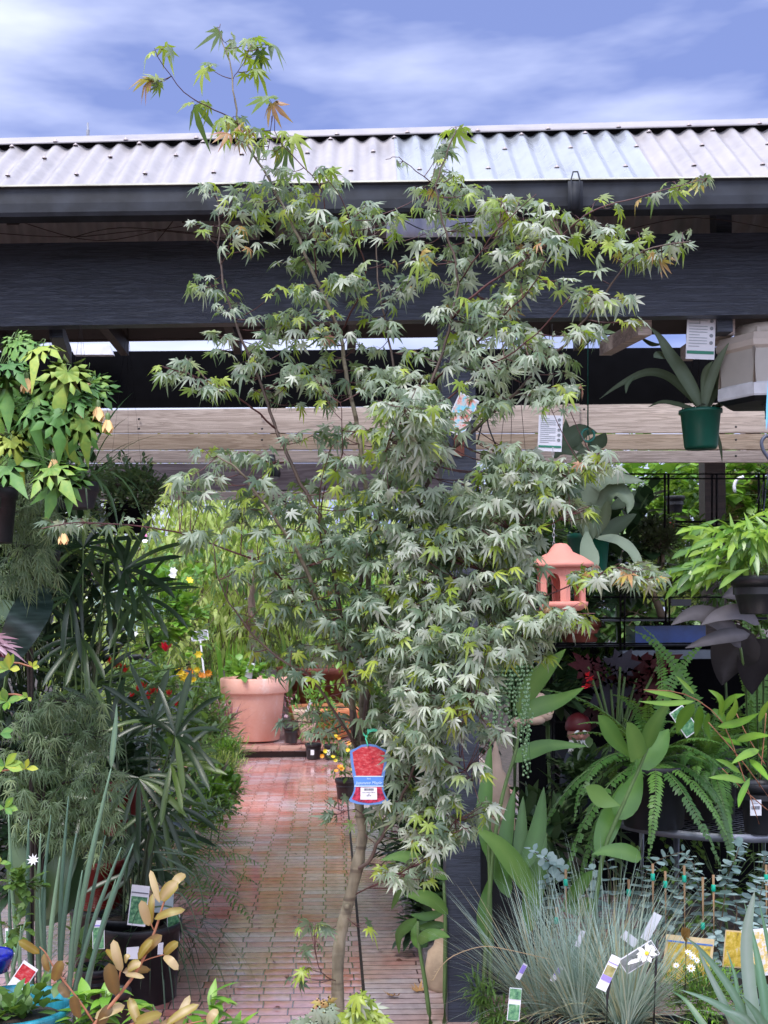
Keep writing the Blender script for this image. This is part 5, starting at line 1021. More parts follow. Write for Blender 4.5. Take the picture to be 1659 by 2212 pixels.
# dark planting that closes the left bank
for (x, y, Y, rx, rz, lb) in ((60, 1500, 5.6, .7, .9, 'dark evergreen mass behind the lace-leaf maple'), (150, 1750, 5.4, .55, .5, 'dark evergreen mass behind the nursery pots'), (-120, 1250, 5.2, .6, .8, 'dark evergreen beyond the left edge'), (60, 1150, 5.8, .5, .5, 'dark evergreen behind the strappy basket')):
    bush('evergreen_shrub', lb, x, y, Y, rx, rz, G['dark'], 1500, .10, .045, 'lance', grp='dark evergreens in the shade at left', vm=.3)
# ---------------------------------------------------------------- right: hanging plants under the beam
c = P(1514, 970, 4.55); t = thing('staghorn_basket', 'staghorn fern in a dark green pot hanging in front of the pine boards', 'hanging plant', c)
w_ = lambda n: px(n, 4.55)
lathe_b = MB(); lathe(lathe_b, [(.0001, 0), (w_(32), 0), (w_(35), .01), (w_(42), w_(76)), (w_(46), w_(77)), (w_(46), w_(84)), (w_(41), w_(84)), (w_(38), w_(60))], c, 32); obj('pot', lathe_b, GREENP, t)
b = MB(); spray(b, MB(), c+V((0, 0, w_(86))), w_(44), w_(36), w_(8), 120, .03, .02, 'ellip', .6, .2, stems=False); obj('bark_mulch', b, solid('bark_chips', (.05, .02, .02), .9), t)
hangers(t, P(1514, 700, 4.55), [c+V((w_(-40), 0, w_(82))), c+V((w_(44), 0, w_(82))), c+V((0, .05, w_(82)))], r=.0022)
def big(t, name, lst, Y, mat, k=4, fold=.15, wave=0.):
    for (pts, w, pr, v_) in lst:
        b = MB(); n = len(pts); ribbon(b, [P(x, y, Y-.12*i/(n-1)*(1 if v_ > .45 else -1)) for i, (x, y) in enumerate(pts)], px(w, Y), pr, v_, (0, -1, .35), fold, k, wave); obj(name, b, mat, t)
big(t, 'frond', [(((1518, 890), (1500, 850), (1470, 800), (1445, 765), (1425, 730), (1402, 705)), 34, 'lance', .5), (((1450, 775), (1430, 768), (1412, 772)), 24, 'obov', .8), (((1430, 745), (1410, 745), (1382, 728)), 16, 'lance', .4),
    (((1512, 885), (1480, 845), (1440, 812), (1395, 805), (1340, 830), (1295, 862)), 22, 'lance', .4), (((1370, 812), (1355, 830), (1352, 850)), 10, 'lance', .5), (((1520, 890), (1532, 830), (1552, 780), (1575, 740)), 22, 'lance', .6), (((1516, 890), (1518, 830), (1525, 800), (1540, 780)), 14, 'obov', .5),
    (((1524, 890), (1545, 850), (1562, 800), (1580, 780)), 14, 'lance', .3), (((1512, 888), (1470, 875), (1430, 868), (1400, 880)), 12, 'lance', .3), (((1525, 892), (1555, 875), (1590, 862)), 12, 'lance', .3), (((1545, 900), (1545, 930), (1556, 965), (1560, 1000)), 12, 'lance', .2)], 4.5, G['stag'])
def infotag(lb, x, y, Y, w, h):
    q = P(x, y, Y); t2 = card('info_tag', lb, q, px(w, Y), px(h, Y), None, 'white information tags hanging by the staghorns', tilt=.05, bars=((.10, .16, GRNB),), cat='plant tag')
    b = MB(); M = Matrix.Translation(q) @ Matrix.Rotation(.05, 4, 'Y'); W_, H_ = px(w, Y), px(h, Y)
    for i in range(13): box(b, (-W_*.42, -.002, H_*(.24+.055*i)), (W_*(.22 if i % 4 else -.05), -.001, H_*(.24+.055*i)+H_*.014), M=M)
    obj('print', b, solid('print_pale', (.38, .42, .45), .6), t2, smooth=False)
    b = MB(); tube(b, [q+V((0, .001, H_*.97)), P(x, 700, Y)], .0012, 4); obj('cord', b, WIRE, t2)
    for i in range(5):
        b = MB(); lathe(b, [(.0001, 0), (W_*.065, 0), (W_*.065, .0012), (W_*.045, .0012)], (0, 0, 0), 10); b.v = [M @ V((W_*.36+p.x, -.001-p.z, H_*(.32+.14*i)+p.y)) for p in b.v]; obj('care_symbol', b, solid('print_mid', (.25, .28, .3), .6), t2)
infotag('white information tag in front of the upper staghorn', 1512, 776, 4.38, 62, 112)
infotag('white information tag hanging by the chain, right of the maple', 1187, 975, 4.3, 52, 78)
# lantern lamp, upper right
Y = 4.45; c = P(1648, 846, Y); c.z = P(1648, 868, Y).z; t = thing('hexagonal_lamp', 'beige six-sided hanging lamp at the upper right edge', 'lamp', c); w_ = lambda n: px(n, Y)
PLB = solid('aged_plastic', (.50, .43, .37), .5, var=.12, scale=9); PLG = solid('ribbed_diffuser', (.40, .37, .33), .45, var=.06)
def hexr(b, prof, c, val=0.): lathe(b, [(w_(r), w_(z)) for r, z in prof], c, 6, rot=0)
b = MB(); hexr(b, [(96, 0), (98, 4), (97, 26), (93, 30)], c); obj('bottom_band', b, solid('pale_plastic', (.60, .60, .62), .4), t, smooth=False)
b = MB(); hexr(b, [(92, 30), (93, 100)], c); obj('diffuser', b, PLG, t, smooth=False)
b = MB()
for i in range(6):
    a = i*pi/3; q = c+V((w_(93)*cos(a), w_(93)*sin(a), 0)); tube(b, [q+V((0, 0, w_(28))), q+V((0, 0, w_(104)))], w_(4), 6)
obj('frame', b, PLB, t)
b = MB(); hexr(b, [(93, 100), (100, 106), (101, 118), (96, 126), (92, 134), (60, 140), (60, 150)], c); obj('hood', b, PLB, t, smooth=False)
b = MB(); lathe(b, [(w_(56), w_(140)), (w_(58), w_(145)), (w_(56), w_(160)), (.0001, w_(162))], c, 24); obj('cap', b, PLB, t)
b = MB(); lathe(b, [(.0001, -.02), (w_(80), -.015), (w_(97), 0)], c, 6); obj('underside', b, BLACKM, t, smooth=False)
for x in (1578, 1700):
    b = MB(); tube(b, [P(x, 722, Y), P(x, 700, Y)], .007, 8); tube(b, [P(x, 735, Y), P(x, 722, Y)], .002, 5); obj('hanging_bolt', b, PLB, t)
b = MB(); tube(b, smooth_path([P(1640, 868, 4.4), P(1652, 880, 4.4), P(1656, 905, 4.4)], 3), [.004]*6+[.007], 6); tag(obj('dark_hook', b, BLACKM), 'dark drip-shaped hook below the beige lamp', 'hook')
b = MB(); ribbon(b, [P(1668, 760, 4.1), P(1660, 850, 4.1), P(1655, 930, 4.1)], .012, 'strap', .5); tag(obj('blue_ribbon', b, fl('sky_blue_plastic', (.15, .5, .75))), 'sky-blue plastic strip at the right edge beside the lamp', 'ribbon')
b = MB(); tube(b, smooth_path([P(1668, 945, 4.0), P(1655, 942, 4.0), P(1645, 955, 4.0), P(1650, 975, 4.0), P(1662, 992, 4.0), P(1668, 1010, 4.0)], 4), .006, 8); tube(b, [P(1662, 1000, 4.0), P(1650, 1100, 4.0), P(1638, 1150, 4.05)], .002, 4); hook = obj('pot_hook', b, solid('blue_grey_hook', (.06, .07, .11), .45)); tag(hook, 'dark curved plastic hook at the right edge in front of the boards', 'hook')
# second staghorn with broad grey fronds
c = P(1272, 1235, 4.5); Y = 4.5; t = thing('broad_staghorn_pot', 'green pot of big blue-grey staghorn fronds beside the terracotta lantern', 'hanging plant', c)
obj('pot', potb(c, px(46, Y), px(82, Y), rb=px(38, Y), rim=.006, rimh=.02), GREENP, t); hangers(t, P(1270, 930, Y), [c+V((px(-44, Y), 0, px(80, Y))), c+V((px(44, Y), 0, px(80, Y)))], PLASG)
big(t, 'frond', [(((1275, 1165), (1262, 1100), (1275, 1050), (1310, 1030), (1350, 1035), (1395, 1040)), 52, 'lance', .7), (((1280, 1165), (1290, 1110), (1305, 1070), (1335, 1058), (1360, 1085), (1355, 1110)), 46, 'lance', .5), (((1272, 1165), (1250, 1110), (1248, 1070)), 34, 'lance', .3), (((1288, 1165), (1305, 1120), (1312, 1080)), 26, 'obov', .6),
    (((1268, 1140), (1268, 1175), (1275, 1215), (1270, 1245)), 40, 'obov', .95), (((1285, 1162), (1330, 1165), (1365, 1190), (1385, 1230), (1402, 1270)), 24, 'lance', .9), (((1300, 1160), (1340, 1130), (1375, 1110)), 36, 'ovate', .1), (((1320, 1100), (1350, 1080), (1375, 1060)), 26, 'lance', .2)], 4.4, G['stag'], wave=.05)
c = P(1235, 960, 4.6); t = thing('elkhorn_frond_plant', 'broad dull grey frond plant hung in front of the boards by the green ring', 'hanging plant', c)
big(t, 'frond', [(((1262, 975), (1240, 960), (1225, 935), (1222, 905)), 30, 'lance', .4), (((1200, 965), (1230, 950), (1258, 930), (1290, 935)), 46, 'lance', .3), (((1240, 990), (1270, 975), (1300, 968)), 24, 'lance', .95), (((1270, 965), (1295, 955), (1308, 935)), 34, 'lance', .1), (((1195, 985), (1220, 975), (1245, 985)), 30, 'lance', .5)], 4.5, G['stag'])
b = MB(); tube(b, [P(1270, 700, 4.4), P(1270, 925, 4.4)], .003, 6); tube(b, [P(1269, 926, 4.4)]+[P(1270+14*cos(a), 940-14*sin(a), 4.4) for a in [radians(90+d) for d in range(0, 340, 20)]], .0045, 7); tag(obj('green_ring_hook', b, PLASG), 'dark green wire ending in a ribbed ring, right of the chain', 'hook')
# black wires and hooks by the post
t = thing('wire_basket_hooks', 'knot of black hooks and wires hanging beside the post', 'hook', P(1045, 830, 4.4))
for pts in (((1045, 820), (1040, 840), (1050, 860), (1045, 900), (1030, 960)), ((1048, 870), (1055, 920), (1070, 960)), ((1040, 850), (1028, 900), (1022, 950)), ((1060, 865), (1035, 862), (1028, 850)), ((1050, 850), (1062, 835), (1058, 820))):
    b = MB(); tube(b, smooth_path([P(x, y, 4.38) for x, y in pts], 3), .0028, 5); obj('wire', b, WIRE, t)
# terracotta lantern on its chain
Y = 4.15; c = P(1212, 1325, Y); t = thing('terracotta_lantern', 'salmon terracotta garden lantern with arched windows behind the maple', 'lantern', c); w_ = lambda n: px(n, Y)
TL = solid('salmon_terracotta', (.74, .29, .23), .7, var=.06, scale=6)
b = MB(); lathe(b, [(w_(r), w_(z)) for r, z in ((.01, 5), (40, 5), (56, 14), (58, 24), (50, 26), (50, 20))], c, 32); obj('base', b, TL, t)
b = MB(); lathe(b, [(w_(r), w_(z)) for r, z in ((68, 98), (74, 101), (74, 107), (66, 112), (50, 122), (28, 132), (22, 142), (14, 150), (.01, 152))], c, 6, rot=pi/6); obj('roof', b, TL, t)
b = MB(); n = 6
for i in range(n):                                               # six posts with arched heads between them
    a = 2*pi*i/n+pi/6; a2 = 2*pi*(i+1)/n+pi/6
    A = c+V((w_(55)*cos(a), w_(55)*sin(a), 0)); B2 = c+V((w_(55)*cos(a2), w_(55)*sin(a2), 0)); e = B2-A; nn = V((-(A.x+B2.x)/2+c.x, -(A.y+B2.y)/2+c.y, 0)); nn = nrm(nn)*.008
    arc = [(.22, 24), (.22, 66)]+[(.5-.28*cos(pi*k/8), 66+20*sin(pi*k/8)) for k in range(9)]+[(.78, 66), (.78, 24)]
    top = 99
    pts = [A+e*u+V((0, 0, w_(z))) for u, z in arc]; out = [A+e*(0 if u < .3 else 1 if u > .7 else u)+V((0, 0, w_(z if u in (.22, .78) and z < 60 else top))) for u, z in arc]
    k = len(pts); b.add(pts+out+[p+nn for p in pts], [[j, j+1, k+j+1, k+j] for j in range(k-1)]+[[j, 2*k+j, 2*k+j+1, j+1] for j in range(k-1)])
obj('arcade', b, TL, t, smooth=False)
b = MB()
for i in range(22):
    z = w_(150)+i*.0155; lathe(b, [(.0045, -.0008), (.0055, 0), (.0045, .0008), (.0035, 0), (.0045, -.0008)], (0, 0, 0), 8)
    M = Matrix.Translation(c+V((w_(-14), 0, z))) @ Matrix.Rotation(pi/2 if i % 2 else 0, 4, 'Z') @ Matrix.Rotation(pi/2, 4, 'X') @ Matrix.Diagonal((.9, 2.0, 1, 1)); b.v[-40:] = [M @ p for p in b.v[-40:]]
obj('chain', b, CHAIN, t)
b = MB(); q = P(1195, 862, Y); tube(b, [q+V((.012*cos(a), 0, .012*sin(a))) for a in [i*pi/6 for i in range(13)]], .0016, 6); tube(b, [q+V((0, 0, .012)), P(1193, 700, Y)], .0015, 5); obj('ring', b, CHAIN, t)
# picture tag tied by the post
t = card('picture_tag', 'tilted plant tag with orange flowers against blue sky, hanging by the post', P(978, 935, 4.2), .075, .14, (.06, .96, PICB), tilt=.45, cat='plant tag')
b = MB(); tube(b, [P(1012, 862, 4.2), P(1018, 760, 4.22), P(1020, 690, 4.25)], .001, 4); obj('cord', b, WIRE, t)
# string of pearls
c = P(1105, 1360, 3.95); t = potted('pearl_plant', 'hanging string-of-pearls plant trailing beads beside the post', 'hanging plant', c, .10, .11, BLACKM)
hangers(t, P(1110, 700, 3.95), [c+V((-.09, 0, .1)), c+V((.09, 0, .1)), c+V((0, .09, .1))])
for i in range(30):
    x0 = 1052+i*3.1+rr(-3, 3); y1 = (1700 if i > 22 else 1600 if i % 3 else 1640)-rr(0, 90); q = P(x0, 1358, 3.95+rr(-.12, .0)); n = int((y1-1365)/9); b = MB(); p = q
    for k in range(n):
        p = q+V((.008*sin(k*.5+i), 0, -px(9, 3.95)*k)); ball(b, p+V((rr(-.006, .006), rr(-.005, .005), 0)), .0042, 6, 4, rr(0, 1))
    tube(b, [q, q+V((.004, 0, -px(9, 3.95)*n*.5)), p], .0008, 3); obj('bead_string', b, G['pearl'], t)
# ---------------------------------------------------------------- black display rack with bonsai and troughs
rk = thing('display_rack', 'black metal display rack of thin double bars under the pine boards', 'rack', (P(1400, 0, 5.5).x, 5.5, 0))
def bar(x0, y0, x1, y1, Y=5.5, r=.006):
    b = MB(); tube(b, [P(x0, y0, Y), P(x1, y1, Y)], r, 6); obj('bar', b, WIRE, rk)
for (y,) in ((1024,), (1034,)): bar(1215, y, 1800, y)
for y in (1127, 1136): bar(1459, y, 1800, y)
for (x, y0, y1) in ((1436, 1024, 1140), (1444, 1024, 1110), (1538, 1024, 1190), (1548, 1024, 1190), (1639, 1024, 1180), (1650, 1024, 1180), (1340, 1283, 1404), (1349, 1283, 1404), (1438, 1290, 1350), (1446, 1290, 1350), (1197, 1390, 2010)): bar(x, y0, x, y1)
for (y, x0, x1) in ((1335, 1250, 1700), (1390, 1190, 1700), (1395, 1190, 1700), (1290, 1260, 1700), (1640, 1190, 1500), (1720, 1190, 1500), (1560, 1190, 1500)): bar(x0, y, x1, y)
for (x, y0) in ((1190, 1385), (1760, 1000)):
    b = MB(); q = P(x, y0, 5.55); tube(b, [q, V((q.x, q.y, 0))], .012, 6); obj('leg', b, WIRE, rk)
for (y, dz) in ((1393, 0), (1640, 0), (1337, 0)):
    b = MB(); A = P(1190 if y > 1350 else 1300, y, 5.5); Bq = P(1760, y, 5.5); box(b, (A.x, 5.5, A.z-.012), (Bq.x, 6.0, A.z-.004)); obj('shelf', b, BLACKM, rk, smooth=False)
b = MB(); a = P(1170, 1400, 6.1); box(b, (a.x, 6.3, 0), (3.2, 6.32, a.z)); tag(obj('dark_gap_sheet', b, BLACKC, smooth=False), 'black cloth screen closing the dark space behind the rack', 'screen')  # sheet added to paint the darkness between the plants, no real cloth here
c = P(1437, 1387, 5.7); t = thing('blue_trough', 'cobalt blue rectangular trough with a bonsai on the rack', 'planter', c); Y = 5.7
b = MB(); wv = px(150, Y)/2; hb = px(36, Y)
for (A, Bq) in (((-wv, -.09, 0), (wv, -.075, hb)), ((-wv, .075, 0), (wv, .09, hb)), ((-wv, -.0749, 0), (-wv+.015, .0749, hb)), ((wv-.015, -.0749, 0), (wv, .0749, hb)), ((-wv+.015, -.0749, .0), (wv-.015, .0749, .012))):
    box(b, c+V(A), c+V(Bq))
obj('trough', b, BLUEP, t, smooth=False)
b = MB(); spray(b, MB(), c+V((0, 0, hb)), wv*.93, .07, .035, 500, .02, .008, 'lance', .3, .8, stems=False); obj('moss', b, leafm('moss', [(0, (.04, .05, .015)), (1, (.12, .13, .05))]), t)
c2 = c+V((0, 0, hb)); t = thing('bonsai', 'dark bonsai with a dense round crown above the blue trough', 'bonsai', c2)
b = MB(); tube(b, smooth_path([c2, c2+V((-.03, 0, .09)), P(1405, 1260, Y), P(1432, 1215, Y), P(1422, 1150, Y)], 3), [.022-.0013*i for i in range(13)], 8); tube(b, smooth_path([P(1405, 1262, Y), P(1460, 1262, Y), P(1500, 1255, Y)], 3), .007, 6); obj('trunk', b, STEMB, t)
b = MB(); st = MB(); BON = leafm('bonsai_leaf', [(0, (.022, .035, .02)), (.5, (.05, .07, .04)), (1, (.11, .12, .07))])
spray(b, st, P(1424, 1160, Y), px(52, Y), .1, px(52, Y), 1900, .022, .011, 'ellip', .3, .6); spray(b, st, P(1470, 1255, Y), px(60, Y), .1, px(34, Y), 700, .022, .011, 'ellip', .3, .6); spray(b, st, P(1375, 1270, Y), px(50, Y), .1, px(30, Y), 500, .022, .011, 'ellip', .3, .6)
tube(st, smooth_path([P(1375, 1285, Y), P(1405, 1262, Y), P(1424, 1200, Y), P(1424, 1130, Y)], 3), .003, 5); tube(st, [P(1405, 1262, Y), P(1440, 1270, Y), P(1505, 1260, Y)], .003, 5)
obj('crown', b, BON, t); obj('twigs', st, STEMB, t)
c = P(1252, 1388, 5.6); t = potted('brown_pot', 'dark reddish-brown pot on the rack below the terracotta lantern', 'plant pot', c, px(46, 5.6), px(48, 5.6), TERRD)
b = MB(); st = MB(); spray(b, st, c+V((0, 0, .2)), .2, .12, .14, 200, .07, .04, 'ellip', .6, .5); obj('foliage', b, G['dark'], t)
c = P(1445, 1404, 5.5); b = MB(); box(b, P(1345, 1425, 5.45), P(1550, 1402, 5.55)); tag(obj('grey_tray', b, solid('grey_tray', (.10, .12, .15), .4), smooth=False), 'long grey tray under the blue trough', 'tray')
b = MB(); q = P(1450, 1309, 5.4); slab(b, [q, q+V((.09, 0, 0)), q+V((.09, 0, .03)), q+V((0, 0, .03))], (0, .004, 0)); tag(obj('shelf_label', b, BLACKM, smooth=False), 'small black label on the bar above the blue trough', 'label')
# leafy things in the shade round the rack
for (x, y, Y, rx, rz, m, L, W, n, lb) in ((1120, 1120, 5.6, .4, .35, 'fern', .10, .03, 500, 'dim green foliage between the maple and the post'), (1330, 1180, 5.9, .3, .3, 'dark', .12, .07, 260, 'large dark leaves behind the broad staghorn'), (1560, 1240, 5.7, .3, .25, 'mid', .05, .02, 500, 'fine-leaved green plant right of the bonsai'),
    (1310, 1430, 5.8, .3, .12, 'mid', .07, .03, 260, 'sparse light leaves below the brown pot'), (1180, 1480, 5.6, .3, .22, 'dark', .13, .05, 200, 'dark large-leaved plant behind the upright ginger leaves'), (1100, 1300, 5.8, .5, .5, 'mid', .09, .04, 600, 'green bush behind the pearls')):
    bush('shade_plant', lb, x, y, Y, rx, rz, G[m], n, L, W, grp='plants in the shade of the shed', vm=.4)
# kangaroo fern in black pot, right edge
Y = 3.9; c = P(1642, 1328, Y); t = thing('kangaroo_fern_pot', 'bright lobed-leaf fern spilling from a black pot at the right edge', 'hanging plant', c); c.z = P(1642, 1328, Y).z
obj('pot', potb(c, px(62, Y), px(84, Y), rb=px(42, Y)), BLACKM, t)
hangers(t, P(1650, 1040, Y), [c+V((px(-60, Y), 0, px(84, Y))), c+V((0, .06, px(84, Y)))])
b = MB(); KL = [(-50, .45), (-18, .7), (0, 1.0), (24, .62), (48, .5)]
for (x, y, rx, ry, n) in ((1600, 1180, 70, 40, 36), (1520, 1160, 40, 30, 9), (1500, 1230, 35, 25, 9), (1560, 1220, 50, 30, 14), (1470, 1235, 25, 15, 5), (1640, 1140, 30, 30, 16), (1590, 1150, 40, 20, 14)):
    for _ in range(n):
        a = rr(0, 2*pi); r = sqrt(R.random()); q = P(x+rx*r*cos(a), y+ry*r*sin(a), Y+rr(-.16, .08)); dx = (q-c); d = nrm(V((dx.x*1.4+rr(-.12, .12), -.12, rr(-.22, .10))))
        b0 = len(b.v); ribbon(b, [q-d*.05, q, q+d*.05+V((0, 0, -.012)), q+d*.085+V((0, 0, -.03))], .022, 'obov', min(1, max(0, R.gauss(.5, .3))), (rr(-.4, .4), -1, rr(.2, .9)), .15, 2)
        s = nrm(d.cross(V((0, -.8, .6))))
        if R.random() < .8: blade(b, q+d*.03, nrm(d+s*.7), .05, .016, .8, 3, 'lance', .6); blade(b, q+d*.02, nrm(d-s*.8), .04, .014, .8, 3, 'lance', .6)
obj('foliage', b, leafm('kangaroo_leaf', [(0, (.03, .09, .02)), (.45, (.11, .25, .03)), (1, (.33, .50, .07))], rough=.28, nz=.3, ns=15), t)
# dusky philodendron
Y = 4.3; c = grounded(1640, 1900, 4.6); t = thing('dusky_philodendron', 'plant with big dusky purple-grey leaves behind the ferns at right', 'plant', c)
big(t, 'leaf', [(((1600, 1400), (1560, 1345), (1500, 1325), (1450, 1350)), 46, 'lance', .7), (((1640, 1350), (1600, 1322), (1550, 1330), (1515, 1350)), 36, 'lance', .9), (((1625, 1365), (1590, 1400), (1570, 1440), (1560, 1480)), 105, 'ovate', .35), (((1655, 1300), (1610, 1280), (1560, 1290)), 60, 'ovate', .5), (((1660, 1380), (1630, 1440), (1625, 1500)), 90, 'ovate', .2), (((1620, 1370), (1560, 1375), (1480, 1400)), 34, 'lance', .6)], Y, G['grey'], fold=.1)
b = MB()
for q in ((1600, 1400), (1640, 1350), (1625, 1365), (1655, 1300)): tube(b, [c, P(q[0]+10, q[1]+60, 4.4), P(q[0], q[1], 4.3)], .005, 5)
obj('stalks', b, STEMG, t)
# begonia
Y = 5.0; c = grounded(1330, 1900, Y); t = thing('red_leaf_begonia', 'begonia with dark red and slate jagged leaves and a scarlet bloom', 'plant', c); b = MB(); st = MB()
for (x, y, s, v_, ang) in ((1320, 1490, .13, 1, -100), (1300, 1530, .10, 0, -120), (1380, 1450, .12, .35, 20), (1350, 1460, .10, .1, 90), (1400, 1480, .11, .3, 0), (1290, 1450, .10, .4, 160), (1340, 1440, .09, 1, 60), (1270, 1440, .09, .5, 170), (1370, 1510, .1, .2, -60), (1420, 1440, .1, .4, 30)):
    q = P(x, y, Y+rr(-.1, .1)); a = radians(ang); palm_leaf(b, q, nrm(V((cos(a), -.3, sin(a)))), V((0, -.9, .4)), s*.95, .15, v_, [(-150, .55), (-100, .85), (-50, .95), (0, 1.1), (45, .9), (95, .8), (145, .55)], .72, .28); tube(st, [c+V((0, 0, .3)), P(1330, 1620, Y), q], .006, 5, cap=False)
obj('foliage', b, G['red'], t); obj('stems', st, STEMG, t)
b = MB()
for k in range(14): blade(b, P(1272+rr(-7, 7), 1475+rr(-16, 14), 4.7), nrm(V((rr(-1, 1), -.5, rr(-.3, 1)))), .028, .02, .3, 2, 'ellip', .5)
obj('bloom', b, fl('petal_scarlet', (.70, .03, .05)), t)
# gnome
Y = 5.1; q = P(1250, 1608, Y); gz = q.z-.30; c = V((q.x, Y, gz)); t = thing('garden_gnome', 'garden gnome in a dark red hat with white beard, peeping from the ferns', 'garden ornament', c)
fh = q.z
b = MB(); lathe(b, [(.0001, gz), (.07, gz), (.085, gz+.05), (.08, gz+.18), (.05, gz+.27), (.03, gz+.29)], (q.x, Y, 0), 20); obj('body', b, fl('gnome_coat', (.012, .02, .04)), t)
b = MB(); ball(b, V((q.x, Y, fh+.045)), .048, 16, 10); ball(b, V((q.x, Y-.05, fh+.036)), .012, 8, 6); obj('head', b, fl('gnome_skin', (.42, .20, .15)), t)
b = MB(); lathe(b, [(.053, .060), (.057, .072), (.055, .09), (.043, .115), (.02, .13), (.0001, .135)], (q.x, Y+.004, fh), 18); obj('hat', b, fl('gnome_red', (.10, .006, .01)), t)
b = MB()
for k in range(60): a = rr(-1.3, 1.3); blade(b, V((q.x+sin(a)*.04, Y-.046*cos(a)+.004, fh+.024)), nrm(V((sin(a)*.3, -.3, -1))), rr(.03, .06), .012, .3, 2, 'lance', .5)
for sg in (-1, 1): blade(b, V((q.x+sg*.006, Y-.05, fh+.062)), nrm(V((sg, -.05, .1))), .026, .01, .8, 3, 'lance', .5, up=V((0, -1, .2)))
obj('beard', b, WHTF, t)
for sg in (-1, 1): b = MB(); ball(b, V((q.x+sg*.017, Y-.044, fh+.05)), .006, 8, 6); obj('eye', b, INK, t)
bush('shade_sprig', 'dark leafy sprig hiding the gnome below its beard', 1250, 1668, 4.95, .17, .13, G['dark'], 200, .07, .03, vm=.6)
# pale figurines beside the post
Y = 4.75; c = P(1072, 1760, Y); t = thing('stone_figurine', 'pale stone figure with pointed head and folded robe beside the post', 'garden ornament', c); w_ = lambda n: px(n, Y)
b = MB(); lathe(b, [(w_(r), w_(z)) for r, z in ((.01, 0), (30, 0), (32, 8), (28, 30), (31, 40), (29, 60), (24, 70), (22, 88), (14, 100), (12, 118), (6, 140), (3, 155), (.01, 160))], c, 22, sx=1.0, sy=.8); obj('figure', b, PINKST, t)
b = MB(); box(b, c+V((w_(-34), -.08, -w_(34))), c+V((w_(34), .08, -.001))); obj('plinth', b, STONE, t, smooth=False)
b = MB(); p0 = V((c.x, c.y, 0)); box(b, p0+V((-.09, -.09, 0)), p0+V((.09, .09, c.z-w_(34)-.002))); obj('pedestal', b, BLACKM, t, smooth=False)
Y = 4.9; c = P(1150, 1555, Y); t = thing('stone_tortoise', 'rounded pale pink stone ornament with scroll end behind the ginger leaves', 'garden ornament', c); b = MB()
for (x, y, rx, rz_) in ((1140, 1525, 26, 22), (1165, 1520, 20, 24), (1178, 1545, 16, 13), (1155, 1555, 24, 12), (1120, 1560, 18, 12)): lathe(b, [(max(.0001, w_(rx)*sin(pi*i/8)), -w_(rz_)*cos(pi*i/8)) for i in range(9)], P(x, y, Y), 14, sy=.8)
obj('body', b, PINKST, t)
b = MB(); q = P(1186, 1537, 4.83); tube(b, [q+V((r_*cos(a), -.004, r_*sin(a))) for r_, a in [(.004+.0012*i, i*.6) for i in range(16)]], .003, 6); obj('scroll', b, STONE, t)
b = MB(); p0 = P(1150, 1568, 4.9); box(b, (p0.x-.05, 4.88, 0), (p0.x+.05, 4.95, p0.z)); obj('stand', b, BLACKC, t, smooth=False)
# sandstone pot foot and pillar behind the post
Y = 4.75; c = grounded(958, 2090, Y); t = thing('sandstone_pot', 'chipped sandstone pot foot at the base of the post', 'plant pot', c); w_ = lambda n: px(n, Y)
b = MB(); lathe(b, [(w_(r), w_(z)) for r, z in ((.01, 0), (30, 0), (38, 14), (40, 50), (34, 84), (22, 96), (18, 110), (18, 170), (24, 176), (20, 180))], c, 20, sq=1); obj('pot', b, STONE, t)
c = grounded(893, 1900, 6.0); t = thing('mossy_stone_block', 'weathered grey stone block at the right side of the path', 'stone', c); b = MB(); box(b, c+V((-.05, -.1, 0)), c+V((.16, .5, .16))); obj('block', b, solid('lichen_stone', (.22, .20, .19), .8, var=.6, scale=30, bmp=.6), t, smooth=False)
b = MB(); box(b, c+V((-.03, -1.1, 0)), c+V((.20, -.15, .10))); obj('kerb', b, solid('lichen_kerb', (.12, .11, .12), .7, var=.6, scale=30, bmp=.6), t, smooth=False)
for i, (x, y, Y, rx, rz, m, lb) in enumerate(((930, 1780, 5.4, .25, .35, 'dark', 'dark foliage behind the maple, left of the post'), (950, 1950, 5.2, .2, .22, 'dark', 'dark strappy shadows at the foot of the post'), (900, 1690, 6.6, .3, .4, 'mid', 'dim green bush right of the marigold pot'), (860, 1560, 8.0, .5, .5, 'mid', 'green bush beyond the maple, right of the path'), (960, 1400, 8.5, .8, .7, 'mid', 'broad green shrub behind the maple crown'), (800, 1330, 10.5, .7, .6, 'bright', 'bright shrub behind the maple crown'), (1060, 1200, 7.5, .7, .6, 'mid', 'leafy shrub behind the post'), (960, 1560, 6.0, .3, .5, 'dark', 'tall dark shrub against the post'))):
    bush('path_shrub', lb, x, y, Y, rx, rz, G[m], 700, .09, .04, grp='shrubs right of the path', vm=.4)
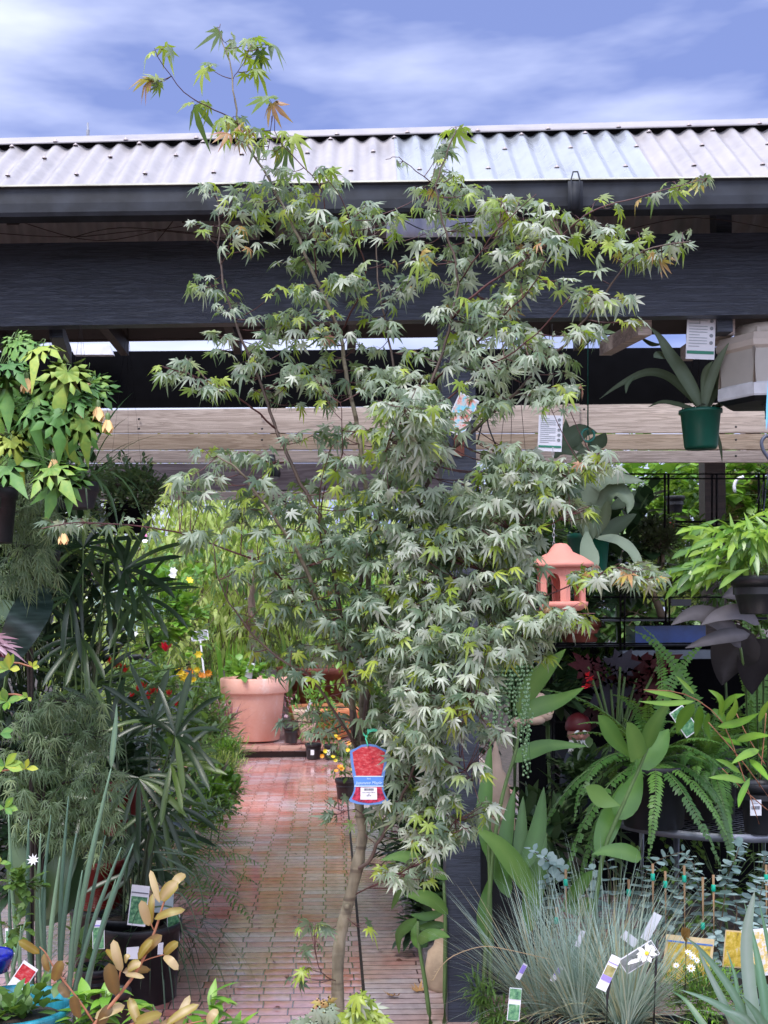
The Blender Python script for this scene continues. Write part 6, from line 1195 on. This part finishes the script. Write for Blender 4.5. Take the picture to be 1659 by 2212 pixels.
# ---------------------------------------------------------------- ginger and canna leaves
def gplant(lb, x, Y, stems, leaves, mat=None, grp='ginger plants by the post', ybase=None):
    c = P(x, 2200, Y); c.z = 0; t = thing('ginger_plant', lb, 'plant', c, grp)
    for pts in stems:
        b = MB(); pp = smooth_path([P(a, q, Y) for a, q in pts], 3); tube(b, pp, [px(5.5, Y)*(1-.5*i/len(pp)) for i in range(len(pp))], 7); obj('stem', b, STEMG, t)
    big(t, 'leaf', leaves, Y, mat or G['ginger'], fold=.14)
    return t
gplant('ginger plant with three long pale leaves reaching right of the pearls', 1080, 4.15, [((1040, 2212), (1062, 1870), (1085, 1720), (1115, 1620), (1120, 1560)), ((1060, 2200), (1058, 1900), (1050, 1720))],
    [(((1118, 1540), (1150, 1480), (1185, 1440), (1222, 1402)), 44, 'lance', .55), (((1118, 1550), (1160, 1528), (1210, 1512), (1262, 1485)), 40, 'lance', .5), (((1105, 1645), (1140, 1625), (1190, 1610), (1270, 1612)), 36, 'lance', .45), (((1050, 1850), (1045, 1760), (1052, 1680), (1060, 1600)), 34, 'lance', .3), (((1095, 1900), (1090, 1830), (1100, 1760), (1112, 1700)), 32, 'lance', .2),
     (((1165, 1960), (1120, 1880), (1070, 1820), (1025, 1790)), 46, 'lance', .75), (((1100, 1940), (1070, 1850), (1050, 1780)), 44, 'lance', .25), (((1060, 2060), (1045, 1980), (1055, 1900)), 34, 'lance', .2), (((1140, 2020), (1150, 1940), (1165, 1860), (1180, 1800)), 46, 'lance', .4), (((1130, 1880), (1160, 1800), (1175, 1700)), 40, 'lance', .2), (((1120, 1890), (1125, 1800), (1130, 1720)), 30, 'lance', .1)])
gplant('ginger plant with bright broad leaves in front of the fern pots', 1300, 4.0, [((1270, 2100), (1300, 1860), (1345, 1740), (1385, 1650), (1420, 1560))],
    [(((1385, 1650), (1340, 1610), (1310, 1570), (1292, 1545)), 40, 'obov', .5), (((1380, 1640), (1370, 1600), (1355, 1560)), 46, 'strap', .7), (((1375, 1660), (1420, 1610), (1445, 1575)), 56, 'ovate', .45), (((1395, 1620), (1410, 1570), (1450, 1510)), 34, 'lance', .5), (((1330, 1770), (1360, 1720), (1385, 1660)), 56, 'lance', .4), (((1340, 1740), (1310, 1730), (1285, 1715), (1265, 1700)), 44, 'obov', .9), (((1290, 1850), (1310, 1790), (1330, 1740), (1345, 1690)), 50, 'lance', .4),
     (((1280, 1880), (1240, 1930), (1215, 1960)), 30, 'lance', .4), (((1385, 1855), (1350, 1840), (1310, 1838), (1280, 1845)), 36, 'ovate', .55), (((1290, 1950), (1260, 1960), (1210, 1965)), 40, 'lance', .3)])
gplant('low ginger plant with leaves reaching across the path side of the post', 900, 4.35, [((930, 2212), (918, 2120), (905, 2040), (903, 1990)), ((960, 2212), (962, 2000), (958, 1900))],
    [(((968, 1900), (920, 1870), (870, 1850), (822, 1858)), 34, 'lance', .6), (((968, 1975), (935, 1945), (900, 1935), (876, 1935)), 32, 'lance', .7), (((905, 2040), (920, 2022), (950, 2018), (972, 2025)), 26, 'lance', .55), (((900, 1985), (880, 2000), (862, 2020), (862, 2060)), 24, 'lance', .2), (((880, 1910), (862, 1930), (845, 1965)), 18, 'lance', .2), (((905, 2050), (895, 2020), (898, 1975)), 18, 'lance', .4), (((960, 1970), (920, 1980), (885, 1975)), 20, 'lance', .1), (((965, 2000), (930, 2000), (890, 2010)), 20, 'lance', .05), (((930, 1830), (900, 1810), (862, 1815)), 22, 'lance', .8), (((968, 1800), (950, 1760), (925, 1740)), 26, 'lance', .4)])
# variegated and dark leaves near the post, lower right of it
bush('peace_lily', 'dark glossy plant between the ginger stems and the ferns', 1180, 1790, 4.8, .3, .22, G['dark'], 160, .16, .05, 'lance', vm=.7)
# ---------------------------------------------------------------- round mesh table with fern pots
Y = 4.78; c = P(1560, 1790, Y); tz = P(1560, 1806, 4.30).z; c = V((c.x, c.y, 0)); rt = .46
t = thing('round_mesh_table', 'round grey metal mesh table holding the fern pots', 'table', c)
b = MB(); lathe(b, [(rt-.012, tz-.03), (rt, tz-.03), (rt, tz), (rt-.012, tz), (rt-.012, tz-.03)], c, 64); obj('rim', b, STEEL, t)
b = MB()
for i in range(-11, 12):
    for sg in (1, -1):
        o = i*.04; hl = sqrt(max(0, (rt-.01)**2-o*o)); d = V((cos(pi/4), sg*sin(pi/4), 0)); nn = V((-d.y, d.x, 0)); A = c+nn*o-d*hl+V((0, 0, tz-.012)); Bq = c+nn*o+d*hl+V((0, 0, tz-.012)); tube(b, [A, Bq], .0022, 4)
obj('mesh_top', b, STEEL, t)
for a in (45, 135, 225, 315):
    b = MB(); q = c+V((.36*cos(radians(a)), .36*sin(radians(a)), 0)); tube(b, [q, q+V((0, 0, tz-.02))], .014, 8); obj('leg', b, STEEL, t)
def fernpot(lb, x, Y, w, h, fr, col='fern', grp='ferns in black pots on the mesh table', z=None, L=.5, W=.085, n=0, nm='boston_fern'):
    c = P(x, 1790, Y); c.z = tz if z is None else z; t = potted(nm, lb, 'potted fern', c, px(w, Y)/2, px(h, Y), BLACKM, grp, rb=px(w, Y)*.42)
    b = MB(); st = MB(); o = c+V((0, 0, px(h, Y)))
    for (x1, y1, e) in fr:                                        # fronds towards seen tips
        T = P(x1, y1, Y-e); d0 = T-o; Ln = d0.length*1.22; hd = V((d0.x, d0.y, 0)); 
        d = nrm(nrm(d0)+V((0, 0, .75))); dr = 2.0 if T.z < o.z+.05 else 1.15
        frond(b, st, o, d, Ln, W*rr(.8, 1.0), dr, 38, min(1, max(0, R.gauss(.5, .2))))
    for i in range(n):
        a = rr(-pi, pi); e = rr(.3, 1.3); frond(b, st, o, V((cos(a)*cos(e), sin(a)*cos(e), sin(e))), L*rr(.6, 1), W*rr(.8, 1), rr(1.2, 2.6), 34, min(1, max(0, R.gauss(.35, .2))))
    obj('fronds', b, G[col], t); obj('stems', st, STEMG, t); return t
fernpot('boston fern whose long fronds arch down in front of the rack', 1412, 4.5, 150, 135, [(1190, 1510, .1), (1165, 1760, .3), (1240, 1880, .3), (1290, 1900, .2), (1180, 1680, .2), (1420, 1400, 0), (1380, 1520, .2), (1480, 1850, .35), (1440, 1830, .35), (1530, 1790, .3), (1340, 1560, .1), (1500, 1400, -.1), (1330, 1860, .3), (1260, 1580, .2)], n=26, L=.42)
fernpot('boston fern in the middle of the mesh table, fronds drooping over its pot', 1530, 4.65, 130, 120, [(1460, 1380, -.1), (1480, 1640, .2), (1560, 1830, .35), (1600, 1800, .3), (1420, 1660, .2), (1500, 1360, 0), (1580, 1560, .2), (1520, 1860, .35)], n=28, L=.40)
fernpot('upright yellow-green fern at the back right of the table', 1640, 4.9, 110, 120, [(1640, 1380, 0), (1690, 1420, 0), (1600, 1470, 0), (1660, 1400, 0), (1580, 1520, .1)], n=12, L=.5, W=.14)
c = P(1640, 1800, 4.35); c.z = tz; t = potted('tagged_pot', 'black pot with a white barcode sticker at the right edge of the table', 'plant pot', c, px(72, 4.35)/2+.01, px(110, 4.35), BLACKM, rb=px(60, 4.35)/2)
q = P(1621, 1762, 4.26); b = MB(); slab(b, [q, q+V((px(24, 4.26), 0, 0)), q+V((px(24, 4.26), 0, px(34, 4.26))), q+V((0, 0, px(34, 4.26)))], (0, .003, 0)); s_ = obj('barcode_sticker', b, WHITE, smooth=False); tag(s_, 'white barcode sticker on the right-hand black pot', 'sticker')
b = MB()
for i in range(11): box(b, q+V((.004+i*.0028, -.0012, .022)), q+V((.0052+i*.0028+.0006*(i % 3), -.0004, .034)))
for i in range(3): box(b, q+V((.006, -.0012, .042+i*.006)), q+V((.028-.005*i, -.0004, .0435+i*.006)))
sb_ = obj('barcode', b, INK, s_, smooth=False)
# bamboo-like shoots at right
c = P(1650, 1700, 4.0); t = thing('bamboo_shoots', 'arching shoots with long bright bamboo leaves at the right edge', 'bamboo', c); YB = 3.9
for pts in (((1640, 1780), (1610, 1690), (1560, 1560), (1480, 1500), (1390, 1490)), ((1659, 1720), (1600, 1640), (1530, 1560)), ((1659, 1660), (1620, 1600), (1590, 1540)), ((1670, 1760), (1600, 1700), (1560, 1660)), ((1640, 1700), (1650, 1600), (1655, 1540))):
    b = MB(); tube(b, smooth_path([P(x, y, YB) for x, y in pts], 3), .0018, 5); obj('stem', b, STEMR, t)
big(t, 'leaf', [(((1480, 1510), (1440, 1500), (1392, 1492)), 13, 'lance', .9), (((1500, 1515), (1440, 1520), (1380, 1515)), 13, 'lance', .8), (((1500, 1520), (1475, 1550), (1462, 1585)), 28, 'lance', .35), (((1510, 1525), (1508, 1560), (1502, 1592)), 24, 'lance', .3), (((1535, 1535), (1560, 1550), (1570, 1580)), 22, 'lance', .3), (((1550, 1545), (1580, 1510), (1610, 1500)), 16, 'lance', .5), (((1560, 1550), (1555, 1510), (1530, 1490)), 18, 'lance', .8), (((1570, 1560), (1585, 1530), (1588, 1505)), 20, 'lance', .9), (((1500, 1500), (1480, 1480), (1460, 1460)), 12, 'lance', .9), (((1590, 1600), (1630, 1590), (1665, 1590)), 18, 'lance', .7), (((1640, 1620), (1610, 1630), (1580, 1650)), 18, 'lance', .8), (((1610, 1690), (1570, 1680), (1530, 1680)), 16, 'lance', .8), (((1600, 1670), (1570, 1650), (1545, 1640)), 14, 'lance', .6), (((1620, 1680), (1600, 1720), (1595, 1745)), 14, 'lance', .5), (((1550, 1570), (1600, 1560), (1640, 1540)), 18, 'lance', .5), (((1620, 1640), (1640, 1660), (1665, 1690)), 18, 'lance', .6), (((1600, 1610), (1575, 1600), (1560, 1590)), 16, 'lance', .4), (((1640, 1560), (1650, 1530), (1665, 1510)), 16, 'lance', .9), (((1530, 1540), (1525, 1570), (1535, 1600)), 18, 'lance', .2)], YB, G['bright'], 3, .2)
card('plant_tag', 'tilted white-framed green tag among the bamboo leaves', P(1497, 1585, 4.2), .055, .105, (.04, .96, PICG), tilt=-.6)
# ---------------------------------------------------------------- silver-dollar gums on canes, blue fescues, daisies, flax
def gum(lb, x, Y, stems):
    c = P(x, 2200, Y); c.z = .05; t = thing('silver_gum', lb, 'shrub', c, 'silver-dollar gums behind the blue grass'); b = MB(); st = MB()
    for pts in stems:
        pp = smooth_path([P(a, q, Y+rr(-.06, .06)) for a, q in pts], 4); tube(st, pp, [.0026*(1-.6*i/len(pp)) for i in range(len(pp))], 5, cap=False); L_ = 0; k = 0
        for i in range(1, len(pp)):
            L_ += (pp[i]-pp[i-1]).length
            while L_ > .019:
                L_ -= .019; k += 1; d = nrm(pp[i]-pp[i-1]); s, u = frame(d); a = k*1.57+rr(-.3, .3); o_ = s*cos(a)+u*sin(a); sz = .044*(1-.5*(i/len(pp))**2)
                for sg in (-1, 1): blade(b, pp[i]+o_*sg*.003, nrm(o_*sg+d*.15), sz, sz*.95, .2, 4, 'ellip', min(1, max(0, R.gauss(.55, .2))), up=d if abs(o_.z) > .5 else None, fold=.1)
    obj('foliage', b, G['gum'], t); obj('stems', st, STEMB, t)
gum('silver gum with a twig arching up behind the blue grass, nearest the post', 1240, 4.1, [((1245, 2150), (1250, 1990), (1225, 1900), (1185, 1860), (1145, 1835)), ((1260, 2150), (1290, 1990), (1280, 1880)), ((1230, 2100), (1200, 1960), (1175, 1900)), ((1250, 2100), (1320, 1960), (1310, 1860))])
gum('silver gum in the middle with a twig leaning towards the table rim', 1380, 4.1, [((1370, 2150), (1385, 1980), (1390, 1900), (1420, 1860), (1475, 1840)), ((1380, 2150), (1350, 1980), (1340, 1900)), ((1390, 2150), (1430, 2000), (1460, 1900), (1490, 1850)), ((1400, 2100), (1450, 1960), (1500, 1880), (1480, 1850))])
gum('silver gum below the right end of the table rim', 1540, 4.1, [((1530, 2150), (1520, 2000), (1510, 1920), (1490, 1860)), ((1530, 2150), (1560, 1980), (1570, 1900), (1590, 1850), (1600, 1820)), ((1540, 2150), (1600, 2000), (1640, 1900), (1655, 1840)), ((1520, 2100), (1470, 1990), (1460, 1950), (1500, 1900)), ((1540, 2100), (1590, 1990), (1580, 1920), (1560, 1890))])
gum('silver gum with larger leaves at the right edge', 1620, 3.8, [((1640, 2200), (1650, 2050), (1640, 1960), (1650, 1900)), ((1600, 2200), (1610, 2080), (1620, 1990)), ((1600, 2150), (1560, 2080), (1545, 2020))])
bush('ivy_mound', 'small-leaved trailing plant in the dark under the table', 1560, 1900, 4.6, .42, .22, G['mid'], 420, .03, .022, vm=.5)
for i, (x, y0, y1) in enumerate(((1222, 1878, 2150), (1410, 1866, 2180), (1437, 1882, 2120), (1478, 1870, 2150), (1518, 1895, 2150), (1541, 1890, 2150), (1202, 1960, 2150), (1655, 1868, 2150), (1358, 1900, 2150))):
    b = MB(); tube(b, [P(x+3, y1, 4.02), P(x, y0, 4.02)], .0045, 8); o = obj('cane', b, WOODP); q = P(x, y0, 4.02); tag(o, ['shortest cane top behind the left blue grass, teal tie near its tip', 'cane just left of the daisy tag, bare pale top', 'cane with a green tie, second from the daisy tag', 'cane under the middle of the table rim', 'cane with a green tie low down, right of the picture cards top', 'cane with a green tie near its top, right of the middle', 'thin pale cane inside the left blue grass', 'cane cut by the right edge of the picture', 'cane hidden among the tall grass blades'][i], 'cane', 'bamboo canes with green ties')
    b = MB(); r_ = .0072; zq = P(x, y0+(28 if i != 4 else 105), 4.02); lathe(b, [(.005, -.012), (r_, -.010), (r_, .010), (.005, .012)], zq, 8); t2 = obj('tie', b, fl('green_tie', (.0, .40, .26)), o)
def fescue(lb, x, y, Y, w, h, n, L, lean=(0, 0, 0), grp='blue grasses in black pots'):
    c = P(x, y, Y); c.z -= px(h, Y); t = potted('blue_grass', lb, 'potted grass', c, px(w, Y)/2, px(h, Y), BLACKM, grp, rb=px(w, Y)*.42, rimh=.02)
    b = MB(); o = c+V((0, 0, px(h, Y)-.01)); clump(b, o, n, L, .0050, .75, .55, 'grass', 7, .045, vm=.5, vs=.22, fold=.3, lean=lean, lo=.35)
    clump(b, o, n//3, L*.8, .0038, 1.5, 1.5, 'grass', 7, .045, vm=.6, vs=.28, fold=.3, lean=lean, lo=.5); obj('blades', b, G['blue'], t); return t
fescue('blue grass leaning left across the foot of the post', 1170, 2185, 3.75, 85, 90, 230, .50, (-.25, 0, 0))
fescue('tall blue grass in the middle, its blades reaching the gum leaves', 1250, 2190, 3.55, 110, 90, 330, .47, (-.05, -.02, 0))
fescue('fullest blue grass in front, beside the purple tag', 1352, 2205, 3.4, 130, 90, 330, .44, (.08, 0, 0))
fescue('blue grass behind the others, left of the daisies', 1310, 2150, 3.9, 100, 90, 240, .54)
c = P(1518, 2205, 3.4); c.z -= .14; t = potted('daisy_pot', 'black pot of feathery green daisies at the bottom right', 'potted plant', c, px(52, 3.4), .14, BLACKM)
b = MB(); st = MB(); spray(b, st, c+V((0, 0, .22)), .115, .1, .10, 1500, .022, .004, 'lance', .5, .8, vm=.55); obj('foliage', b, G['bright'], t); obj('stems', st, STEMG, t)
for (x, y, r_) in ((1487, 2060, .014), (1496, 2068, .012), (1493, 2092, .014), (1461, 2086, .010), (1505, 2075, .010)):
    b = MB(); bloom(b, P(x, y, 3.32), r_, 10, (0, -1, 1), w=.35); ball(b, P(x, y, 3.315), r_*.25, 6, 4, mi=1); obj('flower', b, [WHTF, YELF], t)
def pcard(lb, x, y, Y, w, h, tilt, base, pic, bars=(), lean=0., stick=.0):
    return card('picture_card', lb, P(x, y, Y), px(w, Y), px(h, Y), pic, None, tilt, 0, lean, base, bars, 'plant tag', stick)
YC_ = solid('card_cream', (.72, .55, .30), .4)
pcard('cream picture card of yellow flowers behind the daisies', 1480, 2128, 3.6, 105, 105, .12, YC_, (.04, .84, PICY), ((.86, .89, BLUB),))
pcard('blue and yellow picture card cut by the right edge', 1645, 2108, 3.6, 70, 102, -.08, WHITE, (.04, .94, picm('picture_bluey', [(.1, .2, .5), (.7, .7, .75), (.7, .5, .1), (.15, .25, .55)], 40)))
pcard('yellow picture card between the daisies and the flax', 1582, 2090, 3.7, 44, 80, .1, YC_, (.04, .96, PICY))
t = card('daisy_tag', 'slanted tag with a big white daisy, on a black stick', P(1345, 2090, 3.25), .045, .105, (.02, .98, picm('picture_grey_green', [(.05, .06, .05), (.18, .2, .2), (.3, .32, .33)], 30)), tilt=1.02, cat='plant tag')
b = MB(); q = P(1396, 2058, 3.235)
for k in range(13):
    a = 2*pi*k/13; blade(b, q+V((0, -.0005*k, 0)), nrm(V((cos(a)+.45*sin(a), 0, sin(a)*.75+.3*cos(a)))), .028, .013, 0, 3, 'obov', .5, up=V((0, -1, 0)))
for k in range(5): blade(b, P(1353+k*7, 2085-k*2, 3.235-.0006*k), nrm(V((.8, 0, .5))), .03, .011, 0, 3, 'obov', .5, up=V((0, -1, 0)))
obj('daisy_print', b, WHTF, t); b = MB(); ball(b, q+V((0, -.006, 0)), .006, 8, 4); obj('daisy_centre', b, YELF, t)
b = MB(); tube(b, [P(1412, 2212, 3.26), P(1416, 2110, 3.26), P(1420, 2030, 3.26)], .0035, 6); obj('stick', b, WIRE, t)
t = card('purple_tag', 'folded white and purple tag on a black stick in front of the blue grass', P(1298, 2138, 3.2), .028, .098, (.42, .70, picm('picture_olive', [(.12, .12, .04), (.3, .28, .1), (.45, .42, .25)], 30)), tilt=.45, bars=((.27, .42, PURB), (.78, .80, PURB)))
b = MB(); tube(b, [P(1310, 2240, 3.2), P(1312, 2150, 3.21), P(1318, 2120, 3.21)], .0038, 6); obj('stick', b, WIRE, t)
for (x, y, tl, lb) in ((1118, 2115, .5, 'tiny slanted tag at the left of the blue grass'), (1192, 2120, .6, 'small slanted purple-white tag inside the blue grass'), (1246, 2045, .4, 'tiny pale tag high in the blue grass'), (1392, 2030, .5, 'pinkish-white tag between the blue grass and the canes'), (1375, 2040, -.9, 'wide pale tag behind the daisy tag')):
    card('small_tag', lb, P(x, y, 3.5), .014 if x < 1300 else .026, .05 if x != 1392 else .085, (.4, .9, PURB) if x < 1240 else None, 'little white tags among the blue grass', tilt=tl)
card('garden_tag', 'white and green picture tag standing at the bottom edge near the post', P(1108, 2205, 3.3), .034, .09, (.02, .50, PICG), tilt=.1, bars=((.66, .98, PICG),))
# bronze bud on a stem
t = thing('bronze_bud', 'bronze-orange flower bud beside the cream picture card', 'flower', P(1482, 2110, 3.35)); b = MB()
for k in range(5): blade(b, P(1482+rr(-2, 2), 2036, 3.35), nrm(V((rr(-.25, .25), rr(-.2, .2), 1))), px(34, 3.35), px(13, 3.35), .1, 4, 'obov', rr(.2, .5), up=V((rr(-.5, .5), -1, 0)), fold=.2)
obj('bud', b, G['copper'], t); b = MB(); tube(b, [P(1480, 2140, 3.35), P(1482, 2034, 3.35)], .002, 5); obj('stem', b, WIRE, t)
# flax
c = P(1650, 2260, 3.1); t = thing('flax_plant', 'flax with broad sword-shaped blue-green leaves in the bottom right corner', 'plant', c)
big(t, 'leaf', [(((1650, 2250), (1620, 2120), (1590, 2000), (1560, 1990)), 0.1, 'grass', .5), (((1640, 2260), (1618, 2130), (1612, 2020), (1630, 1925)), 30, 'strap', .85), (((1660, 2240), (1645, 2120), (1630, 2040), (1608, 1950)), 24, 'grass', .3), (((1640, 2250), (1580, 2140), (1520, 2060), (1482, 2025)), 22, 'grass', .55), (((1600, 2250), (1560, 2160), (1525, 2090), (1505, 2040)), 20, 'grass', .8), (((1640, 2240), (1580, 2190), (1530, 2160), (1470, 2138)), 24, 'grass', .6), (((1545, 2250), (1510, 2200), (1480, 2160), (1450, 2140)), 18, 'grass', .2),
   (((1680, 2240), (1650, 2140), (1620, 2080), (1600, 2030)), 30, 'grass', .4), (((1690, 2200), (1668, 2080), (1640, 1950)), 22, 'grass', .2), (((1660, 2250), (1600, 2200), (1590, 2120), (1570, 2050)), 18, 'grass', .3), (((1650, 2255), (1610, 2200), (1560, 2180)), 24, 'grass', .7), (((1665, 2260), (1640, 2200), (1600, 2150)), 30, 'grass', .5)][1:], 3.05, leafm('flax_leaf', [(0, (.03, .07, .03)), (.4, (.07, .16, .08)), (.7, (.16, .27, .19)), (1, (.32, .42, .36))], rough=.4, trans=.2), 4, .2)
# grassy bamboo tuft at the foot of the post
t = thing('wispy_bamboo', 'wispy small-leaved bamboo tuft at the foot of the dark post', 'plant', P(1060, 2230, 3.55)); b = MB(); st = MB()
spray(b, st, P(1045, 2140, 3.55), px(48, 3.55), .08, px(62, 3.55), 170, .045, .006, 'lance', 1.0, .5, vm=.5); spray(b, st, P(1080, 2190, 3.5), px(60, 3.5), .08, px(50, 3.5), 160, .045, .006, 'lance', 1.0, .5); obj('foliage', b, G['mid'], t); obj('stems', st, STEMG, t)
# straw stalk crossing the post
b = MB(); pp = smooth_path([P(1200, 2075, 3.5), P(1090, 2050, 3.45), P(1040, 2045, 3.45), P(985, 2062, 3.45), P(955, 2085, 3.45), P(935, 2118, 3.45)], 5); tube(b, pp, .0011, 4)
for p in pp[12:]: blade(b, p, nrm(V((-.8, 0, rr(-.6, .4)))), .012, .0035, .2, 2, 'lance', .5)
tag(obj('straw_stalk', b, fl('straw', (.55, .40, .22))), 'dry straw-coloured seed stalk arching across the dark post', 'stalk')
# low benches that carry the pots at lower right (under the frame)
b = MB(); x0 = P(1105, 2212, 3.5).x; box(b, (x0, 3.15, .0), (x0+1.5, 4.3, .045)); o = tag(obj('low_bench', b, BLACKM, smooth=False), 'low black bench under the blue grasses', 'bench')
# ---------------------------------------------------------------- understory leaves round the maple base
t = thing('maple_seedlings', 'yellow-green and red-tinged maple leaves crowding the foot of the trunk', 'plant', P(733, 2300, 3.1)); b = MB(); st = MB()
for (x, y, rx, ry, n, v0) in ((785, 2165, 25, 25, 14, .87), (770, 2200, 40, 20, 18, .85), (700, 2195, 30, 20, 14, .6), (810, 2200, 20, 16, 6, .9), (660, 2210, 20, 10, 5, .55), (700, 2170, 14, 10, 3, .97)):
    for _ in range(n):
        q = P(x+rr(-rx, rx), y+rr(-ry, ry), 3.1+rr(-.08, .08)); pit = rr(-1.2, 0); aa = rr(-3.1, 0); d = V((cos(aa)*cos(pit), sin(aa)*cos(pit), sin(pit))); palm_leaf(b, q, d, V((rr(-.3, .3), -.5, 1)), rr(.035, .05), rr(.2, .8), min(1, max(0, R.gauss(v0, .06)))); tube(st, [P(733, 2290, 3.12), q], .001, 3, cap=False)
obj('foliage', b, MLEAF, t); obj('stems', st, TWIG, t)
# ---------------------------------------------------------------- the maple's own tag
Y = 3.16; c = P(796, 1738, Y); t = thing('maple_tag', 'blue-edged Japanese Maple tag with a red tree picture, tied to the trunk', 'plant tag', c)
# outline in view pixels (x, y), clockwise from the top middle
top_ = [(797, 1607), (812, 1609), (824, 1616), (832, 1619), (837, 1622)]
right_ = [(836, 1640), (832, 1670), (829, 1686), (828, 1698), (829, 1708), (833, 1718), (839, 1727), (837, 1732)]
bot_ = [(820, 1737), (797, 1739)]
half = top_+right_+bot_
def mir(p): return (2*796.5-p[0], p[1])
out_ = half+[mir(p) for p in half[::-1]]
def flat(pts, y0, th, mi=0):
    b = MB(); f = [P(x, y, Y)+V((0, y0, 0)) for x, y in pts]; k = len(f); b.add(f+[p+V((0, th, 0)) for p in f], [list(range(k)), list(range(k, 2*k))[::-1]]+[[i, i+k, (i+1) % k+k, (i+1) % k] for i in range(k)]); return b
TB = solid('tag_blue', (.11, .23, .52), .35, var=.04); LB = solid('tag_pale_line', (.55, .72, .85), .4, var=.02)
def inset(pts, d):
    r = []
    for i, p in enumerate(pts):
        a = pts[i-1]; q = pts[(i+1) % len(pts)]; tx, ty = q[0]-a[0], q[1]-a[1]; l = sqrt(tx*tx+ty*ty) or 1; r.append((p[0]-ty/l*d, p[1]+tx/l*d))
    return r
obj('card', flat(out_, 0, .0012), TB, t, smooth=False)
ins = inset(out_, 4.2)
up = [(798, 1612), (812, 1614), (823, 1620), (831.5, 1625), (829, 1650), (823.5, 1676)]; up = up+[mir(p) for p in up[::-1]]
dn = [(824, 1700), (826, 1710), (833, 1726), (818, 1732), (797, 1735)]; dn = dn+[mir(p) for p in dn[::-1]]
obj('tree_picture', flat(up, -.001, .0008), PICR, t, smooth=False); obj('leaf_picture', flat(dn, -.001, .0008), PICD, t, smooth=False)
obj('title_band', flat([(766, 1677), (827, 1677), (827.5, 1698), (766, 1698)], -.0011, .0008), fl('band_blue', (.09, .24, .62), .35), t, smooth=False)
for y in (1677, 1698): obj('white_line', flat([(765.5, y-1), (827.8, y-1), (827.8, y+1), (765.5, y+1)], -.0018, .0008), LB, t, smooth=False)
obj('sticker', flat([(779, 1701), (814, 1701), (814.5, 1727), (778.5, 1727)], -.0018, .0007), WHITE, t, smooth=False)
text_parts(t, 'Japanese Maple', P(796.5, 1691, Y)+V((0, -.002, 0)), .0112, LB, shear=.3)
text_parts(t, 'Red', P(796.5, 1682, Y)+V((0, -.002, 0)), .006, LB)
text_parts(t, 'Acer palmatum 300mm', P(796.5, 1711.5, Y)+V((0, -.0024, 0)), .0036, INK); text_parts(t, 'pot', P(796.5, 1715, Y)+V((0, -.0024, 0)), .0034, INK); text_parts(t, '$89.95', P(796.5, 1718.5, Y)+V((0, -.0024, 0)), .0046, INK)
b = MB()
for i in range(16):
    if i == 6: continue
    x = 786+i*1.35; q = P(x, 1707.5, Y)+V((0, -.0027, 0)); box(b, q, q+V((.0007+.0005*(i % 3), .0006, .006)))
obj('barcode', b, INK, t, smooth=False)
GT = fl('mint_tie', (.08, .62, .36), .4)
b = MB(); tube(b, smooth_path([P(795, 1613, Y-.004), P(793, 1604, Y-.004), P(790, 1594, Y), P(794, 1586, Y+.02), P(795, 1578, Y+.05)], 3), .0018, 6); ribbon(b, [P(795, 1580, Y), P(806, 1577, Y), P(816, 1579, Y), P(823, 1585, Y)], .008, 'strap', .5); ribbon(b, [P(794, 1592, Y), P(787, 1588, Y), P(785, 1582, Y)], .004, 'strap', .5); ribbon(b, [P(796, 1585, Y), P(795, 1578, Y), P(795, 1573, Y)], .004, 'strap', .5); obj('tie', b, GT, t)
# ---------------------------------------------------------------- fallen leaves
FL = solid('dead_leaf', (.10, .04, .025), .6, var=.5)
spots = [(682, 2030), (657, 2048), (690, 2052), (594, 2085), (560, 2010), (622, 2120), (640, 1985), (700, 1880), (575, 1900), (480, 2040), (505, 2070), (530, 1960), (860, 2080), (690, 2170), (600, 2180), (740, 1820), (640, 1850), (850, 2160), (905, 2150), (820, 2060)]
where = ['left of the maple trunk, rightmost of three', 'leftmost of three beside the trunk', 'closest to the trunk', 'curled on bare bricks below the three', 'left of the others by the path edge', 'small and dark below the three', 'above the three', 'high on the path right of centre', 'on the pale bricks mid path', 'near the nursery pots', 'just below the one by the nursery pots', 'in the middle of the left half of the path', 'right of the trunk', 'at the foot of the trunk', 'at the lower middle of the path', 'beside the straight joint far up', 'far up in the middle of the path', 'near the ginger stem', 'beside the sandstone pot', 'between trunk and ginger leaves']
for (x, y), wl in zip(spots, where):
    Yg = H*F/(y-CY); q = P(x, y, Yg); q.z = .014; b = MB(); a = rr(0, 6); big_ = x > 840 and y > 2140
    palm_leaf(b, q, V((cos(a), sin(a), .1)), V((0, 0, 1)), .05 if big_ else rr(.014, .028), -.5 if R.random() < .5 else .4, .5)
    tag(obj('fallen_leaf', b, FL if not big_ else fl('dry_leaf_tan', (.42, .24, .10)), loc=q), 'dead leaf on the bricks, '+wl, 'fallen leaf', 'fallen leaves on the path')
